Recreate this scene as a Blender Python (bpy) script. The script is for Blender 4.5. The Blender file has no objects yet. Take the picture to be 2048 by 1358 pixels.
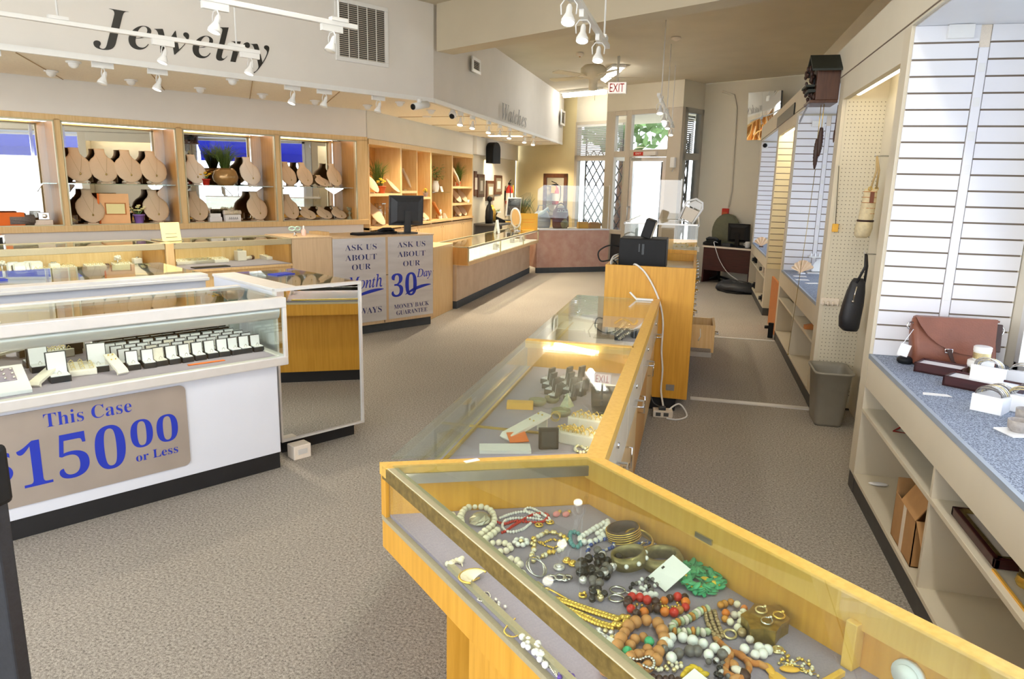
import bpy, math, random
from mathutils import Matrix, Vector
PI = math.pi
R = math.radians
rnd = random.Random(11)
sc = bpy.context.scene
COL = sc.collection

# ------------------------------------------------------------------ camera
_y, _p, _r = R(14.01), R(12.15), R(1.27)
_fw = Vector((-math.sin(_y)*math.cos(_p), math.cos(_y)*math.cos(_p), -math.sin(_p)))
_rt = Vector((math.cos(_y), math.sin(_y), 0))
_up = _rt.cross(_fw)
_rt2 = math.cos(_r)*_rt + math.sin(_r)*_up
_up2 = -math.sin(_r)*_rt + math.cos(_r)*_up
cd = bpy.data.cameras.new('camera')
cd.sensor_width = 36.0
cd.lens = 1431.0/2048*36
cd.clip_start = 0.05
cd.clip_end = 200
cam = bpy.data.objects.new('camera', cd)
COL.objects.link(cam)
cam.matrix_world = Matrix(((_rt2.x, _up2.x, -_fw.x, 0), (_rt2.y, _up2.y, -_fw.y, 0), (_rt2.z, _up2.z, -_fw.z, 1.6), (0, 0, 0, 1)))
sc.camera = cam

# ------------------------------------------------------------------ daylight and exposure
SKY = 2.0
LAMP = 1.1
sc.view_settings.view_transform = 'Standard'
sc.view_settings.look = 'None'
sc.view_settings.gamma = 1
sc.view_settings.use_curve_mapping = False
sc.view_settings.exposure = 1.27
wo = bpy.data.worlds.new('sky')
sc.world = wo
wo.use_nodes = True
_n = wo.node_tree.nodes
_bg = _n['Background']
_tc = _n.new('ShaderNodeTexCoord')
_sx = _n.new('ShaderNodeSeparateXYZ')
_cr = _n.new('ShaderNodeValToRGB')
_cr.color_ramp.elements[0].position = 0.0
_cr.color_ramp.elements[0].color = (0.90, 0.92, 0.96, 1)
_cr.color_ramp.elements[1].position = 0.6
_cr.color_ramp.elements[1].color = (0.86, 0.92, 1.0, 1)
wo.node_tree.links.new(_tc.outputs['Generated'], _sx.inputs[0])
wo.node_tree.links.new(_sx.outputs['Z'], _cr.inputs[0])
wo.node_tree.links.new(_cr.outputs[0], _bg.inputs['Color'])
_bg.inputs['Strength'].default_value = SKY
sc.cycles.transparent_max_bounces = 24
sc.cycles.max_bounces = 9
sc.cycles.glossy_bounces = 5
sc.cycles.diffuse_bounces = 5
sc.cycles.sample_clamp_indirect = 4.0
sc.cycles.caustics_reflective = False
sc.cycles.caustics_refractive = False

# ------------------------------------------------------------------ helpers: materials
def lin(h, k=1.0):
    h = h.lstrip('#')
    o = []
    for i in (0, 2, 4):
        c = int(h[i:i+2], 16)/255
        o.append((c/12.92 if c <= .04045 else ((c+.055)/1.055)**2.4)*k)
    return (o[0], o[1], o[2], 1)

def _new(name):
    m = bpy.data.materials.new(name)
    m.use_nodes = True
    nt = m.node_tree
    return m, nt, nt.nodes['Principled BSDF']

def _noise(nt, scale, detail=3, stretch=(1, 1, 1), rough=.5):
    tc = nt.nodes.new('ShaderNodeTexCoord')
    mp = nt.nodes.new('ShaderNodeMapping')
    mp.inputs['Scale'].default_value = stretch
    nz = nt.nodes.new('ShaderNodeTexNoise')
    nz.inputs['Scale'].default_value = scale
    nz.inputs['Detail'].default_value = detail
    nz.inputs['Roughness'].default_value = rough
    nt.links.new(tc.outputs['Object'], mp.inputs[0])
    nt.links.new(mp.outputs[0], nz.inputs['Vector'])
    return nz

def mat(name, col, rough=.5, metal=0.0, var=.06, scale=14, bump=0.0, stretch=(1, 1, 1), col2=None, lo=.3, hi=.7, sheen=0.0, trans=0.0, spec=None, detail=3, bscale=None):
    m, nt, b = _new(name)
    c = lin(col)
    nz = _noise(nt, scale, detail, stretch)
    rp = nt.nodes.new('ShaderNodeValToRGB')
    rp.color_ramp.elements[0].position = lo
    rp.color_ramp.elements[1].position = hi
    if col2:
        a, d = lin(col2), c
    else:
        a = tuple(min(1, x*(1-var)) for x in c[:3])+(1,)
        d = tuple(min(1, x*(1+var)) for x in c[:3])+(1,)
    rp.color_ramp.elements[0].color = a
    rp.color_ramp.elements[1].color = d
    nt.links.new(nz.outputs['Fac'], rp.inputs[0])
    nt.links.new(rp.outputs[0], b.inputs['Base Color'])
    b.inputs['Roughness'].default_value = rough
    b.inputs['Metallic'].default_value = metal
    if sheen: b.inputs['Sheen Weight'].default_value = sheen
    if spec is not None: b.inputs['Specular IOR Level'].default_value = spec
    if bump:
        bn = nt.nodes.new('ShaderNodeBump')
        bn.inputs['Strength'].default_value = bump
        bn.inputs['Distance'].default_value = .01
        src = nz
        if bscale: src = _noise(nt, bscale, 2, stretch)
        nt.links.new(src.outputs['Fac'], bn.inputs['Height'])
        nt.links.new(bn.outputs[0], b.inputs['Normal'])
    if trans:
        tl = nt.nodes.new('ShaderNodeBsdfTranslucent')
        tl.inputs['Color'].default_value = c
        mx = nt.nodes.new('ShaderNodeMixShader')
        mx.inputs[0].default_value = trans
        out = nt.nodes['Material Output']
        nt.links.new(b.outputs[0], mx.inputs[1])
        nt.links.new(tl.outputs[0], mx.inputs[2])
        nt.links.new(mx.outputs[0], out.inputs['Surface'])
    return m

def wood(name, c1, c2, rough=.35, grain=(26, 26, 1.6), scale=1.0):
    return mat(name, c1, rough, 0, scale=2.4*scale, stretch=grain, col2=c2, lo=.25, hi=.62, detail=5)

def glow(name, col, strength):
    m, nt, b = _new(name)
    b.inputs['Base Color'].default_value = lin(col)
    b.inputs['Emission Color'].default_value = lin(col)
    b.inputs['Emission Strength'].default_value = strength
    return m

def glass(name, tint='#fafdfb', base=.028, gain=.85, power=4.0):
    m, nt, b = _new(name)
    nt.nodes.remove(b)
    tr = nt.nodes.new('ShaderNodeBsdfTransparent')
    tr.inputs[0].default_value = lin(tint)
    gl = nt.nodes.new('ShaderNodeBsdfGlossy')
    gl.inputs['Roughness'].default_value = 0.0
    gl.inputs['Color'].default_value = (1, 1, 1, 1)
    lw = nt.nodes.new('ShaderNodeLayerWeight')
    lw.inputs['Blend'].default_value = .5
    pw = nt.nodes.new('ShaderNodeMath'); pw.operation = 'POWER'; pw.inputs[1].default_value = power
    ma = nt.nodes.new('ShaderNodeMath'); ma.operation = 'MULTIPLY_ADD'; ma.inputs[1].default_value = gain; ma.inputs[2].default_value = base
    nt.links.new(lw.outputs['Facing'], pw.inputs[0])
    nt.links.new(pw.outputs[0], ma.inputs[0])
    mx = nt.nodes.new('ShaderNodeMixShader')
    nt.links.new(ma.outputs[0], mx.inputs[0])
    nt.links.new(tr.outputs[0], mx.inputs[1])
    nt.links.new(gl.outputs[0], mx.inputs[2])
    nt.links.new(mx.outputs[0], nt.nodes['Material Output'].inputs['Surface'])
    return m

# ------------------------------------------------------------------ helpers: geometry
I4 = Matrix.Identity(4)
WF = Matrix.Rotation(R(-31), 4, 'Z')     # left wing of the shop: x = towards the room, y = along the wall
BF = Matrix.Rotation(R(47), 4, 'Z')      # angled display case by the camera

def xf(loc=(0, 0, 0), rz=0, rx=0, ry=0, s=1):
    sm = Matrix.Diagonal((s, s, s, 1)) if not isinstance(s, tuple) else Matrix.Diagonal((*s, 1))
    return Matrix.Translation(loc) @ Matrix.Rotation(rz, 4, 'Z') @ Matrix.Rotation(ry, 4, 'Y') @ Matrix.Rotation(rx, 4, 'X') @ sm

class MB:
    def __init__(s): s.v, s.f, s.sm = [], [], []
    def add(s, vs, fs, smooth=False, M=None):
        o = len(s.v)
        if M is not None: vs = [M @ Vector(p) for p in vs]
        s.v += [tuple(p) for p in vs]
        s.f += [tuple(i+o for i in f) for f in fs]
        s.sm += [smooth]*len(fs)
        return s
    def box(s, x0, x1, y0, y1, z0, z1, M=None):
        vs = [(x, y, z) for z in (z0, z1) for y in (y0, y1) for x in (x0, x1)]
        return s.add(vs, [(0, 2, 3, 1), (4, 5, 7, 6), (0, 1, 5, 4), (2, 6, 7, 3), (0, 4, 6, 2), (1, 3, 7, 5)], False, M)
    def prism(s, poly, d0, d1, ax='z', M=None, smooth=False):
        def mk(u, v, d): return {'z': (u, v, d), 'y': (u, d, v), 'x': (d, u, v)}[ax]
        n = len(poly)
        vs = [mk(u, v, d0) for u, v in poly]+[mk(u, v, d1) for u, v in poly]
        fs = [tuple(range(n-1, -1, -1)), tuple(range(n, 2*n))]
        if ax == 'y': fs = [tuple(range(n)), tuple(range(2*n-1, n-1, -1))]
        s.add(vs, fs, False, M)
        s.add(vs, [((i, (i+1) % n, n+(i+1) % n, n+i) if ax != 'y' else (i, n+i, n+(i+1) % n, (i+1) % n)) for i in range(n)], smooth, M)
        return s
    def tube(s, pts, r, n=8, closed=False, M=None, caps=True):
        P = [Vector(p) for p in pts]
        k = len(P)
        rs = r if isinstance(r, (list, tuple)) else [r]*k
        T = []
        for i in range(k):
            a = P[(i-1) % k] if (closed or i) else P[i]
            b = P[(i+1) % k] if (closed or i < k-1) else P[i]
            t = b-a
            T.append(t.normalized() if t.length > 1e-9 else Vector((0, 0, 1)))
        up = Vector((0, 0, 1)) if abs(T[0].z) < .9 else Vector((1, 0, 0))
        N = T[0].cross(up).normalized()
        vs = []
        for i in range(k):
            N = (N-T[i]*N.dot(T[i]))
            N = N.normalized() if N.length > 1e-6 else T[i].orthogonal().normalized()
            B = T[i].cross(N)
            vs += [P[i]+rs[i]*(math.cos(2*PI*j/n)*N+math.sin(2*PI*j/n)*B) for j in range(n)]
        fs = []
        for i in range(k if closed else k-1):
            a, b = i*n, ((i+1) % k)*n
            fs += [(a+j, a+(j+1) % n, b+(j+1) % n, b+j) for j in range(n)]
        if not closed and caps:
            fs += [tuple(range(n-1, -1, -1)), tuple(range((k-1)*n, k*n))]
        return s.add(vs, fs, True, M)
    def lathe(s, prof, n=20, M=None, smooth=True, cap=True):
        vs = []
        for r_, z_ in prof:
            vs += [(r_*math.cos(2*PI*j/n), r_*math.sin(2*PI*j/n), z_) for j in range(n)]
        fs = []
        for i in range(len(prof)-1):
            fs += [(i*n+j, i*n+(j+1) % n, (i+1)*n+(j+1) % n, (i+1)*n+j) for j in range(n)]
        s.add(vs, fs, smooth, M)
        if cap:
            k = len(prof)-1
            s.add(vs[:n], [tuple(range(n-1, -1, -1))], False, M)
            s.add(vs[k*n:], [tuple(range(n))], False, M)
        return s
    def ball(s, c, r, n=10, m=6, M=None):
        rx, ry, rz = r if isinstance(r, tuple) else (r, r, r)
        vs = [(c[0], c[1], c[2]-rz)]
        for i in range(1, m):
            a = -PI/2+PI*i/m
            vs += [(c[0]+rx*math.cos(a)*math.cos(2*PI*j/n), c[1]+ry*math.cos(a)*math.sin(2*PI*j/n), c[2]+rz*math.sin(a)) for j in range(n)]
        vs.append((c[0], c[1], c[2]+rz))
        fs = [(0, 1+(j+1) % n, 1+j) for j in range(n)]
        for i in range(m-2):
            a, b = 1+i*n, 1+(i+1)*n
            fs += [(a+j, a+(j+1) % n, b+(j+1) % n, b+j) for j in range(n)]
        t = len(vs)-1
        fs += [(t, 1+(m-2)*n+j, 1+(m-2)*n+(j+1) % n) for j in range(n)]
        return s.add(vs, fs, True, M)
    def sheet(s, fn, nu, nv, smooth=True, M=None, closed_u=False):
        vs = [fn(i/(nu if closed_u else nu-1), j/(nv-1)) for j in range(nv) for i in range(nu)]
        fs = []
        for j in range(nv-1):
            for i in range(nu if closed_u else nu-1):
                a, b = j*nu+i, j*nu+(i+1) % nu
                fs.append((a, b, b+nu, a+nu))
        return s.add(vs, fs, smooth, M)
    def rings(s, rings, smooth=True, M=None, caps=True):
        n = len(rings[0]); vs = [p for r_ in rings for p in r_]
        fs = []
        for i in range(len(rings)-1):
            fs += [(i*n+j, i*n+(j+1) % n, (i+1)*n+(j+1) % n, (i+1)*n+j) for j in range(n)]
        if caps: fs += [tuple(range(n-1, -1, -1)), tuple(range((len(rings)-1)*n, len(rings)*n))]
        return s.add(vs, fs, smooth, M)

def mesh_obj(name, mb, m, off=(0, 0, 0), bevel=0, parent=None):
    me = bpy.data.meshes.new(name)
    if any(off):
        vs = [(p[0]-off[0], p[1]-off[1], p[2]-off[2]) for p in mb.v]
    else: vs = mb.v
    me.from_pydata(vs, [], mb.f)
    me.polygons.foreach_set('use_smooth', mb.sm)
    me.materials.append(m)
    me.update()
    o = bpy.data.objects.new(name, me)
    COL.objects.link(o)
    if bevel:
        b = o.modifiers.new('bevel', 'BEVEL')
        b.width = bevel; b.segments = 2; b.limit_method = 'ANGLE'; b.angle_limit = R(40)
    if parent is not None: o.parent = parent
    return o

LABELS = {}
def tag(o, label, cat, group=None):
    o['label'] = label; o['category'] = cat
    if group: o['group'] = group
    LABELS.setdefault(label, []).append(o.name)
    return o

class Thing:
    """An Empty at the base of a thing; its parts are built in the coordinates of frame F."""
    def __init__(s, name, label, cat, base=(0, 0, 0), F=I4, group=None, rz=0):
        s.root = bpy.data.objects.new(name, None)
        s.root.empty_display_size = .05
        COL.objects.link(s.root)
        s.root.matrix_world = F @ Matrix.Translation(base) @ Matrix.Rotation(rz, 4, 'Z')
        s.base = base
        tag(s.root, label, cat, group)
    def part(s, name, mb, m, parent=None, bevel=0, label=None, loc=False):
        o = mesh_obj(name, mb, m, (0, 0, 0) if loc else s.base, bevel, parent or s.root)
        if label: o['label'] = label
        return o

def solo(name, mb, m, label, cat, base=(0, 0, 0), F=I4, group=None, bevel=0, loc=False, rz=0):
    o = mesh_obj(name, mb, m, (0, 0, 0) if loc else base, bevel)
    o.matrix_world = F @ Matrix.Translation(base) @ Matrix.Rotation(rz, 4, 'Z')
    return tag(o, label, cat, group)

def struct(name, mb, m, F=I4, parent=None, bevel=0):
    o = mesh_obj(name, mb, m, (0, 0, 0), bevel, parent)
    if parent is None:
        o.matrix_world = F
        o['kind'] = 'structure'
    return o

def dup(src, M, label, group=None):
    def cp(o, par):
        c = o.copy(); COL.objects.link(c)
        if par is not None: c.parent = par
        for ch in o.children: cp(ch, c)
        return c
    r_ = cp(src, None)
    r_.matrix_world = M
    LABELS.setdefault(label, []).append(r_.name)
    r_['label'] = label
    if group: r_['group'] = group
    return r_

class Proto:
    """First placing moves the source itself, later ones copy it."""
    def __init__(s, src): s.src, s.used = src, False
    def put(s, M, label, group=None):
        if not s.used:
            s.used = True
            r_ = s.src
            r_.matrix_world = M
            r_['label'] = label
            if group: r_['group'] = group
            return r_
        return dup(s.src, M, label, group)

def mt(t, st):
    o = ''
    U, L = {'b': (0x1D400, 0x1D41A), 'i': (0x1D434, 0x1D44E), 'bi': (0x1D468, 0x1D482), 'n': (65, 97)}[st]
    for c in t:
        if st == 'i' and c == 'h': o += '\u210e'
        elif c.isupper(): o += chr(U+ord(c)-65)
        elif c.islower(): o += chr(L+ord(c)-97)
        elif c.isdigit() and st != 'n': o += chr(0x1D7CE+ord(c)-48)
        else: o += c
    return o

def lettering(mb, text, st, M, w, h, depth=.002, off=0.0):
    """Flat serif lettering fitted to w x h, its lower left corner at M's origin, M's x along the line, M's y up."""
    c = bpy.data.curves.new('line', 'FONT')
    c.body = mt(text, st); c.offset = off; c.resolution_u = 6
    o = bpy.data.objects.new('line', c); COL.objects.link(o)
    dg = bpy.context.evaluated_depsgraph_get(); dg.update()
    me = bpy.data.meshes.new_from_object(o.evaluated_get(dg))
    vs = [v.co.copy() for v in me.vertices]
    fs = [tuple(p.vertices) for p in me.polygons]
    bpy.data.objects.remove(o); bpy.data.curves.remove(c); bpy.data.meshes.remove(me)
    x0, x1 = min(v.x for v in vs), max(v.x for v in vs)
    y0, y1 = min(v.y for v in vs), max(v.y for v in vs)
    n = len(vs)
    P = [((v.x-x0)/(x1-x0)*w, (v.y-y0)/(y1-y0)*h, depth) for v in vs]
    mb.add(P+[(p[0], p[1], 0) for p in P], fs, False, M)
    # side walls from the boundary edges give the letters their thickness
    cnt = {}
    for f in fs:
        for i in range(len(f)):
            e = (f[i], f[(i+1) % len(f)])
            cnt[e] = 1
    side = [(b, a, a+n, b+n) for (a, b) in cnt if (b, a) not in cnt]
    mb.add(P+[(p[0], p[1], 0) for p in P], side, False, M)

def frame_M(o, x, y):
    """Matrix with origin o, x axis x, y axis y."""
    x, y = Vector(x).normalized(), Vector(y).normalized()
    z = x.cross(y).normalized()
    y = z.cross(x)
    return Matrix(((x.x, y.x, z.x, o[0]), (x.y, y.y, z.y, o[1]), (x.z, y.z, z.z, o[2]), (0, 0, 0, 1)))

def lamp(name, kind, loc, power, col=(1, .86, .68), parent=None, size=.03, spot=None, blend=.5, rot=None):
    L = bpy.data.lights.new(name, kind)
    L.energy = power*LAMP; L.color = col
    if kind == 'SPOT':
        L.spot_size = R(spot); L.spot_blend = blend; L.shadow_soft_size = size
    elif kind == 'POINT': L.shadow_soft_size = size
    o = bpy.data.objects.new(name, L); COL.objects.link(o)
    o.location = loc
    if rot: o.rotation_euler = rot
    if parent is not None: o.parent = parent
    return o
# ------------------------------------------------------------------ materials
M_wall = mat('wall_paint', '#dcd7ce', .85, var=.02, scale=3, bump=.02, bscale=120)
M_wallw = mat('white_wall_paint', '#e6e2dc', .85, var=.02, scale=3)
M_wallr = mat('cream_wall_paint', '#ddd6c4', .8, var=.02, scale=3)
M_yellow = mat('warm_yellow_wall_paint', '#dfd0a2', .85, var=.04, scale=2)
M_ceil = mat('ceiling_paint', '#cdc4b0', .95, var=.04, scale=2)
M_beam = mat('beam_paint', '#cbc0a8', .9, var=.03, scale=2)
M_tile = mat('soffit_ceiling_tile', '#faf1e0', .95, var=.04, scale=60)
M_seam = mat('soffit_seam', '#b89f7c', .9)
M_black = mat('black_rubber_base', '#1c1b1c', .6, var=.15)
M_grey = mat('dark_grey_base', '#4d4c4a', .7, var=.1)
M_base = mat('blue_grey_base', '#3f454a', .7, var=.1)
def carpet():
    m, nt, b = _new('speckled_carpet')
    n1 = _noise(nt, 95, 2, (1, 1, 1), .7)
    n2 = _noise(nt, 330, 2, (1, 1, 1), .8)
    n3 = _noise(nt, .9, 2)
    ad = nt.nodes.new('ShaderNodeMath'); ad.operation = 'ADD'
    nt.links.new(n1.outputs['Fac'], ad.inputs[0]); nt.links.new(n2.outputs['Fac'], ad.inputs[1])
    rp = nt.nodes.new('ShaderNodeValToRGB')
    e = rp.color_ramp.elements
    e[0].position = .38; e[0].color = lin('#645f59')
    e[1].position = .62; e[1].color = lin('#d2cabf')
    x = e.new(.46); x.color = lin('#a0998f')
    x = e.new(.54); x.color = lin('#b3aca2')
    dv = nt.nodes.new('ShaderNodeMath'); dv.operation = 'MULTIPLY'; dv.inputs[1].default_value = .5
    nt.links.new(ad.outputs[0], dv.inputs[0]); nt.links.new(dv.outputs[0], rp.inputs[0])
    mx = nt.nodes.new('ShaderNodeMixRGB'); mx.blend_type = 'MULTIPLY'; mx.inputs[0].default_value = .25
    nt.links.new(rp.outputs[0], mx.inputs[1]); nt.links.new(n3.outputs['Fac'], mx.inputs[2])
    nt.links.new(mx.outputs[0], b.inputs['Base Color'])
    b.inputs['Roughness'].default_value = .95
    b.inputs['Specular IOR Level'].default_value = .1
    bn = nt.nodes.new('ShaderNodeBump'); bn.inputs['Strength'].default_value = .5; bn.inputs['Distance'].default_value = .006
    nt.links.new(n1.outputs['Fac'], bn.inputs['Height']); nt.links.new(bn.outputs[0], b.inputs['Normal'])
    return m
M_carpet = carpet()
M_oak = wood('honey_oak', '#dba23a', '#ca912a', .38)
M_oakl = wood('honey_oak_lacquered_edge', '#e8bd60', '#dcac4c', .3)
M_maple = wood('maple_veneer', '#e4c48e', '#d8b278', .4)
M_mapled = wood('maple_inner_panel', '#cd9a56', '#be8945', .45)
M_mapleg = wood('greyed_maple_laminate', '#dcc09a', '#d0b28c', .5)
M_whitelam = mat('white_laminate', '#e3e6ee', .35, var=.02, scale=4)
M_cream = mat('cream_laminate', '#d9d0bb', .5, var=.025, scale=4)
M_slat = mat('white_slat_laminate', '#eeeef2', .35, var=.015, scale=5)
M_slatc = mat('cream_slat_laminate', '#ecdfb8', .4, var=.02, scale=5)
M_groove = mat('slat_groove', '#7d6f60', .7)
M_alu = mat('satin_aluminium', '#c9c8c4', .3, 1.0, var=.05, scale=40)
M_aluw = mat('white_aluminium', '#e6e4e0', .35, .35, var=.03)
M_brass = mat('brushed_brass_rail', '#c4ba98', .35, .45, var=.06, scale=60, stretch=(1, 12, 1))
M_chrome = mat('chrome', '#d8d8d8', .08, 1.0, var=.02)
M_gold = mat('gold', '#f2cc62', .25, .7, var=.08, scale=120)
M_goldl = mat('pale_gold', '#ead9a4', .28, .8, var=.1, scale=160)
M_silver = mat('silver', '#d6d3cd', .2, 1.0, var=.08, scale=160)
M_antique = mat('antique_brass', '#ab9458', .3, .8, var=.25, scale=60)
M_felt = mat('lavender_felt', '#9a8fa0', .95, var=.06, scale=220, sheen=.3, bump=.1)
M_feltd = mat('purple_felt', '#7a7084', .95, var=.06, scale=220, sheen=.3)
M_glass = glass('clear_glass')
M_glassg = glass('green_edged_glass', '#f5fbf8', .028)
M_glasss = glass('door_glass', '#f4f8fa', .04)
M_acryl = glass('acrylic', '#f4f4f0', .07)
def mirror():
    m, nt, b = _new('mirror')
    b.inputs['Base Color'].default_value = (.86, .87, .85, 1)
    b.inputs['Metallic'].default_value = 1; b.inputs['Roughness'].default_value = .01
    return m
M_mirror = mirror()
M_linen = mat('beige_linen', '#dcc4a4', .9, var=.05, scale=260, bump=.08)
M_linenp = mat('pale_linen', '#e9ddcc', .9, var=.05, scale=260, bump=.08)
M_leath = mat('cream_leatherette', '#f1ebde', .6, var=.03, scale=90)
M_whitep = mat('white_paper', '#f3f2ee', .8, var=.01)
M_white = mat('white_plastic', '#ececea', .35, var=.02)
M_blackp = mat('black_plastic', '#19191a', .5, var=.1, spec=.25)
M_darkgp = mat('charcoal_plastic', '#33373c', .4, var=.1)
M_screen = mat('dark_screen_glass', '#14181c', .12, var=.05)
M_blackl = mat('black_leatherette', '#22242a', .5, var=.15, scale=90, bump=.1)
M_ringbox = mat('black_ring_box', '#22272c', .4, var=.1, scale=60)
M_satin = mat('white_satin', '#f1f2f4', .6, var=.02)
M_leather = mat('brown_leather', '#7f4c39', .42, var=.14, scale=9, bump=.12, bscale=140)
M_leatherd = mat('dark_brown_leather', '#3c241d', .5, var=.15, scale=30)
M_canvas = mat('quilted_cream_canvas', '#d8cba8', .85, var=.1, scale=40, bump=.3)
M_bluec = mat('blue_speckled_counter', '#a9b5c8', .7, col2='#525c6e', scale=230, lo=.40, hi=.60, detail=4)
M_edge = mat('blue_grey_counter_edge', '#9aa6b4', .4, var=.05)
M_blue = mat('royal_blue_vinyl', '#1f35b0', .5, var=.04)
M_ink = mat('dark_blue_vinyl', '#2b3470', .5, var=.04)
M_inkb = mat('black_letter', '#26241f', .5, var=.08)
M_inkg = mat('grey_letter', '#8a8782', .5, var=.08)
M_taupe = mat('taupe_metallic_sign', '#b0a498', .42, .3, var=.06, scale=5)
M_silvs = mat('brushed_silver_sign', '#d6d6d8', .4, .35, var=.08, scale=3, stretch=(1, 1, 6))
M_red = mat('red_paint', '#c22a1c', .45, var=.08)
M_orange = mat('orange_card', '#ee7526', .7, var=.03)
M_peach = mat('peach_card', '#f2bd84', .7, var=.03)
M_yellowc = mat('yellow_card', '#f0b94c', .75, var=.03)
M_paley = mat('pale_yellow_paper', '#f3e8a8', .8, var=.02)
M_pink = mat('pink_mottled_laminate', '#c9a596', .5, col2='#bd9282', scale=7, lo=.35, hi=.65, detail=4)
M_taupew = mat('taupe_laminate', '#cfb79c', .5, col2='#c4a98c', scale=6, lo=.35, hi=.65, detail=4)
M_doorf = mat('door_frame_paint', '#c6bba9', .5, var=.03, scale=3)
M_doorg = mat('grey_window_frame', '#a9a69c', .5, var=.04, scale=3)
M_gate = mat('folding_gate_steel', '#4a4b50', .5, .5, var=.1)
M_blind = mat('blind_slat', '#aeb0b4', .5, var=.03)
M_card = mat('cardboard', '#b88d5c', .85, var=.05, scale=20)
M_cardi = mat('cardboard_inner', '#a57a4a', .9, var=.05, scale=20)
M_bin = mat('grey_bin_plastic', '#8d887c', .45, var=.04)
M_peg = mat('pegboard', '#d9d2bd', .7, var=.02, scale=6)
M_hole = mat('peg_hole', '#5a5446', .9)
M_mahog = mat('dark_mahogany', '#43191a', .35, col2='#331213', scale=3, stretch=(1.5, 20, 20), lo=.3, hi=.6)
M_walnut = mat('walnut', '#5a3520', .4, col2='#482817', scale=3, stretch=(20, 20, 2), lo=.3, hi=.6)
M_dkgreen = mat('dark_green_roof_paint', '#272c26', .6, var=.2, scale=40)
M_grass = mat('grass_blade', '#5f7a34', .6, var=.25, scale=30)
M_leaf = mat('leaf_green', '#6c8a4c', .6, var=.3, scale=30)
M_leafd = mat('dark_leaf', '#4a6238', .6, var=.3, scale=30)
M_terra = mat('terracotta', '#c45a2e', .6, var=.06)
M_bronzep = mat('bronze_glaze', '#a98552', .18, .35, var=.15, scale=9)
M_stone = mat('grey_green_stone', '#8d8a6c', .55, var=.2, scale=30, bump=.3)
M_refl = mat('silver_reflector', '#d6d6d4', .32, .45, var=.03)
M_bronzec = mat('olive_bronze', '#8c8054', .4, .55, var=.3, scale=70)
M_smoky = mat('smoky_crystal', '#b5ac94', .12, .25, var=.3, scale=50)
M_tan = mat('tan_suede', '#c07a40', .85, var=.06)
M_lampw = glow('lamp_lens', '#fff2dc', 2.6)
M_lampo = mat('unlit_lamp_lens', '#f2eee4', .3)
M_fluor = glow('fluorescent_tube', '#fffaf0', 9)
M_fillc = glow('fill_tube', '#fff8ec', 22)  # strong glow, only for the added fill fixture over the aisle
M_fluorw = glow('case_tube', '#fff2d8', 3.6)
M_exit = glow('exit_sign_face', '#fff4ee', .3)
# ------------------------------------------------------------------ the room
def wfp(a, s):
    v = WF @ Vector((a, s, 0)); return (v.x, v.y)

HC = 3.465      # ceiling
HS = 2.485      # underside of the left soffit
BK = 12.0       # back wall, measured in the left wing's direction
struct('floor', MB().prism([(-9.6, -2.2), (1.62, -2.2), (1.62, 13.03), (-4.1, 16.46), (-4.5, 16.7), (-9.6, 16.7)], -.1, 0), M_carpet)
struct('ceiling', MB().prism([(-9.6, -2.2), (1.66, -2.2), (1.66, 13.0), (-4.5, 16.7), (-9.6, 16.7)], HC, HC+.12), M_ceil)
struct('beam', MB().box(-6.40, -1.25, 5.154, 5.395, 2.99, HC), M_beam, WF)

# left wing wall (above and below the showcases) and the wall over the bookcases
struct('wall_left', MB().box(-8.06, -7.95, -1.2, 5.27, 2.15, HS).box(-8.06, -7.95, -1.2, 5.20, 0, 1.07).box(-8.06, -7.95, -1.2, .25, 1.07, 2.15), M_wallw, WF)
struct('wall_left_shelves', MB().box(-4.6, -4.1, 8.64, 13.12, 2.145, HS).box(-4.6, -4.52, 8.64, 13.12, 0, 2.145), M_wallw)
struct('wall_left_rear', MB().box(-4.3, -4.1, 13.13, 16.42, 0, 2.15), M_wallr)
struct('trim_left_rear', MB().box(-4.3, -4.03, 13.13, 16.34, 2.15, HS), M_wallw)
c0 = wfp(-6.43, 5.137)
sof = [wfp(-6.43, -1.2), c0, (c0[0], 15.55), (-4.1, 16.3), (-4.1, 8.62), wfp(-7.95, -1.2)]
struct('soffit', MB().prism(sof, HS, HC), M_wallw)
inn = [wfp(-6.50, -1.1), (c0[0]-.07, 7.80), (c0[0]-.07, 15.5), (-4.0, 16.2), (-4.02, 8.63), wfp(-7.93, -1.1)]
tp = struct('soffit_panel', MB().prism(inn, HS-.012, HS-.001), M_tile)
sm = MB()
for s in (-.6, .3, 1.2, 2.1, 3.0, 3.9):
    a0 = wfp(-6.52, s+.12); a1 = wfp(-7.92, s+.75)
    sm.tube([(a0[0], a0[1], HS-.014), (a1[0], a1[1], HS-.014)], .005, 5)
for y in (9.3, 10.6, 11.9, 13.2, 14.5):
    sm.tube([(-2.92, y, HS-.014), (-4.0, y+.1, HS-.014)], .005, 5)
struct('soffit_seam', sm, M_seam, parent=tp)
struct('trim_1', MB().box(-6.445, -6.418, -1.2, 5.135, HS-.02, HS+.025), M_white, WF)
struct('trim_2', MB().box(c0[0]-.012, c0[0]+.012, c0[1], 15.5, HS-.02, HS+.025), M_white)

# back wall, warm on the left, cream behind the desk
_wx0 = (-10.224, 12, 2.916)[0]
_vx0, _vx1 = -8.885, -7.21
struct('wall_back_left', MB().box(-12.0, _wx0, BK, BK+.12, 0, HC), M_yellow, WF)
struct('wall_back_middle', MB().box(_wx0, _vx0, BK, BK+.12, 2.93, HC).box(_wx0, _vx0, BK, BK+.12, 0, .35), M_wallr, WF)
struct('wall_back_right', MB().box(_vx1-.02, -5.15, BK, BK+.12, 0, HC), M_wallr, WF)
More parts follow.
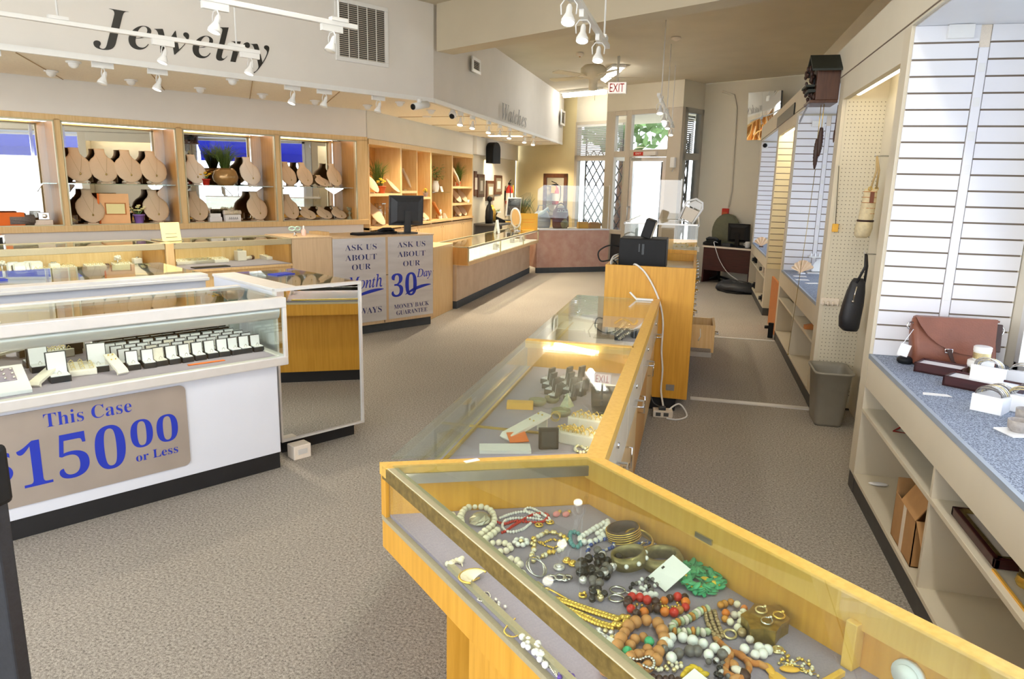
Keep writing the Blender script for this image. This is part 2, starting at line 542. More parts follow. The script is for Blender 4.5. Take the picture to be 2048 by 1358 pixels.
# the boxed-out entrance: header and corner post
struct('wall_entrance', MB().box(_vx0, _vx1, 11.31, 11.43, 3.013, HC).box(_vx1-.12, _vx1, 11.43, BK, 3.013, HC).box(_vx0, _vx0+.12, 11.43, BK, 3.013, HC), M_wallr, WF)

def pane(name, a0, a1, s, z0, z1, par):
    return struct(name, MB().box(a0, a1, s-.004, s+.004, z0, z1), M_glasss, parent=par)

# window beside the entrance
w = struct('window_1', MB().box(_wx0, _wx0+.07, BK-.02, BK+.1, .35, 2.93).box(_vx0-.06, _vx0, BK-.02, BK+.1, .35, 2.93).box(_wx0, _vx0, BK-.02, BK+.1, 2.87, 2.93).box(_wx0, _vx0, BK-.02, BK+.1, 2.14, 2.25).box(_wx0, _vx0, BK-.02, BK+.1, .30, .40), M_doorf, WF)
pane('window_pane', _wx0+.07, _vx0-.06, BK+.04, .4, 2.14, w)
pane('window_pane', _wx0+.07, _vx0-.06, BK+.04, 2.25, 2.87, w)

# entrance front: sidelight, door, transom
_e = lambda x, y: None
v0 = (-8.673, 11.31, 2.303)[0]
v1 = (-8.414, 11.31, 2.299)[0]
v2 = (-8.299, 11.31, 2.639)[0]
v3 = (-7.49, 11.31, 2.611)[0]
S0, S1 = 11.31, 11.41
w = struct('door_1', MB().box(_vx0, v0, S0, S1, 0, 3.013).box(v1, v2, S0, S1, 0, 3.013).box(v3, _vx1, S0, S1, 0, 3.013).box(v0, v1, S0, S1, 2.93, 3.013).box(v2, v3, S0, S1, 2.93, 3.013)
           .box(v0, v1, S0, S1, 2.17, 2.28).box(v2, v3, S0, S1, 2.17, 2.30).box(v0, v1, S0, S1, .72, .80).box(v0, v1, S0, S1, 0, .12), M_doorf, WF, bevel=.006)
pane('door_sidelight', v0, v1, S0+.05, .8, 2.17, w)
pane('door_sidelight', v0, v1, S0+.05, 2.28, 2.93, w)
pane('door_transom_pane', v2, v3, S0+.05, 2.30, 2.93, w)
struct('door_panel', MB().box(v0, v1, S0+.04, S0+.06, .12, .72), M_darkgp, parent=w)
dl = struct('door_leaf', MB().box(v2+.01, v2+.07, S0+.02, S0+.07, .02, 2.16).box(v3-.08, v3-.01, S0+.02, S0+.07, .02, 2.16).box(v2+.07, v3-.08, S0+.02, S0+.07, 2.09, 2.16).box(v2+.07, v3-.08, S0+.02, S0+.07, .02, .25), M_aluw, parent=w)
struct('door_pane', MB().box(v2+.07, v3-.08, S0+.04, S0+.05, .25, 2.09), M_glasss, parent=dl)
struct('door_handle', MB().tube([(v2+.04, S0+.02, .95), (v2+.04, S0-.05, .95), (v2+.04, S0-.05, 1.25), (v2+.04, S0+.02, 1.25)], .012, 8), M_alu, parent=dl)
struct('door_closer', MB().box(v2+.35, v2+.62, S0-.07, S0, 2.19, 2.26).tube([(v2+.5, S0-.05, 2.18), (v2+.25, S0-.12, 2.17), (v2+.1, S0-.02, 2.16)], .01, 6), M_aluw, parent=w)

# entrance flank, right: a tall window with a transom
_r0, _r1 = 11.41, BK
w = struct('window_2', MB().box(_vx1-.1, _vx1+.012, _r0, _r0+.07, .3, 3.013).box(_vx1-.1, _vx1+.012, _r1-.09, _r1, .3, 3.013).box(_vx1-.1, _vx1+.012, _r0, _r1, 2.93, 3.013).box(_vx1-.1, _vx1+.012, _r0, _r1, 2.12, 2.24).box(_vx1-.1, _vx1+.012, _r0, _r1, 0, .36), M_doorg, WF)
struct('window_pane', MB().box(_vx1-.05, _vx1-.042, _r0+.07, _r1-.09, .36, 2.12), M_glasss, parent=w)
struct('window_pane', MB().box(_vx1-.05, _vx1-.042, _r0+.07, _r1-.09, 2.24, 2.93), M_glasss, parent=w)
w = struct('window_3', MB().box(_vx0, _vx0+.1, _r0, _r0+.07, .3, 3.013).box(_vx0, _vx0+.1, _r1-.09, _r1, .3, 3.013).box(_vx0, _vx0+.1, _r0, _r1, 2.12, 2.24).box(_vx0, _vx0+.1, _r0, _r1, 0, .36), M_doorf, WF)

# right-hand wall: show windows between short partitions, a boxed soffit over them
XR = 1.55
wr = MB()
wr.box(XR, XR+.1, -2.2, 12.95, 2.39, HC)
wr.box(XR, XR+.1, -2.2, 12.95, 0, .77)
for y0, y1 in ((3.86, 5.86), (7.98, 10.02), (12.36, 12.95), (.55, .72)):
    wr.box(XR, XR+.1, y0, y1, .77, 2.39)
struct('wall_right', wr, M_wallr)
struct('soffit_right', MB().box(.93, XR, -2.2, 12.62, 2.385, 2.61), M_wallr)
struct('soffit_right_panel', MB().box(.95, XR, -2.2, 3.99, 2.379, 2.385).box(.95, XR, 5.78, 8.12, 2.379, 2.385).box(.95, XR, 9.96, 12.49, 2.379, 2.385), M_whitelam)  # underside whitened so its colour stands in for missing light in the bays
struct('soffit_right_header', MB().box(.93, .97, 4.12, 5.62, 2.235, 2.385).box(.93, .97, 8.25, 9.8, 2.28, 2.385), M_wallr)
struct('soffit_right_joint', MB().box(.926, .93, -2.2, 12.6, 2.396, 2.402), M_groove)
for i, (y0, y1) in enumerate(((.72, 3.86), (5.86, 7.98), (10.02, 12.36), (-2.2, .55))):
    f = MB().box(XR-.01, XR+.08, y0, y0+.05, .77, 2.39).box(XR-.01, XR+.08, y1-.05, y1, .77, 2.39).box(XR-.01, XR+.08, y0, y1, .77, .82).box(XR-.01, XR+.08, y0, y1, 2.34, 2.39)
    if i < 2: f.box(XR-.01, XR+.08, (y0+y1)/2-.025, (y0+y1)/2+.025, .77, 2.39)
    w = struct('window_%d' % (i+4), f, M_aluw)
    struct('window_pane', MB().box(XR+.03, XR+.038, y0+.05, y1-.05, .82, 2.34), M_glasss, parent=w)
for y0, y1, x1 in ((3.995, 4.12, XR), (5.62, 5.77, XR), (8.13, 8.25, XR), (9.80, 9.95, XR), (12.5, 12.62, XR)):
    struct('partition', MB().box(.93, x1, y0, y1, .1, 2.385), M_cream)
    struct('partition_base', MB().box(.935, x1, y0+.004, y1-.004, 0, .1), M_grey)
struct('wall_right_recess', MB().box(1.22, 1.27, 4.12, 5.62, 0, 2.385).box(1.22, 1.27, 8.25, 9.80, 0, 2.385), M_wallr)
# floor joints in the aisle
struct('floor_strip', MB().box(.06, .93, 5.53, 5.60, 0, .008), M_aluw)
struct('floor_strip', MB().box(.06, .93, 8.09, 8.13, 0, .006), M_aluw)

# ------------------------------------------------------------------ outside the windows
M_pave = mat('pavement', '#c8c6c0', .9, var=.05, scale=2)
struct('ground', MB().prism([(-60, -40), (60, -40), (60, 70), (-60, 70)], -.3, -.101), M_pave)
struct('porch_ceiling', MB().box(-10.6, -5.6, 12.14, 13.9, 3.02, 3.12), M_beam, WF)
M_awn = mat('royal_blue_awning', '#1430c8', .7, var=.03, trans=.4)
for i, (y0, y1) in enumerate(((.6, 3.95), (5.8, 8.05), (9.95, 12.4))):
    poly = [(XR+.12, 2.62), (XR+1.15, 2.16), (XR+1.15, 1.98), (XR+1.17, 1.98), (XR+1.17, 2.18), (XR+.12, 2.66)]
    lab = ['blue canvas awning outside the show window nearest the camera', 'blue canvas awning outside the second show window, past the pegboard recess', 'blue canvas awning outside the farthest show window'][i]
    solo('window_awning', MB().prism(poly, y0, y1, 'y'), M_awn, lab, 'awning', (XR+.12, y0, 2.62), group='blue awnings outside the show windows')

def lattice(p0, p1, z0, z1, n, dy, name, label, F=WF):
    """folding security gate: crossing flat bars between p0 and p1"""
    m = MB()
    a, b = Vector((*p0, 0)), Vector((*p1, 0))
    d = (b-a)/n
    hz = dy
    k = int((z1-z0)/hz)
    for i in range(n):
        for j in range(k):
            q0 = a+d*i; q1 = a+d*(i+1)
            za, zb = z0+j*hz, z0+(j+1)*hz
            m.tube([(q0.x, q0.y, za), (q1.x, q1.y, zb)], .015, 4)
            m.tube([(q0.x, q0.y+.012, zb), (q1.x, q1.y+.012, za)], .015, 4)
    T = Thing(name, label, 'gate', (a.x, a.y, z0), F, 'folding gates behind the glass')
    T.part('lattice', m, M_gate)
    T.part('end_post', MB().box(a.x-.015, a.x+.015, a.y-.01, a.y+.01, 0, z1).box(b.x-.015, b.x+.015, b.y-.01, b.y+.01, 0, z1), M_gate)
lattice((_wx0+.12, BK+.22), (_vx0-.05, BK+.22), .4, 2.6, 6, .28, 'folding_gate', 'grey folding lattice gate behind the window left of the entrance')
lattice(((v2+v3)/2-.02, S0+.52), (v3+.06, S0+.52), .3, 2.1, 4, .32, 'folding_gate', 'grey folding lattice gate seen through the glass entrance door')
lattice((_vx1-.22, _r0+.06), (_vx1-.22, _r1-.05), .4, 2.6, 4, .30, 'folding_gate', 'dark folding lattice gate behind the window right of the entrance')

def blind(a0, a1, s0, s1, z0, z1, label):
    m = MB(); n = int((z1-z0)/.035)
    for i in range(n):
        z = z0+i*(z1-z0)/n
        if s0 == s1: m.box(a0, a1, s0-.004, s0+.004, z, z+.024)
        else: m.box(a0-.004, a0+.004, s0, s1, z, z+.022)
    T = Thing('venetian_blind', label, 'blind', (a0, s0, z0), WF, 'venetian blinds')
    T.part('slat_stack', m, M_blind)
    if s0 == s1: T.part('head_rail', MB().box(a0, a1, s0-.02, s0+.02, z1, z1+.04), M_aluw)
    else: T.part('head_rail', MB().box(a0-.02, a0+.02, s0, s1, z1, z1+.04), M_aluw)
blind(_wx0+.08, _vx0-.07, BK-.05, BK-.05, 2.26, 2.82, 'grey venetian blind in the upper pane of the window left of the entrance')
blind(_vx1-.12, _vx1-.12, _r0+.08, _r1-.1, 2.26, 2.86, 'white venetian blind in the upper pane of the window right of the entrance')

def tree(x, y, h, r, label):
    T = Thing('street_tree', label, 'tree', (x, y, -.1), I4, 'trees outside the entrance')
    T.part('trunk', MB().tube([(x, y, -.1), (x+.05, y, h*.5), (x, y+.1, h*.8)], [.14, .11, .05], 10), M_walnut)
    m = MB()
    for i in range(520):
        a, b, q = rnd.uniform(0, 2*PI), rnd.uniform(-1, 1), rnd.random()**.4
        c = Vector((x+r*q*math.cos(a)*math.sqrt(1-b*b), y+r*q*math.sin(a)*math.sqrt(1-b*b), h+r*.75*q*b))
        u = Vector((rnd.uniform(-1, 1), rnd.uniform(-1, 1), rnd.uniform(-1, 1))).normalized()*rnd.uniform(.14, .26)
        v_ = u.orthogonal().normalized()*.11
        m.add([c-u, c+v_, c+u, c-v_], [(0, 1, 2, 3)])
    T.part('crown', m, M_leaf)
tree(-2.0, 19.2, 3.6, 1.5, 'green leafy tree seen through the entrance transom')
tree(1.6, 20.5, 3.8, 1.6, 'green leafy tree seen through the window right of the entrance')
# ------------------------------------------------------------------ small things used in many places
def wtext(mb, text, st, a, s0, s1, z0, z1, off=0.0, d=.0015):
    lettering(mb, text, st, frame_M((a, s0, z0), (0, 1, 0), (0, 0, 1)), s1-s0, z1-z0, d, off)

def hoop(c, r, n=14, tilt=0, yaw=0, sq=1.0):
    m = xf(c, yaw, tilt)
    return [tuple(m @ Vector((r*math.cos(2*PI*i/n), r*sq*math.sin(2*PI*i/n), 0))) for i in range(n)]

def ring_box(w, d, hb, hl, bm=None, wm=None, name='ring_box'):
    """open hinged box facing +x"""
    t = Thing(name, 'x', 'ring box')
    t.part('base', MB().box(-d/2, d/2, -w/2, w/2, 0, hb), bm or M_ringbox, bevel=.002)
    M = xf((-d/2, 0, hb), ry=-.12)
    t.part('lid', MB().box(-.012, .004, -w/2, w/2, 0, hl, M), bm or M_ringbox, bevel=.002)
    t.part('lid_lining', MB().box(.003, .007, -w/2+.004, w/2-.004, .003, hl-.004, M), wm or M_satin)
    t.part('cushion', MB().box(-d/2+.006, d/2-.004, -w/2+.004, w/2-.004, hb-.004, hb+.004), wm or M_satin)
    t.part('ring', MB().tube(hoop((.004, 0, hb+.009), .0075, 10, PI/2, PI/2), .0014, 5, True).ball((.004, 0, hb+.018), .003, 6, 4), M_silver)
    del LABELS['x']
    return t.root

def bust(h=.33, w=.30, lean=.11, m=None, chain=True):
    """necklace bust facing +x, leaning back"""
    t = Thing('necklace_bust', 'x', 'necklace bust')
    prof = [(0, .10, .03), (.06, .46, .05), (.16, .78, .075), (.30, .96, .09), (.45, 1.0, .10), (.58, .93, .105), (.68, .74, .11), (.76, .48, .12), (.84, .36, .13), (.93, .34, .14), (1.0, .36, .14)]
    rg = []
    for v, hw, tk in prof:
        cx = lean*(.55-v)*1.25
        hw2 = hw*w/2
        row = []
        for j in range(22):
            a = 2*PI*j/22
            bul = .55*tk*(1-abs(v-.45))
            x = cx+(bul if math.cos(a) > 0 else tk*.8)*math.cos(a)*h*1.5
            row.append((x, hw2*math.sin(a), h*v+.012))
        rg.append(row)
    body = t.part('bust_form', MB().rings(rg), m or M_linen)
    t.part('foot', MB().box(-.05*h/.33, .07*h/.33, -.05, .05, 0, .014).box(-.02, .0, -.02, .02, .01, h*.25), m or M_linen)
    if chain:
        pts = []
        for i in range(15):
            u = -1+2*i/14
            v = .80-.52*(1-abs(u)**1.3)
            cx = lean*(.55-v)*1.25
            pts.append((cx+.085*h*1.5*(1-.35*u*u)*.62+.012, u*w*.19, h*v+.012))
        mid = pts[7]
        t.part('necklace', MB().tube(pts, .0009, 4).ball((mid[0]+.006, mid[1], mid[2]-.012), (.006, .009, .012), 8, 5), M_antique)
    del LABELS['x']
    return t.root

P_bust = Proto(bust(w=.265))
P_bustw = Proto(bust(w=.265, m=M_linenp))
P_low = Proto(bust(h=.17, w=.26, lean=.16))
P_ramp = Proto(bust(h=.30, w=.17, lean=.26, m=M_linen, chain=False))

def at(F, p, rz=0, s=1.0):
    return F @ xf(p, rz, s=s)

# ------------------------------------------------------------------ white display case with the price sign
t = Thing('display_case', 'white glass-topped display case with black base and $150 price sign', 'display case', (-3.86, .5, 0), WF)
t.part('cabinet', MB().box(-4.12, -3.622, -.9, 1.79, .095, .62), M_whitelam, bevel=.004)
t.part('kick_plate', MB().box(-4.10, -3.63, -.9, 1.785, 0, .095), M_black)
t.part('deck_trim', MB().box(-3.60, -3.555, -.9, 1.828, .612, .662).box(-4.14, -3.60, 1.785, 1.828, .612, .662), M_aluw, bevel=.006)
t.part('deck', MB().box(-4.13, -3.60, -.9, 1.79, .62, .655), M_felt)
t.part('front_glass', MB().box(-3.574, -3.568, -.9, 1.81, .66, .935), M_glass)
t.part('end_glass', MB().box(-4.12, -3.57, 1.812, 1.818, .66, .975), M_glass)
t.part('top_glass', MB().box(-4.12, -3.595, -.9, 1.815, .975, .982), M_glassg)
t.part('top_rail', MB().box(-3.60, -3.553, -.9, 1.828, .93, .986), M_aluw, bevel=.005)
hs = [(-3.60, .94), (-3.578, .94), (-3.579, .90), (-3.588, .876), (-3.605, .864), (-3.63, .872), (-3.64, .90), (-3.64, .94)]
lh = t.part('light_housing', MB().prism(hs, -.9, 1.80, 'y', smooth=True), M_refl)
t.part('light_tube', MB().tube([(-3.66, -.88, .915), (-3.66, 1.78, .915)], .012, 10), M_fluorw, parent=lh)
t.part('corner_post', MB().box(-3.578, -3.556, 1.806, 1.828, .655, .94), M_aluw, bevel=.003)
sd = t.part('sliding_door', MB().box(-4.135, -4.125, -.9, .62, .66, .97).box(-4.125, -4.115, .58, 1.81, .66, .97), M_mirror, label='mirrored sliding doors')
t.part('door_track', MB().box(-4.15, -4.105, -.9, 1.825, .962, .987), M_aluw)

sg = MB()
r_ = .03
def rrect(x0, x1, y0, y1, r_, n=5):
    o = []
    for cx, cy, a0 in ((x1-r_, y1-r_, 0), (x0+r_, y1-r_, PI/2), (x0+r_, y0+r_, PI), (x1-r_, y0+r_, 1.5*PI)):
        o += [(cx+r_*math.cos(a0+PI/2*i/n), cy+r_*math.sin(a0+PI/2*i/n)) for i in range(n+1)]
    return o
t = Thing('price_sign', 'taupe price sign with blue lettering on the white case front', 'sign', (-3.62, .75, .15), WF)
t.part('plate', MB().prism(rrect(.16, 1.29, .157, .583, .03), -3.621, -3.613, 'x'), M_taupe)
L = MB()
def pxs(q0, q1): return q0[1], q1[1]
q = [(-3.612, 0.672, 0.494), (-3.612, 1.035, 0.489), (-3.612, 0.719, 0.556), (-3.612, 1.009, 0.559)]
wtext(L, 'This Case', 'b', -3.613, q[0][1], q[1][1], q[0][2]+.002, q[2][2]+.004, -.008)
q = [(-3.612, 0.557, 0.234), (-3.612, 0.993, 0.206), (-3.612, 0.768, 0.446)]
wtext(L, '150', 'b', -3.613, q[0][1], q[1][1], q[0][2]+.0, q[2][2]+.005, -.006)
q = [(-3.612, 0.456, 0.253), (-3.612, 0.537, 0.292), (-3.612, 0.508, 0.43)]
wtext(L, '$', 'b', -3.613, q[0][1], q[1][1], q[0][2]+.01, q[2][2], -.006)
q = [(-3.612, 1.019, 0.304), (-3.612, 1.24, 0.297), (-3.612, 1.113, 0.444)]
wtext(L, '00', 'b', -3.613, q[0][1], q[1][1], q[0][2]+.003, q[2][2]+.005, -.008)
q = [(-3.612, 1.034, 0.236), (-3.612, 1.232, 0.223), (-3.612, 1.146, 0.277)]
wtext(L, 'or Less', 'b', -3.613, q[0][1], q[1][1], q[0][2]+.002, q[2][2]+.004, -.006)
t.part('lettering', L, M_blue)

# rows of open ring boxes on its deck
P_box = Proto(ring_box(.058, .055, .028, .062))
P_boxc = Proto(ring_box(.058, .055, .028, .062, wm=M_leath))
ORD = ['first', 'second', 'third', 'fourth', 'fifth', 'sixth', 'seventh', 'eighth', 'ninth', 'tenth', 'eleventh', 'twelfth']
ROWN = ['front row', 'second row', 'third row', 'back row']
for row in range(4):
    n = 11
    for k in range(n):
        s = 1.765-.0645*k-.012*row+rnd.uniform(-.004, .004)
        a = -3.80-.082*row+rnd.uniform(-.005, .005)
        crm = (row, k) in ((0, 8), (1, 8), (2, 6), (1, 5))
        lab = ('open black ring box with %s lining, %s from the case end in the %s' % ('cream' if crm else 'white', ORD[k], ROWN[row])).replace('first from the case end', 'nearest the case end')
        (P_boxc if crm else P_box).put(at(WF, (a, s, .655), rnd.uniform(-.12, .05)), lab, 'ring boxes in rows in the white case')
P_bigbox = Proto(ring_box(.085, .07, .03, .105, name='pendant_box'))
for (p, lab) in zip([(-4.145, 0.654, 0.655), (-4.049, 0.768, 0.655), (-3.79, 0.79, 0.655), (-4.19, 0.919, 0.655), (-3.873, 0.978, 0.655), (-4.122, 1.07, 0.655)], ['at the far left beside the ring frame', 'behind the long earring ramp', 'between the earring ramp and ring tray', 'tallest one behind the ring tray', 'right beside the ring tray', 'standing behind the short earring ramp']):
    P_bigbox.put(at(WF, (min(p[0], -3.68), p[1], .655), rnd.uniform(-.15, .15)), 'open black pendant box with white lining, '+lab, 'pendant boxes in the white case')

def ramp_strip(name, label, p, ln, w, h, rz, F=WF, m=None):
    """leatherette strip that rises from a rolled front end"""
    t = Thing(name, label, 'jewelry ramp', p, F, None, rz)
    pr = [(ln*.5, 0), (ln*.5+.012, .012), (ln*.5, .026), (-ln*.5, h), (-ln*.5-.004, h-.006), (-ln*.5+.006, h-.012), (ln*.46, .014), (ln*.46, 0)]
    t.part('strip', MB().prism(pr, -w/2, w/2, 'y'), m or M_leath, bevel=.002, loc=True)
    t.part('prop', MB().box(-ln*.42, -ln*.40, -w/2, w/2, 0, h*.9), m or M_leath, loc=True)
    e = MB()
    for i in range(4):
        for j in (-1, 1):
            u = -ln*.35+ln*.22*i
            e.ball((u, j*w*.2, h*(.5-u/ln)*.98+.012), .004, 6, 4)
    t.part('earring', e, M_gold, loc=True)
    return t
p = (-3.79, 0.749, 0.655)
ramp_strip('earring_ramp', 'long cream earring ramp lying diagonally in the white case', (p[0]-.03, p[1], .655), .20, .05, .075, -.75)
p = (-3.752, 1.033, 0.655)
ramp_strip('earring_ramp', 'short cream earring ramp standing beside the ring box rows', (p[0]-.04, p[1]+.0, .655), .13, .05, .085, .15)
def ring_tray(label, p, w, d, F=WF, rz=0, nr=4, nc=3, h=.03, m=None, rm=None, group=None, cat='ring tray'):
    t = Thing('ring_tray', label, cat, p, F, group, rz)
    t.part('cushion', MB().prism([(-d/2, 0), (d/2, 0), (d/2, h), (-d/2, h+.015)], -w/2, w/2, 'y'), m or M_leath, bevel=.006, loc=True)
    e = MB()
    for i in range(nr):
        for j in range(nc):
            x = -d/2+d*(i+.5)/nr; y = -w/2+w*(j+.5)/nc
            z = h+.0075-.015*x/d
            e.tube(hoop((x, y, z+.004), .009, 9, PI/2, rnd.uniform(-.3, .3)+PI/2), .002, 4, True)
            e.ball((x, y, z+.014), .004, 6, 4)
    t.part('ring', e, rm or M_goldl, loc=True)
    return t
p = (-3.857, 0.907, 0.655)
ring_tray('cream ring tray with rows of gold rings, middle of the white case', (p[0]-.03, p[1], .655), .115, .14, rz=-.15)
p = (-3.682, 0.562, 0.655)
t = Thing('earring_stand', 'white tilted frame holding earring cards at the left of the white case', 'earring stand', (p[0]-.06, p[1], .655), WF)
t.part('frame', MB().prism([(.09, 0), (.09, .02), (-.07, .10), (-.08, .10), (-.08, 0)], -.10, .09, 'y'), M_white, bevel=.004, loc=True)
Mx = xf((-.01, 0, .069), ry=.46)
t.part('card', MB().box(-.05, .04, -.07, .05, 0, .004, Mx), M_felt, loc=True)
e = MB()
for i in range(3):
    for j in range(4): e.ball(tuple(Mx @ Vector((-.035+.03*i, -.055+.032*j, .008))), .006, 7, 5)
t.part('earring', e, M_silver, loc=True)
p = (-3.724, 1.446, 0.655)
L = MB().box(-.012, .012, -.10, .085, 0, .003)
solo('shelf_sign', L, M_orange, 'orange paper strip lying before the ring box rows', 'strip', (-3.70, p[1], .656), WF, loc=True, rz=-.06)

# ------------------------------------------------------------------ mirror-ended side case and the rear case of the island
t = Thing('display_case', 'aluminium-framed glass case with a mirrored end panel', 'display case', (-4.5, 2.15, 0), WF)
S0, S1, A0, A1 = 1.90, 2.42, -4.62, -3.80
t.part('cabinet', MB().box(A0, A1, S0, S1, .09, .66), M_whitelam)
t.part('kick_plate', MB().box(A0, A1-.03, S0, S1-.02, 0, .09), M_black)
t.part('mirror_panel', MB().box(A1+.01, A1+.022, S0-.02, S1+.01, .098, .985), M_mirror, label='tall mirror panel closing the case end')
t.part('end_frame', MB().box(A1, A1+.032, S0-.03, S0-.018, .09, 1.0).box(A1, A1+.032, S1+.006, S1+.02, .09, 1.0).box(A1, A1+.036, S0-.03, S1+.02, .985, 1.003).box(A1, A1+.032, S0-.03, S1+.02, .088, .1), M_aluw)
t.part('deck', MB().box(A0, A1, S0, S1, .66, .69), M_felt)
t.part('top_glass', MB().box(A0, A1, S0+.12, S1+.015, .993, 1.0), M_glassg)
t.part('side_glass', MB().box(A0, A1, S1+.004, S1+.01, .69, .995), M_glassg)
t.part('top_plank', MB().box(A0, A1, S0-.03, S0+.12, .985, 1.003), M_aluw, bevel=.003)
t.part('inner_wall', MB().box(A0, A1, S0-.02, S0-.01, .66, .99), M_whitelam)
t.part('case_rail', MB().box(A0, A0+.015, S0, S1, .69, .99).box(A0+.3, A0+.312, S1, S1+.014, .69, .99), M_aluw)
for i, p in enumerate([(-6.132, 3.174, 0.69), (-6.114, 3.322, 0.69), (-6.152, 3.522, 0.69), (-6.255, 3.782, 0.69)]):
    P_low.put(at(WF, (-4.5+.18*i, 2.20, .69), .9, .75), 'small beige necklace bust inside the mirrored case, %s from its mirror end' % ['fourth', 'third', 'second', 'nearest'][i].replace('nearest', 'first'), 'busts inside the mirrored case')
solo('folder', MB().box(-.05, .05, -.08, .06, 0, .006), M_blue, 'flat blue folder on top of the mirrored glass case', 'folder', (-4.35, 2.22, 1.001), WF, loc=True, rz=.2)

q = (-3.798, 1.946, 0)
t = Thing('outlet_box', 'white outlet box on the floor at the foot of the mirror panel', 'outlet box', (-3.71, q[1], 0), WF)
t.part('body', MB().box(-.04, .045, -.055, .055, 0, .085), M_linenp, bevel=.005, loc=True)
t.part('socket', MB().box(.045, .047, -.03, .03, .03, .06), M_aluw, loc=True)
t = Thing('display_case', 'white rear case of the island with sliding door rails', 'display case', (-5.2, .5, 0), WF)
t.part('cabinet', MB().box(-5.56, -4.70, -.9, 1.86, .09, .66), M_whitelam)
t.part('kick_plate', MB().box(-5.54, -4.72, -.9, 1.86, 0, .09), M_black)
t.part('deck', MB().box(-5.55, -4.74, -.9, 1.86, .66, .68), M_felt)
t.part('sliding_door', MB().box(-4.70, -4.69, -.9, .55, .66, .95).box(-4.715, -4.705, .5, 1.86, .66, .95), M_whitelam)
t.part('door_rail', MB().box(-4.80, -4.68, -.9, 1.87, .95, .995).box(-4.675, -4.66, -.9, 1.87, .955, .975).box(-4.68, -4.655, .50, .56, .66, .95), M_aluw, bevel=.003)
t.part('top_glass', MB().box(-5.56, -4.80, -.9, 1.87, .985, .992), M_glassg)
t.part('front_glass', MB().box(-5.56, -5.55, -.9, 1.87, .68, .985), M_glass)
t.part('light_tube', MB().tube([(-4.84, -.8, .955), (-4.84, 1.8, .955)], .012, 8), M_fluorw)
for i, (a, s) in enumerate(((-5.05, .62), (-5.05, .86), (-5.2, 1.1), (-5.0, 1.35), (-5.2, 1.55))):
    ring_tray('white ring tray inside the rear island case, %s from the left' % ORD[i], (a, s, .68), .14, .12, rz=PI, group='trays in the rear island case')
solo('paper_folder', MB().box(-.04, .04, -.10, .10, 0, .008), M_blue, 'blue flat folder on the rear island case glass', 'folder', (-5.05, .74, .993), WF, loc=True, rz=.1)
solo('paper_folder', MB().box(-.05, .05, -.10, .10, 0, .008), M_red, 'red card on the rear island case beside the blue folder', 'card', (-5.22, .70, .993), WF, loc=True)

# ------------------------------------------------------------------ maple display cases in front of the left wall
def maple_case(label, s0, s1):
    t = Thing('display_case', label, 'display case', (-6.7, (s0+s1)/2, 0), WF)
    A, Bk = -6.43, -6.98
    t.part('cabinet', MB().box(Bk, A-.03, s0, s1, .1, .79), M_maple)
    t.part('kick_plate', MB().box(Bk+.02, A-.06, s0, s1, 0, .1), M_black)
    t.part('deck_edge', MB().box(Bk, A, s0, s1, .79, .812), M_maple)
    t.part('deck', MB().box(Bk+.02, A-.01, s0+.01, s1-.01, .812, .818), M_felt)
    t.part('back_panel', MB().box(Bk, Bk+.02, s0, s1, .812, 1.03), M_maple)
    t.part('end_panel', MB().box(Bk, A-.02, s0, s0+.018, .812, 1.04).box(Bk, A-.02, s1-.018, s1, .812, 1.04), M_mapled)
    t.part('front_glass', MB().box(A-.008, A-.002, s0, s1, .815, 1.0), M_glass)
    t.part('top_glass', MB().box(Bk+.02, A-.03, s0, s1, 1.043, 1.05), M_glassg)
    fr = t.part('top_frame', MB().box(A-.04, A, s0, s1, 1.0, 1.052).box(Bk, Bk+.03, s0, s1, 1.03, 1.052).box(Bk, A, s0, s0+.02, 1.036, 1.053).box(Bk, A, s1-.02, s1, 1.036, 1.053), M_brass, bevel=.003)
    t.part('light_tube', MB().tube([(A-.055, s0+.05, 1.015), (A-.055, s1-.05, 1.015)], .009, 8), M_fluorw, parent=fr)
    return t
maple_case('long maple glass case before the mirrored showcases, left of the post', -.6, 2.22)
maple_case('shorter maple glass case with brass rails, left of the reception panel', 2.29, 3.39)
solo('case_post', MB().box(-6.60, -6.42, 2.222, 2.288, .1, 1.05), M_maple, 'maple post standing between the two maple glass cases', 'post', (-6.5, 2.25, .1), WF)

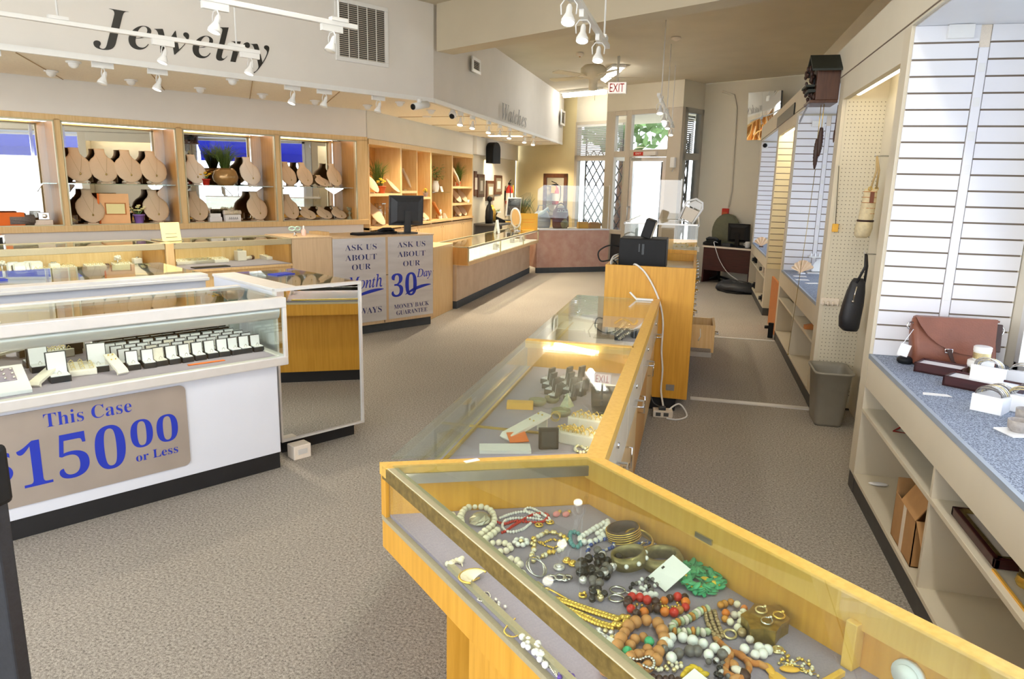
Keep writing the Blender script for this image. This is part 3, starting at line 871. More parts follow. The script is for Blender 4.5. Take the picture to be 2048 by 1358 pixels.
DZ = .818
def case_item(px, kind, label, s=1.0):
    a, q = max(min(px[0], -6.5), -6.9), px[1]
    if kind == 'tray': ring_tray(label, (a, q, DZ), .15*s, .12*s, nr=3, nc=5)
    elif kind == 'puff':
        t = Thing('flower_stand', label, 'jewelry stand', (a, q, DZ), WF)
        t.part('stem', MB().lathe([(.022, 0), (.02, .008), (.006, .015), (.006, .07)], 10), M_silver, loc=True)
        b = MB()
        for i in range(9): b.ball((.018*math.cos(i*.7), .018*math.sin(i*.7), .085+.012*math.sin(i*1.9)), .013, 7, 5)
        t.part('blossom', b, M_leath, loc=True)
    elif kind == 'cube':
        t = Thing('ring_stand', label, 'ring stand', (a, q, DZ), WF)
        t.part('block', MB().box(-.035*s, .035*s, -.035*s, .035*s, 0, .075*s), M_leath, bevel=.006, loc=True)
        b = MB()
        for i in range(5): b.ball((rnd.uniform(-.02, .02), rnd.uniform(-.02, .02), .08*s), .009, 7, 5)
        t.part('ring', b, M_silver, loc=True)
    elif kind == 'frame':
        t = Thing('earring_card_stand', label, 'earring stand', (a, q, DZ), WF)
        Mx = xf((0, 0, .005), ry=-.25)
        t.part('frame', MB().prism([(-.045, 0), (.045, 0), (.045, .075), (.03, .09), (-.03, .09), (-.045, .075)], -.006, .006, 'x', Mx), M_white, bevel=.003, loc=True)
        t.part('card', MB().box(.006, .009, -.035, .035, .015, .078, Mx), M_silver, loc=True)
        t.part('foot', MB().box(-.035, -.0, -.03, .03, 0, .004), M_white, loc=True)
    elif kind == 'roll':
        t = Thing('bracelet_roll', label, 'bracelet roll', (a, q, DZ), WF, None, .5)
        t.part('roll', MB().tube([(0, -.06, .02), (0, .05, .02)], .02, 12), M_leath, loc=True)
        t.part('end_cap', MB().tube([(0, .05, .02), (0, .085, .02)], .022, 12), M_walnut, loc=True)
# positions measured on the case deck
for (px, kind, label) in zip([(-6.921, 1.132, 0.818), (-6.989, 1.208, 0.818), (-6.845, 1.242, 0.818), (-6.914, 1.318, 0.818), (-6.882, 1.364, 0.818), (-6.739, 1.396, 0.818), (-6.911, 1.568, 0.818), (-7.168, 1.793, 0.818), (-6.87, 1.823, 0.818), (-7.24, 1.978, 0.818), (-6.884, 2.006, 0.818), (-6.941, 2.134, 0.818), (-6.808, 1.472, 0.818)],
    ['puff', 'frame', 'frame', 'frame', 'frame', 'tray', 'tray', 'tray', 'roll', 'puff', 'tray', 'cube', 'cube'],
    ['white blossom stand at the far left of the long maple case', 'white earring frame, leftmost of four in the long maple case', 'white earring frame, second of four in the long maple case', 'white earring frame, third of four in the long maple case', 'white earring frame, rightmost of four in the long maple case',
     'cream ring tray beside the four earring frames', 'cream ring tray at the middle of the long maple case', 'cream ring tray behind the dark-ended bracelet roll', 'cream bracelet roll with dark end in the long maple case', 'white blossom stand right of the bracelet roll', 'cream ring tray left of the pale ring block', 'pale ring block at the right end of the long maple case', 'pale ring block behind the earring frames']):
    case_item(px, kind, label)
for (px, kind, label) in zip([(-7.157, 2.67, 0.818), (-6.959, 2.807, 0.818), (-7.178, 3.084, 0.818), (-6.958, 3.155, 0.818), (-7.203, 3.431, 0.818), (-7.063, 2.564, 0.818)], ['tray', 'tray', 'cube', 'roll', 'tray', 'tray'],
    ['cream ring tray left of centre in the shorter maple case', 'ring tray with silver rings beside the white stand', 'white ring stand in the middle of the shorter maple case', 'white bracelet roll with dark end in the shorter maple case', 'large cream watch tray at the right of the shorter maple case', 'flat ring tray at the left end of the shorter maple case']):
    case_item(px, kind, label, 1.6 if kind == 'tray' else 1.3)
p = (-6.742, 2.625, 0.82)
solo('black_pad', MB().box(-.05, .05, -.16, .16, 0, .008), M_blackl, 'thin black display pad at the front of the shorter maple case', 'pad', (-6.50, p[1], DZ), WF, loc=True)
p = (-6.953, 2.371, 1.05)
t = Thing('tent_card', 'pale yellow card sign on the maple case before the wall', 'card sign', (-6.72, p[1], 1.053), WF, None, .1)
t.part('front_face', MB().prism([(.03, 0), (.033, 0), (.003, .16), (0, .16)], -.085, .085, 'y'), M_paley, loc=True)
t.part('base', MB().box(-.05, .05, -.085, .085, 0, .002), M_paley, loc=True)
tx = MB()
for i in range(4): tx.box(.028-.008*i, .0285-.008*i+.002, -.05, .05, .03+.03*i, .034+.03*i)
t.part('print', tx, M_inkg, loc=True)
# grey scale on the shelf at the far left
p = (-6.352, 1.212, 1.05)
t = Thing('label_printer', 'grey and dark desktop printer behind the long maple case', 'printer', (-7.1, p[1]-.03, 1.0), WF)
t.part('tray', MB().box(-.12, .12, -.20, .16, 0, .03), M_alu, loc=True, bevel=.004)
t.part('body', MB().box(-.10, .06, -.16, .02, .03, .12), M_silver, loc=True, bevel=.01)
t.part('display', MB().box(.06, .064, -.10, .0, .045, .10), M_blackp, loc=True)
solo('wall_shelf', MB().box(-7.95, -6.98, -.9, 1.2, .97, 1.0), M_maple, 'narrow maple ledge under the mirrored showcases', 'shelf', (-7.4, .4, .97), WF)

# wooden panel cabinet and the reception counter
t = Thing('panel_cabinet', 'plain maple cabinet between the glass case and the reception counter', 'cabinet', (-6.7, 3.6, 0), WF)
t.part('body', MB().box(-6.98, -6.435, 3.395, 3.83, .1, 1.045), M_mapleg, bevel=.003)
t.part('kick_plate', MB().box(-6.96, -6.46, 3.395, 3.83, 0, .1), M_base)
t.part('top', MB().box(-7.0, -6.43, 3.393, 3.832, 1.045, 1.06), M_mapleg, bevel=.002)
t = Thing('reception_counter', 'maple reception counter faced with two silver signs', 'counter', (-6.7, 4.5, 0), WF)
t.part('body', MB().box(-7.0, -6.44, 3.835, 5.137, .095, 1.03), M_mapleg, bevel=.003)
t.part('kick_plate', MB().box(-6.98, -6.47, 3.835, 5.12, 0, .095), M_base)
t.part('top', MB().box(-7.02, -6.43, 3.833, 5.14, 1.03, 1.046), M_mapleg, bevel=.002)
t.part('joint', MB().box(-6.441, -6.438, 4.455, 4.462, .1, 1.03).box(-6.441, -6.438, 4.46, 5.137, .62, .626), M_inkb)
s_0, s_1, s_2, s_3 = (-6.43, 3.837, 1.043)[1], (-6.43, 4.479, 1.041)[1], (-6.43, 4.511, 1.046)[1], (-6.43, 5.125, 1.043)[1]
def silver_sign(label, s0, s1, lines, swoosh):
    t = Thing('silver_sign', label, 'sign', (-6.43, (s0+s1)/2, .12), WF)
    t.part('plate', MB().box(-6.437, -6.431, s0, s1, .13, 1.035), M_silvs, bevel=.002)
    L = MB()
    for (tx, st, a, b, z0, z1, of) in lines: wtext(L, tx, st, -6.431, s0+(s1-s0)*a, s0+(s1-s0)*b, z0, z1, of)
    t.part('lettering', L, M_ink)
    B = MB()
    for (tx, st, a, b, z0, z1, of) in swoosh:
        if tx: wtext(B, tx, st, -6.431, s0+(s1-s0)*a, s0+(s1-s0)*b, z0, z1, of)
        else:
            n = 14
            up, dn = [], []
            for i in range(n+1):
                u = i/n
                s = s0+(s1-s0)*(a+(b-a)*u); z = z0+(z1-z0)*math.sin(u*PI/2)**.8
                w = .016*math.sin(PI*min(1, u*1.02))**.6+.002
                up.append((s, z+w)); dn.append((s, z-w))
            B.prism(up+dn[::-1], -6.431, -6.4295, 'x')
    t.part('large_lettering', B, M_blue)
silver_sign('left silver reception sign, half hidden by the mirrored case', s_0, s_1,
    [('ASK US', 'b', .22, .82, .905, .965, -.012), ('ABOUT', 'b', .22, .82, .80, .86, -.012), ('OUR', 'b', .34, .70, .70, .76, -.012), ('ALWAYS', 'b', .25, .90, .225, .29, -.01)],
    [('Month', 'i', .25, .92, .50, .64, .004), ('', '', .40, .95, .415, .475, 0)])
silver_sign('right silver reception sign with the 30 Day guarantee lettering', s_2, s_3,
    [('ASK US', 'b', .20, .82, .91, .97, -.012), ('ABOUT', 'b', .20, .82, .805, .865, -.012), ('OUR', 'b', .32, .70, .70, .76, -.012), ('MONEY BACK', 'b', .11, .90, .235, .285, -.01), ('GUARANTEE', 'b', .16, .86, .165, .215, -.01)],
    [('30', 'bi', .06, .62, .37, .63, -.004), ('Day', 'i', .62, .96, .54, .66, .004), ('', '', .36, .95, .385, .475, 0)])

def monitor(name, label, p, F, rz, w=.36, h=.31, lift=.10, m=None, fm=None, back=True):
    """flat monitor on a stand; the back faces +x"""
    t = Thing(name, label, 'monitor', p, F, None, rz)
    Mx = xf((0, 0, lift), ry=.08)
    mm = m or M_darkgp
    t.part('casing', MB().prism([(-.02, 0), (.012, 0), (.012, h), (-.02, h)], -w/2, w/2, 'y', Mx), fm or mm, bevel=.006, loc=True)
    t.part('back_shell', MB().rings([[tuple(Mx @ Vector((.012, y*w/2*.93, z))) for y, z in ((-1, h*.06), (1, h*.06), (1, h*.95), (-1, h*.95))], [tuple(Mx @ Vector((.045, y*w/2*.62, z))) for y, z in ((-1, h*.16), (1, h*.16), (1, h*.80), (-1, h*.80))]], False), mm, bevel=.004, loc=True)
    t.part('screen', MB().box(-.022, -.019, -w/2+.015, w/2-.015, .02, h-.015, Mx), M_screen, loc=True)
    t.part('neck', MB().prism([(.02, .012), (.06, .012), (.065, lift+h*.5), (.035, lift+h*.5)], -.035, .035, 'y'), mm, bevel=.004, loc=True)
    t.part('foot', MB().prism(rrect(-.12, .10, -.12, .12, .05), 0, .014), mm, bevel=.003, loc=True)
    return t
p = (-6.62, 4.89, 1.049)
monitor('computer_monitor', 'dark monitor seen from behind on the reception counter', (-6.62, p[1], 1.046), WF, -.25, .40, .33, .09)
p = (-6.6, 4.397, 1.049)
t = Thing('computer_keyboard', 'black keyboard on the reception counter left of the monitor', 'keyboard', (-6.62, p[1], 1.046), WF, None, .1)
t.part('body', MB().box(-.07, .07, -.20, .20, 0, .022), M_blackp, bevel=.004, loc=True)
kk = MB()
for i in range(4):
    for j in range(14): kk.box(-.055+.028*i, -.033+.028*i, -.19+.027*j, -.168+.027*j, .022, .028)
t.part('keys', kk, M_darkgp, loc=True)
p = (-6.62, 4.645, 1.068)
solo('desk_telephone', MB().tube([(.0, -.10, .03), (.02, -.05, .05), (.02, .05, .05), (0, .10, .03)], .02, 8).box(-.08, .08, -.09, .09, 0, .03), M_blackp, 'black telephone between keyboard and monitor at reception', 'telephone', (-6.66, p[1], 1.046), WF, loc=True)
solo('box_file', MB().box(-.12, .12, -.05, .05, 0, .035), M_maple, 'small maple tray at the left end of reception', 'tray', (-6.85, 3.93, 1.046), WF, loc=True)
p = (-6.6, 3.518, 1.052)
t = Thing('scissors', 'pair of scissors with pale green handles on the maple cabinet', 'scissors', (-6.6, p[1], 1.06), WF)
t.part('handles', MB().tube(hoop((0, -.028, .075), .03, 14, 1.45, PI/2-.2, .62), .007, 7, True).tube(hoop((0, .032, .075), .03, 14, 1.45, PI/2+.2, .62), .007, 7, True), mat('mint_plastic', '#bfe0d0', .35), loc=True)
t.part('blade', MB().tube([(0, -.01, .04), (0, .02, 0)], .006, 6).tube([(0, .012, .04), (0, -.015, 0)], .006, 6), M_chrome, loc=True)
p = (-6.6, 3.605, 1.049)
t = Thing('lotion_bottle', 'small pink pump bottle beside the scissors', 'bottle', (-6.62, p[1]+.02, 1.06), WF)
t.part('bottle', MB().lathe([(.022, 0), (.024, .01), (.024, .05), (.012, .065), (.010, .07)], 14), mat('pale_pink_plastic', '#efc9bd', .3), loc=True)
t.part('cap', MB().lathe([(.009, .07), (.009, .09), (.005, .1)], 10), M_white, loc=True)

# ------------------------------------------------------------------ mirrored showcases in the left wing wall
niche = [(.80, 1.838, 'o1'), (1.892, 2.932, 'o2'), (3.000, 4.025, 'o3'), (4.083, 5.108, 'o4')]
t = Thing('mirrored_showcase', 'long maple wall showcase with four mirrored niches', 'showcase', (-8.0, 2.8, 1.07), WF)
z0, z1 = 1.130, 2.102
f = MB().box(-8.0, -7.93, .26, 5.275, 2.102, 2.155).box(-8.0, -7.92, .26, 5.275, 1.07, 1.130)
for a, b in ((.26, .80), (1.838, 1.892), (2.932, 3.0), (4.025, 4.083), (5.108, 5.275)): f.box(-8.0, -7.93, a, b, 1.1, 2.12)
t.part('face_frame', f, M_maple, bevel=.003)
D = -8.28
for i, (a, b, _) in enumerate(niche):
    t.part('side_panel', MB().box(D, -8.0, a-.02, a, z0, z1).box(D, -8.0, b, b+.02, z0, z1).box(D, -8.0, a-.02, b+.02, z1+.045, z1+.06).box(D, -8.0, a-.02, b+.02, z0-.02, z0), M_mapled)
    t.part('back_mirror', MB().box(D-.012, D, a-.02, b+.02, z0, z1), M_mirror)
    t.part('brass_edge', MB().box(-7.94, -7.922, a, a+.012, z0, z1).box(-7.94, -7.922, b-.012, b, z0, z1).box(-7.94, -7.922, a, b, z1-.014, z1).box(-7.94, -7.922, a, b, z0, z0+.01), M_brass)
    sh = t.part('glass_shelf', MB().box(D+.01, -8.0, a+.01, b-.01, 1.520, 1.528), M_glassg)
    for q in (a+.10, b-.12):
        t.part('shelf_standard', MB().box(D, D+.012, q-.012, q+.012, z0, z1), M_chrome)
        t.part('shelf_bracket', MB().prism([(D+.01, 1.44), (D+.01, 1.52), (D+.22, 1.52), (D+.22, 1.508)], q-.004, q+.004, 'y'), M_chrome)
    t.part('light_tube', MB().tube([(-8.02, a+.05, 2.128), (-8.02, b-.05, 2.128)], .010, 8), M_fluorw)
ZU, ZL = 1.528, 1.131
NN = ['leftmost niche', 'second niche', 'third niche', 'fourth niche']
def put(pr, px, z, rz, lab, s=1.0, a=None):
    pr.put(at(WF, (a if a is not None else -8.13, px[1], z), rz, s), lab, 'necklace busts in the mirrored showcase')
for px, lab in zip([(-8.13, 2.044, 1.545), (-8.13, 2.272, 1.55), (-8.13, 2.505, 1.554), (-8.13, 2.749, 1.559)], ['leftmost', 'second from left', 'third from left', 'rightmost']):
    put(P_bust, px, ZU, .05, 'beige necklace bust on the glass shelf of the second niche, '+lab)
for px, lab in zip([(-8.13, 2.118, 1.145), (-8.13, 2.741, 1.132)], ['left of the orange sign box', 'right of the purple flower pot']):
    put(P_bust, px, ZL, .05, 'beige necklace bust on the floor of the second niche, '+lab)
for px, lab in zip([(-8.13, 3.172, 1.54), (-8.13, 3.797, 1.539)], ['left of the potted grass', 'right of the potted grass']):
    put(P_bustw, px, ZU, .1, 'pale necklace bust on the shelf of the third niche, '+lab, .95)
for px, lab in zip([(-8.13, 3.167, 1.151), (-8.13, 3.86, 1.151)], ['left of the white signs', 'right of the white signs']):
    put(P_bust, px, ZL, .1, 'beige necklace bust on the floor of the third niche, '+lab, .97)
for px, lab in zip([(-8.13, 4.271, 1.558), (-8.13, 4.489, 1.568), (-8.13, 4.896, 1.557)], ['leftmost', 'second', 'at the right end']):
    put(P_bust, px, ZU, .15, 'beige necklace bust on the shelf of the fourth niche, '+lab, .85)
put(P_low, (-8.13, 4.721, 1.578), ZU, .15, 'low beige bust on the shelf of the fourth niche between tall busts', .8)
put(P_bust, (-8.13, 4.278, 1.156), ZL, .15, 'tall beige bust at the left of the fourth niche floor', .9)
for px, lab in zip([(-8.13, 4.505, 1.158), (-8.13, 4.733, 1.161), (-8.13, 4.94, 1.158)], ['first after the tall bust', 'second after the tall bust', 'last before the bird figure']):
    put(P_low, px, ZL, .15, 'low beige bust on the fourth niche floor, '+lab, .85)
# other things in the niches
p = (-8.1, 2.347, 1.132)
t = Thing('sign_box', 'orange and peach card box with framed notice in the second niche', 'sign box', (-8.12, p[1], ZL), WF, None, -.25)
t.part('box', MB().box(-.05, .04, -.15, -.135, 0, .30).box(-.05, .045, -.15, .13, 0, .012), M_orange, loc=True)
t.part('face', MB().prism([(.045, 0), (.05, 0), (.01, .30), (.0, .30)], -.135, .13, 'y'), M_peach, loc=True)
Mx = xf((.048, 0, 0), ry=-.135)
t.part('frame', MB().box(.001, .006, -.09, .10, .09, .21, Mx), M_tan, loc=True)
t.part('notice', MB().box(.006, .008, -.078, .088, .10, .20, Mx), M_paley, loc=True)
def flower_pot(label, p, F, z, pm, s=1.0, fm=None):
    t = Thing('flower_pot', label, 'flower pot', (p[0], p[1], z), F)
    t.part('pot', MB().lathe([(.030*s, 0), (.042*s, .06*s), (.046*s, .06*s), (.046*s, .07*s), (.040*s, .07*s)], 14), pm, loc=True)
    lv, fl = MB(), MB()
    for i in range(7):
        a = i*.9; r_ = (.012+.02*(i % 3))*s
        q = (r_*math.cos(a), r_*math.sin(a), (.10+.012*(i % 4))*s)
        lv.tube([(0, 0, .06*s), q], .003*s, 5)
        for k in range(5): fl.ball((q[0]+.010*s*math.cos(k*1.257), q[1]+.010*s*math.sin(k*1.257), q[2]+.004), .007*s, 6, 4)
    t.part('stem', lv, M_leaf, loc=True)
    t.part('bloom', fl, fm or M_paley, loc=True)
p = (-8.1, 2.562, 1.127)
flower_pot('small purple pot of cream flowers in the second niche', (-8.1, p[1]), WF, ZL, mat('purple_glaze', '#8a6ab8', .35), 1.3)
def grass_plant(label, p, F, z, pot, h, spread, n=150, potkind='jar', ps=1.0, lm=None):
    t = Thing('potted_grass', label, 'potted plant', (p[0], p[1], z), F)
    hp = .02
    if potkind == 'jar':
        hp = .15*ps
        t.part('pot', MB().lathe([(.06*ps, 0), (.105*ps, .04*ps), (.115*ps, .08*ps), (.10*ps, .13*ps), (.075*ps, .16*ps), (.07*ps, .155*ps)], 20), pot, loc=True)
    elif potkind == 'cup':
        hp = .06*ps
        t.part('pot', MB().lathe([(.03*ps, 0), (.05*ps, .07*ps), (.045*ps, .07*ps)], 16), pot, loc=True)
    b = MB()
    for i in range(n):
        a = rnd.uniform(0, 2*PI); r_ = spread*rnd.random()**.7; hh = h*rnd.uniform(.55, 1.0)
        x0_, y0_ = .03*ps*math.cos(a*3), .03*ps*math.sin(a*3)
        w = .0028
        pts = [(x0_, y0_, hp), (x0_+r_*.35*math.cos(a), y0_+r_*.35*math.sin(a), hp+hh*.6), (x0_+r_*math.cos(a), y0_+r_*math.sin(a), hp+hh*(1-.25*r_/spread))]
        b.tube(pts, [w, w*.8, w*.15], 3)
    t.part('blades', b, lm or M_grass, loc=True)
    return t
p = (-8.12, 3.51, 1.513)
grass_plant('tall spiky grass in a round bronze pot, third niche shelf', (-8.12, p[1]), WF, ZU, M_bronzep, .34, .24, 170, ps=1.2)
p = (-8.1, 3.273, 1.515)
flower_pot('small red pot with yellow blooms on the third niche shelf', (-8.08, p[1]), WF, ZU, M_red, 1.0, mat('yellow_bloom', '#f0c030', .6))
p = (-8.1, 3.363, 1.122)
solo('block_sign', MB().box(-.03, .03, -.07, .07, 0, .05).box(-.025, .025, -.06, .06, .05, .09), M_whitep, 'white stacked sign blocks at the left of the third niche floor', 'sign', (-8.12, p[1], ZL), WF, loc=True, bevel=.003)
p = (-8.1, 3.552, 1.135)
t = Thing('jewelry_sign', 'white name block under a beige bracelet roll in the third niche', 'sign', (-8.1, p[1], ZL), WF)
t.part('block', MB().box(-.03, .03, -.09, .09, 0, .075), M_whitep, bevel=.003, loc=True)
L = MB()
for i in range(5): L.tube([(.032, -.05+.022*i, .02), (.032, -.042+.022*i, .05), (.032, -.035+.022*i, .025)], .002, 4)
t.part('lettering', L, M_inkb, loc=True)
t2 = Thing('bracelet_roll', 'beige ribbed bracelet roll lying on the white name block', 'bracelet roll', (-8.1, p[1], ZL+.075), WF)
t2.part('roll', MB().tube([(0, -.10, .025), (0, .10, .025)], .025, 12), M_linenp, loc=True)
b = MB()
for i in range(8): b.tube(hoop((0, -.08+.02*i, .025), .027, 12, PI/2), .003, 5, True)
t2.part('band', b, M_goldl, loc=True)
p = (-8.1, 5.082, 1.138)
t = Thing('bird_figurine', 'small pale bird figurine on a post, fourth niche right end', 'figurine', (-8.08, p[1], ZL), WF)
t.part('stand', MB().lathe([(.035, 0), (.03, .02), (.012, .04), (.012, .06), (.028, .075), (.012, .09), (.012, .10)], 12), M_stone, loc=True)
t.part('bird', MB().ball((0, 0, .125), (.02, .034, .022), 10, 7).ball((0, -.03, .145), .014, 8, 6).tube([(0, .03, .125), (0, .065, .13)], [.009, .003], 6).tube([(0, -.042, .145), (0, -.055, .143)], [.004, .001], 5), M_stone, loc=True)
p = (-8.1, 1.408, 1.137)
solo('gift_bag', MB().prism([(-.05, 0), (.05, 0), (.06, .12), (-.06, .12)], -.16, .14, 'y'), M_orange, 'bright orange gift bag in the leftmost niche', 'bag', (-8.12, p[1], ZL), WF, loc=True)
p = (-8.1, 1.53, 1.135)
solo('scarf_roll', MB().tube([(.0, -.10, .05), (.0, .10, .05)], .05, 14).tube([(.045, -.09, .06), (.055, 0, .05), (.045, .09, .03)], .012, 6), mat('grey_knit', '#77706a', .9, var=.2, scale=80, bump=.3), 'rolled grey scarf in the leftmost niche', 'scarf', (-8.1, p[1], ZL), WF, loc=True)
p = (-8.1, 1.714, 1.145)
t = Thing('camera_stand', 'small silver gadget on a beige block in the leftmost niche', 'gadget', (-8.1, p[1], ZL), WF)
t.part('block', MB().box(-.04, .04, -.09, .06, 0, .05), M_linenp, bevel=.004, loc=True)
t.part('body', MB().box(-.02, .02, -.05, .04, .05, .12).tube([(.02, 0, .085), (.04, 0, .085)], .02, 12), M_silver, bevel=.004, loc=True)
p = (-8.1, 1.952, 1.15)
solo('small_cup', MB().lathe([(.025, 0), (.03, .05), (.033, .09), (.029, .09), (.022, .02)], 14), M_acryl, 'small clear cup at the left of the second niche floor', 'cup', (-8.05, p[1], ZL), WF, loc=True)
# ------------------------------------------------------------------ maple shelf units along the left wall
XB, XF = -4.5, -4.1
ym = (-4.1, 10.323, 1.8678)[1]
ys = [8.66, 9.72, 10.92, 11.95, 13.11]
UN = ['nearest the reception counter', 'second from the reception counter', 'third from the reception counter', 'farthest, beside the wall speaker']
shelf_z = {0: [1.455], 1: [1.49, 1.395], 2: [1.468], 3: [1.562, 1.268]}
for i in range(4):
    y0, y1 = ys[i], ys[i+1]
    t = Thing('shelf_unit', 'maple shelf unit with lower cupboards, '+UN[i], 'shelf unit', (-4.3, (y0+y1)/2, 0), I4, 'maple shelf units on the left wall')
    t.part('carcass', MB().box(XB, XF, y0, y0+.028, 0, 2.14).box(XB, XF, y1-.028, y1, 0, 2.14).box(XB, XF+.01, y0, y1, 2.075, 2.142).box(XB, XF, y0, y1, 0, .09), M_maple, bevel=.003)
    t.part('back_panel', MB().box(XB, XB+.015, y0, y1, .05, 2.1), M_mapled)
    t.part('deck', MB().box(XB, XF+.025, y0, y1, .985, 1.02), M_maple, bevel=.003)
    h = (y0+y1)/2
    for d in range(2):
        a, b = (y0+.03, h-.003) if d == 0 else (h+.003, y1-.03)
        dr = t.part('door', MB().box(XF-.02, XF, a, b, .095, .965), M_maple, bevel=.002)
        kz = b-.05 if d == 0 else a+.05
        t.part('lock', MB().tube([(XF, kz, .90), (XF+.006, kz, .90)], .008, 8), M_chrome, parent=dr)
    if i == 1:
        t.part('divider', MB().box(XB, XF, ym-.012, ym+.012, 1.02, 2.075), M_maple)
        t.part('shelf', MB().box(XB, XF, y0+.028, ym-.012, 1.455, 1.49), M_maple)
        t.part('shelf', MB().box(XB, XF, ym+.012, y1-.028, 1.36, 1.395), M_maple)
    elif i == 2:
        t.part('shelf', MB().box(XB, XF-.02, y0+.028, y1-.028, 1.458, 1.468), M_glassg, label='glass shelf')
    else:
        for z in shelf_z[i]: t.part('shelf', MB().box(XB, XF, y0+.028, y1-.028, z-.035, z), M_maple)
    t.part('shelf_standard', MB().box(XB+.015, XB+.025, h-.015, h+.015, 1.02, 2.07), M_linenp)
XP = -4.27
def sb(pr, p, z, lab, s=1.0, rz=0.0, x=XP):
    pr.put(at(I4, (x, p[1], z), rz, s), lab, 'necklace displays on the maple shelf units')
DK = 1.021
for q, lab in zip([(-4.27, 9.0173, 1.4788), (-4.27, 9.7419, 1.484)], ['left of the grass tuft', 'right of the grass tuft']):
    sb(P_ramp, q, 1.456, 'tall pale necklace ramp on the upper shelf nearest reception, '+lab, 1.0, -.45)
for q, lab in zip([(-4.27, 9.1534, 1.0284), (-4.27, 9.7611, 1.0002)], ['left of the clear tower', 'right of the clear tower']):
    sb(P_ramp, q, DK, 'tall pale necklace ramp on the lower deck nearest reception, '+lab, 1.15, -.45)
sb(P_bustw, (-4.27, 10.3581, 1.52)[:], 1.491, 'pale necklace bust on the left shelf of the second unit', .95, .3)
sb(P_ramp, (-4.27, 11.0018, 1.4188)[:], 1.396, 'pale necklace ramp on the right shelf of the second unit', .95, -.45)
sb(P_ramp, (-4.27, 10.9098, 1.0894)[:], DK, 'pale necklace ramp on the deck of the second unit behind the monitor', .95, -.45)
sb(P_bustw, (-4.27, 12.0542, 1.4882)[:], 1.469, 'pale bust with dark necklace on the glass shelf of the third unit', .95, .4)
tb = Proto(bust(h=.30, w=.26, m=M_tan))
tb.put(at(I4, (XP, (-4.27, 11.6508, 1.0386)[1], DK), .5, .9), 'tan suede necklace bust on the deck of the third unit', None)
for q, lab in zip([(-4.27, 12.6503, 1.5765), (-4.27, 13.2415, 1.5889)], ['left of', 'right of']):
    sb(P_bustw, q, 1.563, 'pale necklace bust on the top shelf of the farthest unit, %s the grass tuft' % lab, .95, .5)
for q, lab in zip([(-4.27, 12.6264, 1.2999), (-4.27, 12.9754, 1.3039)], ['left', 'right']):
    sb(P_ramp, q, 1.269, '%s pale necklace ramp on the middle shelf of the farthest unit' % lab, .85, -.6)
for q, lab in zip([(-4.27, 12.6589, 1.047), (-4.27, 12.981, 1.0456), (-4.27, 13.3187, 1.0345)], ['first', 'second', 'third']):
    sb(P_ramp, q, DK, '%s pale necklace ramp on the deck of the farthest unit' % lab, .78, -.6)
def grass_tuft(label, y, z, h):
    return grass_plant(label, (XP-.05, y), I4, z, M_terra, h, .17, 200, 'cup', 1.2)
grass_tuft('green grass tuft on the upper shelf nearest reception', (-4.3, 9.4006, 1.4976)[1], 1.456, .46)
grass_tuft('green grass tuft on the top shelf of the farthest unit', (-4.3, 12.9125, 1.5863)[1], 1.563, .42)
flower_pot('small terracotta pot with yellow flower beside the grass tuft', (-4.18, (-4.18, 9.218, 1.4804)[1]), I4, 1.456, M_terra, 1.4, mat('bright_yellow_bloom', '#f2cf3a', .6))
flower_pot('tiny purple pot with yellow bloom on the second unit shelf', (-4.16, (-4.16, 10.8265, 1.4149)[1]), I4, 1.396, M_felt, .9, bpy.data.materials['bright_yellow_bloom'])
y = (-4.2, 9.2936, 1.0243)[1]
t = Thing('acrylic_tower', 'clear acrylic display tower on the lower deck nearest reception', 'display tower', (-4.24, y, DK), I4)
t.part('frame', MB().tube([(-.05, -.05, 0), (-.05, -.05, .30)], .006, 6).tube([(.05, -.05, 0), (.05, -.05, .30)], .006, 6).tube([(-.05, .05, 0), (-.05, .05, .30)], .006, 6).tube([(.05, .05, 0), (.05, .05, .30)], .006, 6).box(-.06, .06, -.06, .06, .29, .30).box(-.06, .06, -.06, .06, 0, .008), M_chrome, loc=True)
t.part('hanging_pair', MB().prism([(-.025, .10), (.025, .10), (.03, .22), (-.03, .22)], -.008, .008, 'x').ball((0, 0, .25), .015, 8, 6), M_satin, loc=True)
y = (-4.25, 11.5243, 1.4975)[1]
t = Thing('leafy_plant', 'bushy variegated plant in a white vase on the third unit', 'potted plant', (-4.25, y, 1.469), I4)
t.part('vase', MB().lathe([(.045, 0), (.06, .05), (.062, .10), (.045, .16), (.05, .18), (.04, .18)], 16), M_white, loc=True)
m = MB()
for i in range(150):
    a, b, q = rnd.uniform(0, 2*PI), rnd.uniform(-.7, 1), rnd.random()**.5*.20
    c = Vector((q*math.cos(a)*.8, q*math.sin(a)*1.2, .29+q*b*.8))
    u = Vector((math.cos(a), math.sin(a), rnd.uniform(-.5, .6))).normalized()*.035
    v_ = u.cross(Vector((0, 0, 1))).normalized()*.014
    m.add([c-u, c+v_, c+u, c-v_], [(0, 1, 2, 3)])
t.part('leaves', m, M_leaf, loc=True)
t.part('stem', MB().tube([(0, 0, .15), (.02, .02, .3)], .006, 6).tube([(0, 0, .15), (-.02, -.06, .3)], .005, 6), M_leafd, loc=True)
for q, lab in (((-4.2, 11.606, 1.5068), 'small white notice card beside the vase on the third unit'),):
    solo('notice_card', MB().prism([(.02, 0), (.025, 0), (.0, .09), (-.005, .09)], -.05, .05, 'y'), M_whitep, lab, 'card', (-4.18, q[1], 1.469), loc=True)
y = (-4.2, 11.6315, 1.0666)[1]
t = Thing('standing_disc', 'cream oval disc display beside the tan suede bust', 'display', (-4.2, y, DK), I4)
t.part('disc', MB().tube([(-.005, 0, .10), (.005, 0, .10)], .055, 18).box(-.02, .02, -.03, .03, 0, .05), M_leath, loc=True)
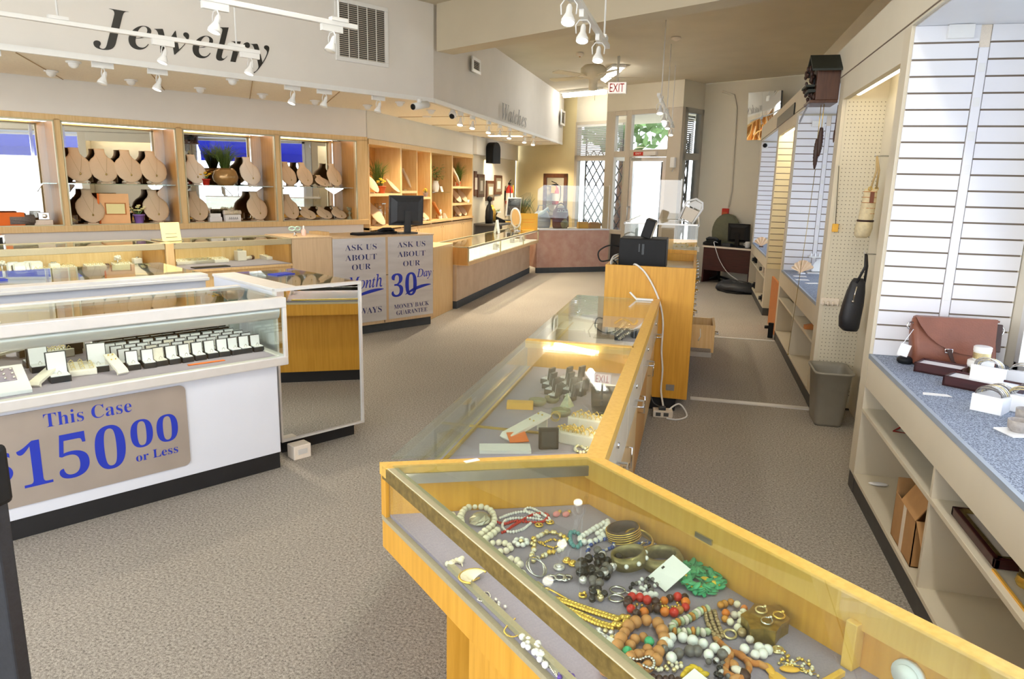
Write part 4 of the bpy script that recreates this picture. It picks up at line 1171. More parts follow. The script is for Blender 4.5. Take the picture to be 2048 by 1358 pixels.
t.part('ring', MB().tube(hoop((.008, 0, .10), .03, 14, PI/2), .003, 5, True), M_gold, loc=True)
for k, q in enumerate([(-4.2, 11.8851, 1.0408), (-4.2, 12.122, 1.041)]):
    solo('cuff_stand', MB().prism([(-.03, 0), (.03, 0), (.02, .02), (-.01, .08), (-.03, .09)], -.035, .035, 'y'), M_leath, ['cream slanted display stand beside the standing disc', 'cream slanted display stand at the right end of the third unit'][k], 'display stand', (-4.2, q[1], DK), loc=True, bevel=.004)
y = (-4.16, 10.779, 1.0662)[1]
solo('ring_dish', MB().lathe([(.02, 0), (.04, .02), (.05, .04), (.045, .04), (.02, .012)], 14), M_satin, 'small white dish on the deck of the second unit', 'dish', (-4.16, y, DK), loc=True)
y = (-4.16, 13.0294, 1.3152)[1]
solo('small_cup', MB().lathe([(.02, 0), (.03, .05), (.026, .05), (.017, .01)], 14), M_satin, 'small white cup on the middle shelf of the farthest unit', 'cup', (-4.16, y, 1.269), loc=True)

# ------------------------------------------------------------------ things on the left wall beyond the shelves
XW = -4.1
def picture(label, p0, p1):
    y0, y1, z0, z1 = p0[1], p1[1], p1[2], p0[2]
    t = Thing('picture', label, 'picture', (XW, (y0+y1)/2, z0), I4, 'framed certificates on the left wall')
    t.part('frame', MB().box(XW, XW+.03, y0, y1, z0, z1), M_walnut, bevel=.005)
    t.part('mount', MB().box(XW+.03, XW+.033, y0+.07, y1-.07, z0+.06, z1-.06), mat('grey_brown_mount', '#8a7d68', .8))
    t.part('sheet', MB().box(XW+.033, XW+.035, y0+.15, y1-.15, z0+.12, z1-.12), M_linenp)
picture('dark framed certificate just behind the shelf unit end', (-4.1, 13.1643, 1.8484), (-4.1, 13.3084, 1.3878))
picture('framed certificate, leftmost of the three shown fully on the wall', (-4.1, 13.3739, 1.7978), (-4.1, 13.8285, 1.3641))
picture('framed certificate hung lowest, middle of the wall group', (-4.1, 13.9705, 1.684), (-4.1, 14.542, 1.286))
picture('framed certificate hung highest, right of the wall group', (-4.1, 14.5874, 1.8021), (-4.1, 15.148, 1.404))
y, z = (-4.05, 13.8441, 2.1981)[1:]
t = Thing('wall_speaker', 'black arched loudspeaker mounted on the left wall', 'speaker', (XW, y, z), I4)
pr = [(-.13, -.19), (.13, -.19), (.13, .08)]+[(.13*math.cos(a*PI/8), .08+.13*math.sin(a*PI/8)) for a in range(1, 8)]+[(-.13, .08)]
Mx = frame_M((XW+.12, y, z), (.35, .94, 0), (0, 0, 1))
t.part('cabinet', MB().prism(pr, 0, .16, 'z', Mx), M_blackp, bevel=.006)
t.part('grille', MB().prism([(u*.9, v*.93) for u, v in pr], .16, .166, 'z', Mx), M_blackp)
t.part('bracket', MB().tube([(XW, y-.08, z+.03), (XW+.14, y-.03, z+.03)], .02, 8).box(XW, XW+.012, y-.14, y-.02, z-.03, z+.1), M_aluw)
y, z = (-4.02, 15.5004, 1.4359)[1:]
t = Thing('fire_extinguisher', 'red fire extinguisher with yellow tag on the left wall', 'fire extinguisher', (XW+.1, y, z-.25), I4)
t.part('cylinder', MB().lathe([(.07, 0), (.08, .03), (.08, .30), (.06, .37), (.025, .41), (.025, .43)], 18), M_red, loc=True)
t.part('label_band', MB().lathe([(.081, .08), (.081, .25)], 18, cap=False), M_whitep, loc=True)
t.part('valve', MB().box(-.02, .02, -.05, .05, .43, .47).tube([(0, -.02, .48), (0, .11, .53)], .01, 6).tube([(0, -.02, .46), (0, .10, .45)], .01, 6).tube([(0, -.04, .44), (.04, -.10, .42), (.05, -.11, .2), (.05, -.09, .08)], .010, 6), M_blackp, loc=True)
t.part('tag', MB().box(.06, .066, .02, .13, .26, .42), M_yellowc, loc=True)
t.part('bracket', MB().box(-.10, -.07, -.05, .05, .1, .3), M_blackp, loc=True)

# mirror on the yellow wall
p0, p1 = (-11.1, 11.97, 1.874), (-10.405, 11.97, 0.888)
t = Thing('wall_mirror', 'dark wooden framed mirror on the yellow back wall', 'mirror', (p0[0], BK-.03, p1[2]), WF)
a0, a1, z0, z1 = p0[0], p1[0], p1[2], p0[2]
t.part('frame', MB().box(a0, a1, BK-.035, BK-.002, z1-.09, z1).box(a0, a1, BK-.035, BK-.002, z0, z0+.09).box(a0, a0+.09, BK-.035, BK-.002, z0, z1).box(a1-.09, a1, BK-.035, BK-.002, z0, z1), M_walnut, bevel=.008)
t.part('mirror_glass', MB().box(a0+.08, a1-.08, BK-.015, BK-.005, z0+.08, z1-.08), M_mirror)

# ------------------------------------------------------------------ watch counter
A, Bk = -2.80, -3.42
y0, y1 = 8.81, 13.08
t = Thing('watch_counter', 'long maple counter with low glass display top below the Watches sign', 'display counter', (-3.05, 11, 0), I4)
t.part('base', MB().box(Bk, -2.96, y0, y1, .1, .575), M_taupew)
t.part('base_strip', MB().box(Bk+.02, -2.955, y0, y1, 0, .1), M_base)
t.part('deck', MB().box(Bk, A, y0, y1, .572, .622), M_maple, bevel=.003)
t.part('felt', MB().box(Bk+.02, A-.01, y0+.01, y1-.01, .622, .628), M_satin)
t.part('front_glass', MB().box(A-.008, A-.002, y0, y1, .625, .79), M_glass)
t.part('top_glass', MB().box(Bk+.02, A-.01, y0, y1, .806, .812), M_glassg)
t.part('top_frame', MB().box(A-.02, A+.004, y0, y1, .785, .814).box(Bk, Bk+.02, y0, y1, .80, .814).box(Bk, A, y0, y0+.02, .795, .814), M_brass)
for yy in (y0+.01, 10.4, 11.9, y1-.01): t.part('post', MB().box(A-.014, A+.003, yy-.012, yy+.012, .62, .80), M_brass)
t.part('end_panel', MB().box(Bk, A-.01, y0-.004, y0+.012, .58, .80), M_mapled)
t.part('back_panel', MB().box(Bk, Bk+.015, y0, y1, .62, .80), M_mapled)
t.part('light_tube', MB().tube([(A-.035, y0+.05, .78), (A-.035, y1-.05, .78)], .008, 8), M_fluorw)
solo('corner_cabinet', MB().box(-3.40, -3.0, 7.95, 8.78, .0, .86), M_maple, 'low maple cabinet between reception and the watch counter', 'cabinet', (-3.1, 8.4, 0), bevel=.004)
for k, yy in enumerate((9.05, 9.25, 9.5, 10.65, 10.9, 12.1, 12.35, 12.7)):
    t = Thing('watch_stand', 'white watch stand in the glass watch counter, %s from reception' % ORD[k], 'watch stand', (-2.95-.05*(k % 3), yy, .628), I4, 'watch stands in the watch counter')
    t.part('cuff', MB().prism([(-.035, 0), (.035, 0), (.03, .02), (-.01, .095), (-.03, .095)], -.03, .03, 'y'), M_satin, bevel=.006, loc=True)
    t.part('watch', MB().tube([(.016, 0, .058), (.024, 0, .062)], .018, 12).tube(hoop((-.005, 0, .05), .036, 14, PI/2, 0, .8), .006, 5, True), M_silver, loc=True)
p = (-3.3066, 11.6663, 0.82)
t = Thing('tent_card', 'white folded card standing on the watch counter glass', 'card sign', (-3.18, p[1]-.0, .814), I4)
t.part('face', MB().prism([(0, 0), (.004, 0), (-.03, .22), (-.034, .22)], -.07, .07, 'y'), M_whitep, loc=True)
t.part('back_leg', MB().prism([(-.07, 0), (-.066, 0), (-.03, .22), (-.034, .22)], -.07, .07, 'y'), M_whitep, loc=True)
p = (-2.98, 13.753, 0.801)
t = Thing('notice_board', 'orange card notice standing on the watch counter end', 'card sign', (-2.95, 12.75, .814), I4)
Mx = frame_M((-2.92, 12.72, .815), (.93, .36, 0), (0, 0, 1))
t.part('card', MB().prism([(-.17, 0), (.17, 0), (.17, .30), (-.17, .30)], -.004, .004, 'z', Mx), M_yellowc)
pt = MB()
for i, w in enumerate((.12, .10)): pt.prism([(-w, .19-.05*i), (w, .19-.05*i), (w, .195-.05*i), (-w, .195-.05*i)], .004, .005, 'z', Mx)
t.part('print', pt, M_orange)
t.part('foot', MB().prism([(-.12, 0), (.12, 0), (.12, .012), (-.12, .012)], -.05, .05, 'z', Mx), M_yellowc)
t = Thing('oval_mirror', 'white framed oval countertop mirror on the watch counter', 'mirror', (-3.1, 12.45, .814), I4)
Mx = frame_M((-3.08, 12.42, 1.04), (.93, -.36, 0), (-.05, -.12, 1))
el = lambda a, b, n=24: [(a*math.cos(2*PI*i/n), b*math.sin(2*PI*i/n)) for i in range(n)]
t.part('frame', MB().tube([tuple(Mx @ Vector((*q, 0))) for q in el(.10, .165)], .016, 8, True), M_white)
t.part('mirror_glass', MB().prism(el(.095, .16), -.006, .004, 'z', Mx), M_mirror)
t.part('stand', MB().tube([(-3.17, 12.45, 1.02), (-3.17, 12.46, .84)], .008, 6).tube([(-2.99, 12.39, 1.02), (-2.99, 12.40, .84)], .008, 6).lathe([(.09, 0), (.09, .012), (.03, .03)], 18, xf((-3.08, 12.44, .814))), M_chrome)

# pink counter across the back, with glass guards
def dirp(p, q):
    v = Vector((q[0]-p[0], q[1]-p[1], 0)); return v.normalized()
PA, PB_ = Vector((-2.83, 13.10, 0)), Vector((-1.60, 13.95, 0))
PM = frame_M(PA, PB_-PA, (0, 0, 1))       # x along the counter, y up, z towards the room
LN = (PB_-PA).length
t = Thing('pink_counter', 'pink mottled counter with white top edge before the back wall', 'counter', tuple(PA), I4)
def pb(m, x0, x1, y0, y1, z0, z1): return m.box(x0, x1, y0, y1, z0, z1, PM)
t.part('front', pb(MB(), 0, LN, .1, .80, -.06, 0), M_pink)
t.part('base_strip', pb(MB(), 0, LN, 0, .1, -.05, .004), M_base)
t.part('top', pb(MB(), -.02, LN, .80, .822, -.55, .012), M_whitelam)
t.part('side', pb(MB(), 0, .03, .1, .8, -.55, -.06), M_pink)
t = Thing('glass_guard', 'clear glass guard with clipped corner standing on the pink counter', 'glass screen', tuple(PA+Vector((0, 0, .823))), I4)
t.part('pane', MB().prism([(0, .823), (LN-.03, .823), (LN-.03, 1.62), (.12, 1.62), (0, 1.54)], -.03, -.022, 'z', PM), M_acryl)
t.part('edge_strip', pb(MB(), LN-.03, LN-.015, .823, 1.64, -.034, -.018), M_white)
t = Thing('glass_guard', 'shorter glass guard with sloped corner behind the orange notice', 'glass screen', (-3.35, 12.9, .8), I4)
GM = frame_M((-3.36, 12.95, 0), (.93, .36, 0), (0, 0, 1))
t.part('pane', MB().prism([(0, 1.0), (.42, 1.0), (.42, 1.48), (.33, 1.48), (0, 1.27)], 0, .006, 'z', GM), M_acryl)
t.part('foot', MB().prism([(0, .815), (.42, .815), (.42, 1.0), (0, 1.0)], 0, .006, 'z', GM), M_acryl)
# what lies behind the guard
def onp(px): return px
t = Thing('handbag', 'dark red leather handbag with silver buckles behind the glass guard', 'handbag', (-2.38, 12.95, .82), I4)
B0 = Vector((-2.50, 13.62, .823))
HM = xf(tuple(B0), .6)
rg = []
for v, w, d in ((0, .15, .06), (.05, .165, .075), (.2, .17, .08), (.33, .15, .06), (.38, .12, .03)):
    rg.append([(w*math.cos(2*PI*j/18)*(.85+.15*abs(math.cos(2*PI*j/18))), d*math.sin(2*PI*j/18), v) for j in range(18)])
M_maroon = mat('maroon_leather', '#5a1c2a', .4, var=.12, scale=20)
t.root.matrix_world = HM
t.part('body', MB().rings(rg), M_maroon, loc=True)
t.part('strap', MB().tube([(-.10, 0, .36), (-.07, 0, .44), (0, 0, .47), (.07, 0, .44), (.10, 0, .36)], .013, 8).tube([(.12, 0, .34), (.17, .02, .2), (.18, .03, 0.02)], .012, 6), M_maroon, loc=True)
t.part('buckle', MB().tube(hoop((-.06, -.075, .33), .025, 12, PI/2), .005, 5, True).tube(hoop((.03, -.075, .33), .025, 12, PI/2), .005, 5, True).tube([(-.11, -.07, .31), (.11, -.07, .31)], .005, 5), M_chrome, loc=True)
t = Thing('handbag', 'soft grey-blue handbag with pale scarf beside the dark red handbag', 'handbag', (-2.8, 13.6, .823), I4)
t.root.matrix_world = xf((-2.86, 13.55, .823), .5)
rg = []
for v, w, d in ((0, .17, .07), (.06, .19, .085), (.18, .185, .08), (.27, .14, .06), (.32, .08, .03)):
    rg.append([(w*math.cos(2*PI*j/18), d*math.sin(2*PI*j/18), v) for j in range(18)])
t.part('body', MB().rings(rg), mat('grey_blue_cloth', '#a9b3c4', .8, var=.08), loc=True)
t.part('scarf', MB().tube([(-.10, -.08, .24), (.02, -.10, .30), (.10, -.07, .36), (.14, -.03, .30)], [.03, .035, .03, .015], 8), mat('pale_blue_silk', '#b9d0e4', .4), loc=True)
t.part('strap', MB().tube([(-.09, 0, .3), (-.05, 0, .42), (.05, 0, .42), (.09, 0, .3)], .01, 6), mat('grey_strap', '#77727a', .6), loc=True)
def onpink(x, d=.15, z=.823):
    v = PM @ Vector((x, z, -d)); return (v.x, v.y, v.z)
p = onpink(1.02, .2)
t = Thing('card_holder', 'yellow card holder box with pens behind the glass guard', 'card holder', p, I4, None, .6)
t.part('box', MB().box(-.10, .10, -.05, .05, 0, .012).box(-.10, .10, -.05, -.04, 0, .12).box(-.10, .10, .04, .05, 0, .12).box(-.10, -.09, -.05, .05, 0, .12).box(.09, .10, -.05, .05, 0, .12), M_yellowc, loc=True)
t.part('pen', MB().tube([(-.06, 0, .01), (-.08, .01, .2)], .005, 6).tube([(.05, 0, .01), (.04, .01, .21)], .005, 6).tube([(.07, 0, .01), (.085, 0, .19)], .005, 6), M_walnut, loc=True)
solo('brochure_box', MB().box(-.11, .11, -.05, .05, 0, .10).box(-.10, .08, -.04, .04, .10, .115), M_card, 'brown cardboard brochure box right of the yellow holder', 'box', onpink(1.28, .2), rz=.6, loc=True)
t = Thing('pottery_jar', 'small speckled pottery jar behind the glass guard', 'jar', onpink(.62, .22), I4)
t.part('jar', MB().lathe([(.05, 0), (.09, .05), (.10, .10), (.06, .17), (.03, .19), (.035, .22), (.028, .22)], 18), M_stone, loc=True)
t.part('stopper', MB().lathe([(.028, .21), (.034, .24), (.012, .27)], 12), M_blackp, loc=True)
t = Thing('table_lamp', 'white shaded lamp behind the glass guard beside the red handbag', 'lamp', onpink(.62, .42), I4)
t.part('shade', MB().lathe([(.11, .28), (.10, .42)], 20, cap=False), M_white, loc=True)
t.part('stem', MB().lathe([(.05, 0), (.05, .012), (.01, .03), (.01, .34)], 14), M_blackp, loc=True)

# desk corner behind the watch counter
t = Thing('wall_desk', 'grey wall desk shelf behind the watch counter', 'desk', (-3.85, 13.8, 0), I4)
t.part('top', MB().box(-4.1, -3.58, 13.2, 15.2, .84, .875), M_grey, bevel=.004)
t.part('leg', MB().box(-3.66, -3.6, 13.25, 13.31, 0, .84), M_grey)
t.part('leg', MB().box(-3.66, -3.6, 15.1, 15.16, 0, .84), M_grey)
t.part('back_rail', MB().box(-4.1, -4.07, 13.2, 15.2, .6, .84), M_grey)
def deskp(q): return (min(max(q[0], -4.0), -3.68), q[1], .875)
t = Thing('necklace_stand', 'black bust stand hung with gold chains on the wall desk', 'necklace stand', (-3.86, 13.45, .875), I4)
t.part('bust_form', MB().rings([[(w*.5*math.cos(2*PI*j/16), w*math.sin(2*PI*j/16), z) for j in range(16)] for z, w in ((0, .14), (.1, .15), (.24, .14), (.33, .10), (.37, .05), (.42, .04))]).ball((0, 0, .46), .055, 12, 8), M_blackp, loc=True)
ch = MB()
for i in range(7): ch.tube([(.05, -.06+.02*i, .35), (.10, -.07+.028*i, .22), (.09, -.06+.03*i, .04+.015*(i % 3))], .004, 5)
t.part('chain', ch, M_gold, loc=True)
t = Thing('telephone', 'black office telephone with white handset top on the wall desk', 'telephone', (-3.80, 13.95, .875), I4, None, .3)
t.part('body', MB().prism([(-.12, 0), (.12, 0), (.12, .04), (-.12, .14)], -.13, .13, 'y'), M_blackp, bevel=.006, loc=True)
t.part('handset', MB().tube([(-.08, -.12, .16), (-.06, -.06, .19), (-.06, .06, .19), (-.08, .12, .16)], .03, 8), M_darkgp, loc=True)
t.part('paper', MB().box(-.11, .03, -.11, .11, .20, .206), M_whitep, loc=True)
solo('envelope', MB().box(-.08, .08, -.12, .12, 0, .012), M_yellowc, 'orange envelope lying before the office telephone', 'envelope', (-3.66, 14.15, .875), loc=True)
t = monitor('computer_monitor', 'grey monitor with white bezel on the wall desk', (-3.72, 14.75, .875), I4, -.5, .42, .38, .10, M_darkgp, M_white)
t = Thing('leafy_plant', 'small green plant on the wall desk behind the telephone', 'potted plant', (-3.95, 14.2, .875), I4)
t.part('pot', MB().lathe([(.04, 0), (.055, .09), (.05, .09)], 14), M_terra, loc=True)
m = MB()
for i in range(50):
    a = i*2.4
    m.tube([(0, 0, .08), (.05*math.cos(a), .05*math.sin(a), .2), (.10*math.cos(a), .10*math.sin(a), .22+.05*math.sin(i))], [.005, .006, .001], 4)
t.part('leaves', m, M_leaf, loc=True)
p = (-11.595, 11.75, 1.226)
t = Thing('spiky_plant', 'spiky dark green floor plant in the yellow back corner', 'potted plant', (p[0]+.1, 11.72, 0), WF)
t.part('pot', MB().lathe([(.10, 0), (.15, .28), (.14, .28)], 16), M_terra, loc=True)
m = MB()
for i in range(40):
    a = i*2.399; r_ = .28+.1*math.sin(i*1.7)
    m.tube([(0, 0, .9), (r_*.5*math.cos(a), r_*.5*math.sin(a), 1.20+.1*math.sin(i)), (r_*math.cos(a), r_*math.sin(a), 1.12+.3*math.sin(i*.7))], [.012, .010, .002], 4)
t.part('leaves', m, M_leafd, loc=True)
t.part('trunk', MB().tube([(0, 0, .25), (.02, 0, .6), (0, 0, .95)], .025, 8), M_walnut, loc=True)
# ------------------------------------------------------------------ honey oak display cases in the middle
HT = .833       # top of the oak cases
DB = .69        # their felt deck
mA, mB = (-.80, 1.757), (-.21, 2.002)     # mitre between the two cases
def wb(p):      # B frame -> world
    v = BF @ Vector((p[0], p[1], 0)); return (v.x, v.y)
t = Thing('display_case', 'oak glass-topped display case running down the aisle to the till cabinet', 'display case', (-.5, 3.5, 0), I4)
polyA = [mA, (-.21, mB[1]), (-.21, 5.15), (-.80, 5.15)]
ins = lambda P, d: [(P[0][0]+d, P[0][1]+d*.6), (P[1][0]-d, P[1][1]+d*.2), (P[2][0]-d, P[2][1]-d), (P[3][0]+d, P[3][1]-d)]
t.part('base', MB().prism([(-.64, 1.83), (-.235, 2.0), (-.235, 5.15), (-.64, 5.15)], .09, .58), M_oak)
t.part('kick_plate', MB().prism([(-.62, 1.9), (-.25, 2.05), (-.25, 5.15), (-.62, 5.15)], 0, .09), M_black)
t.part('case_bottom', MB().prism(polyA, .58, .672), M_oak, bevel=.004)
t.part('deck', MB().prism(ins(polyA, .02), .672, DB), M_felt)
t.part('front_glass', MB().box(-.797, -.791, 1.76, 5.15, .672, .80), M_glass)
t.part('glass_channel', MB().box(-.803, -.785, 1.76, 5.15, .668, .682), M_brass)
t.part('top_glass', MB().prism([(-.80, 1.80), (-.25, 2.03), (-.25, 5.13), (-.80, 5.15)], .822, .829), M_glassg)
t.part('right_rail', MB().prism([(-.262, 1.985), (-.205, 1.958), (-.205, 5.155), (-.255, 5.155)], .78, HT-.002), M_oakl, bevel=.003)
t.part('cross_rail', MB().box(-.80, -.25, 3.485, 3.53, .79, HT-.002), M_oakl, bevel=.003)
t.part('section_panel', MB().box(-.79, -.25, 3.50, 3.515, DB, .80), M_oak)
t.part('end_rail', MB().box(-.80, -.25, 5.135, 5.15, .80, .826), M_glassg)
t.part('felt_strip', MB().box(-.785, -.26, 2.50, 2.513, DB, DB+.006).box(-.762, -.752, 1.9, 3.48, DB, DB+.012).box(-.762, -.752, 3.55, 5.1, DB, DB+.012), M_gold)
t.part('side_panel', MB().box(-.235, -.222, 2.02, 5.15, DB-.02, .79), M_oak)
t.part('light_tube', MB().tube([(-.243, 2.1, .771), (-.243, 5.05, .771)], .006, 8), M_fluor)  # tube added out of sight under the rail to brighten the case
t.part('light_tube', MB().tube([(-.70, 3.55, .80), (-.32, 3.55, .80)], .006, 8).tube([(-.70, 3.465, .80), (-.42, 3.465, .80)], .006, 8), M_fluor)
M_creamd = mat('cream_drawer_front', '#dcd0b8', .25, var=.03)
for i in range(4):
    y0, y1 = 2.03+.78*i, 2.03+.78*(i+1)-.012
    d = t.part('drawer', MB().box(-.235, -.207, y0, y1, .585, .775), M_creamd, bevel=.003)
    yc = y0+.30
    t.part('handle', MB().tube([(-.207, yc-.05, .66), (-.165, yc-.05, .66), (-.165, yc+.05, .66), (-.207, yc+.05, .66)], .005, 6), M_chrome, parent=d)
    t.part('lock', MB().tube([(-.207, yc+.02, .735), (-.198, yc+.02, .735)], .011, 10), M_chrome, parent=d)
    d = t.part('door', MB().box(-.236, -.222, y0, y1, .10, .575), M_maple if i % 2 else M_mapled, bevel=.003)
    t.part('handle', MB().tube([(-.222, y0+.06, .45), (-.19, y0+.06, .45), (-.19, y0+.06, .54), (-.222, y0+.06, .54)], .005, 6), M_chrome, parent=d)

t = Thing('display_case', 'angled oak glass-topped display case full of costume jewelry, nearest the camera', 'display case', (1.0, .8, 0), BF)
YE = 0.0
polyB = [(.725, 1.777), (.725, YE), (1.294, YE), (1.294, 1.53)]
t.part('base', MB().prism([(.80, 1.40), (.80, YE), (1.26, YE), (1.26, 1.30)], .09, .58), M_oak)
t.part('kick_plate', MB().prism([(.83, 1.37), (.83, YE), (1.24, YE), (1.24, 1.28)], 0, .09), M_black)
t.part('case_bottom', MB().prism(polyB[::-1], .58, .672), M_oak, bevel=.004)
t.part('deck', MB().prism([(.735, 1.74), (1.28, 1.50), (1.28, YE), (.735, YE)], .672, DB), M_felt)
t.part('front_glass', MB().box(.729, .735, YE, 1.765, .672, .80), M_glass)
t.part('glass_channel', MB().box(.722, .742, YE, 1.77, .666, .680).box(.737, .752, YE, 1.40, DB, DB+.012), M_brass)
t.part('front_rail', MB().box(.725, .753, YE, 1.757, .806, .832), M_brass, bevel=.002)
t.part('rail_face', MB().box(.722, .726, YE, 1.762, .792, .829), M_antique)
t.part('top_glass', MB().prism([(.74, 1.73), (1.25, 1.515), (1.25, YE), (.74, YE)], .8335, .838), M_glassg)
t.part('mitre_rail', MB().prism([(.722, 1.783), (1.298, 1.537), (1.294, 1.49), (.722, 1.733)], .80, HT), M_oakl, bevel=.003)
t.part('mitre_track', MB().prism([(.735, 1.730), (1.25, 1.508), (1.25, 1.500), (.735, 1.722)], .785, .815), M_alu)
t.part('end_wall', MB().prism([(.735, 1.75), (1.28, 1.516), (1.278, 1.504), (.735, 1.738)], DB, .80), M_oak)
t.part('corner_post', MB().box(.724, .745, 1.745, 1.776, .672, .80), M_oak)
t.part('back_rail', MB().prism([(1.248, 1.553), (1.296, 1.533), (1.296, YE), (1.248, YE)], .775, HT-.001), M_oakl, bevel=.003)
t.part('back_wall', MB().box(1.262, 1.285, YE, 1.52, DB, .79), M_oak)
t.part('divider', MB().box(1.232, 1.262, .662, .686, DB, .79).box(.74, 1.21, .66, .672, DB, DB+.012), M_oakl, bevel=.002)
t.part('latch', MB().box(1.244, 1.2485, (1.248, 1.036, 0.788)[1], (1.248, 1.088, 0.791)[1], .781, .795), M_alu)
t.part('tape', MB().box(.93, .975, 1.655, 1.672, HT, HT+.001, None), M_whitep)
q = (1.26, 0.57, 0.733)
t.part('puck_light', MB().tube([(1.262, q[1], q[2]), (1.252, q[1], q[2])], .030, 20).tube([(1.252, q[1], q[2]), (1.246, q[1], q[2])], .022, 18), M_white)
t.part('light_tube', MB().tube([(.740, .05, .797), (.740, 1.68, .797)], .008, 8), M_fluorw)

# ------------------------------------------------------------------ costume jewelry on the felt
def catmull(P, per=8, closed=False):
    P = [Vector(p) for p in P]; n = len(P); out = []
    for i in range(n if closed else n-1):
        g = lambda k: P[k % n] if closed else P[max(0, min(n-1, k))]
        a, b, c, d = g(i-1), g(i), g(i+1), g(i+2)
        for j in range(per):
            u = j/per
            out.append(.5*((2*b)+(c-a)*u+(2*a-5*b+4*c-d)*u*u+(3*b-a-3*c+d)*u**3))
    if not closed: out.append(P[-1])
    return out
def resample(C, step, closed):
    out = [C[0]]; acc = 0
    L = C+([C[0]] if closed else [])
    for a, b in zip(L, L[1:]):
        seg = (b-a).length; p = step-acc
        while p <= seg:
            out.append(a+(b-a)*(p/seg)); p += step
        acc = (acc+seg) % step if seg else acc
    return out
def strand(name, label, cat, px, r, mats, closed=False, F=BF, z=DB, shape=1.0, jit=0.0, thread=None, rnd_m=False, lift=0.0, extra=None, group=None):
    C = catmull(px, 8, closed)
    pts = resample([Vector((p.x, p.y, 0)) for p in C], r*2*.96*(shape if shape < 1 else 1), closed)
    c = sum((p for p in pts), Vector())/len(pts)
    t = Thing(name, label, cat, (c.x, c.y, z), F, group)
    mbs = [MB() for _ in mats]
    for i, p in enumerate(pts):
        k = rnd.randrange(len(mats)) if rnd_m else i % len(mats)
        d = (pts[(i+1) % len(pts)]-p)
        rr_ = r*rnd.uniform(.9, 1.08)
        ok = False
        q = (p.x+rnd.uniform(-jit, jit), p.y+rnd.uniform(-jit, jit), z+r+rnd.uniform(0, lift))
        if shape != 1.0:
            ang = math.atan2(d.y, d.x)
            mbs[k].ball((0, 0, 0), (rr_*shape, rr_, rr_), 8, 6, xf(q, ang))
        else: mbs[k].ball(q, rr_, 8, 6)
    for k, m in enumerate(mats):
        if mbs[k].v: t.part('beads', mbs[k], m)
    if thread: t.part('thread', MB().tube([(p.x, p.y, z+r) for p in pts], r*.25, 5, closed), thread)
    if extra: extra(t)
    return t
M_pearl = mat('ivory_pearl', '#efe6cc', .22, var=.03)
M_bonewhite = mat('white_bead', '#f2efe8', .3, var=.02)
M_redb = mat('red_bead', '#c8281e', .3)
M_orangeb = mat('orange_bead', '#dd7a22', .3)
M_amber = mat('amber_bead', '#c98a3a', .25, var=.25, scale=60)
M_brownb = mat('dark_brown_bead', '#3f211a', .3)
M_woodb = mat('tan_wood_bead', '#c48a50', .5, var=.12, scale=40)
M_teal = mat('teal_bead', '#5f9a9a', .25)
M_blueb = mat('blue_crystal', '#2f4fa0', .12, var=.2)
M_blackb = mat('black_crystal', '#1c1a1c', .12)
M_clear = mat('clear_crystal', '#dcd6d2', .06, .4, var=.15, scale=200)
M_jade = mat('pale_jade_bead', '#b9c4a0', .35, var=.2, scale=40)
M_green = mat('green_leaf_bead', '#3fae78', .4, var=.15, scale=60)
M_yel = mat('yellow_bead', '#e8c22c', .4)
M_greyb = mat('grey_pearl', '#6c6662', .2)
M_bronzeb = mat('bronze_pearl', '#b39a72', .25, .4)
M_pinke = mat('pink_enamel', '#e08a8a', .3)
M_purple = mat('purple_bead', '#5a3a9a', .25)
N = 'necklace'; BR = 'bracelet'
strand('pearl_necklace', 'ivory pearl necklace looped around the large smoky crystal', N, [(0.874, 1.63, 0.7), (0.861, 1.585, 0.7), (0.905, 1.63, 0.7), (0.933, 1.651, 0.7), (0.962, 1.645, 0.7), (0.981, 1.611, 0.7), (0.966, 1.559, 0.7), (0.939, 1.523, 0.7), (0.892, 1.497, 0.7), (0.851, 1.477, 0.7), (0.855, 1.459, 0.7), (0.891, 1.469, 0.7), (0.949, 1.5, 0.7)], .0098, [M_pearl])
strand('pearl_necklace', 'short ivory pearl strand at the far left corner of the deck', N, [(0.851, 1.601, 0.7), (0.857, 1.57, 0.7), (0.883, 1.589, 0.7), (0.889, 1.621, 0.7), (0.901, 1.607, 0.7)], .008, [M_pearl])
q = (0.924, 1.565, 0.7)
solo('crystal_brooch', MB().rings([[(r_*math.cos(2*PI*j/9+.3*k), r_*.85*math.sin(2*PI*j/9+.3*k), z) for j in range(9)] for k, (r_, z) in enumerate(((.02, 0), (.032, .008), (.030, .018), (.018, .028), (.006, .032)))], False), M_smoky, 'large smoky faceted crystal ringed by ivory pearls', 'brooch', (q[0], q[1], DB), BF, loc=True)
strand('bead_necklace', 'white tube bead necklace twisted over a red strand', N, [(0.985, 1.558, 0.7), (1.038, 1.564, 0.7), (1.078, 1.548, 0.7), (1.085, 1.507, 0.7), (1.07, 1.56, 0.7), (1.095, 1.568, 0.7), (1.103, 1.504, 0.7), (1.092, 1.475, 0.7), (1.057, 1.516, 0.7), (0.998, 1.54, 0.7), (0.962, 1.509, 0.7), (0.964, 1.475, 0.7), (1.001, 1.47, 0.7), (1.042, 1.49, 0.7)], .0042, [M_bonewhite], thread=M_bonewhite)
strand('bead_necklace', 'red bead necklace under the white tube beads', N, [(0.966, 1.541, 0.7), (0.978, 1.521, 0.7), (1.011, 1.522, 0.7), (1.043, 1.496, 0.7), (1.073, 1.479, 0.7), (1.112, 1.506, 0.7), (1.083, 1.53, 0.7), (1, 1.504, 0.7), (0.958, 1.485, 0.7), (0.938, 1.483, 0.7)], .0042, [M_redb])
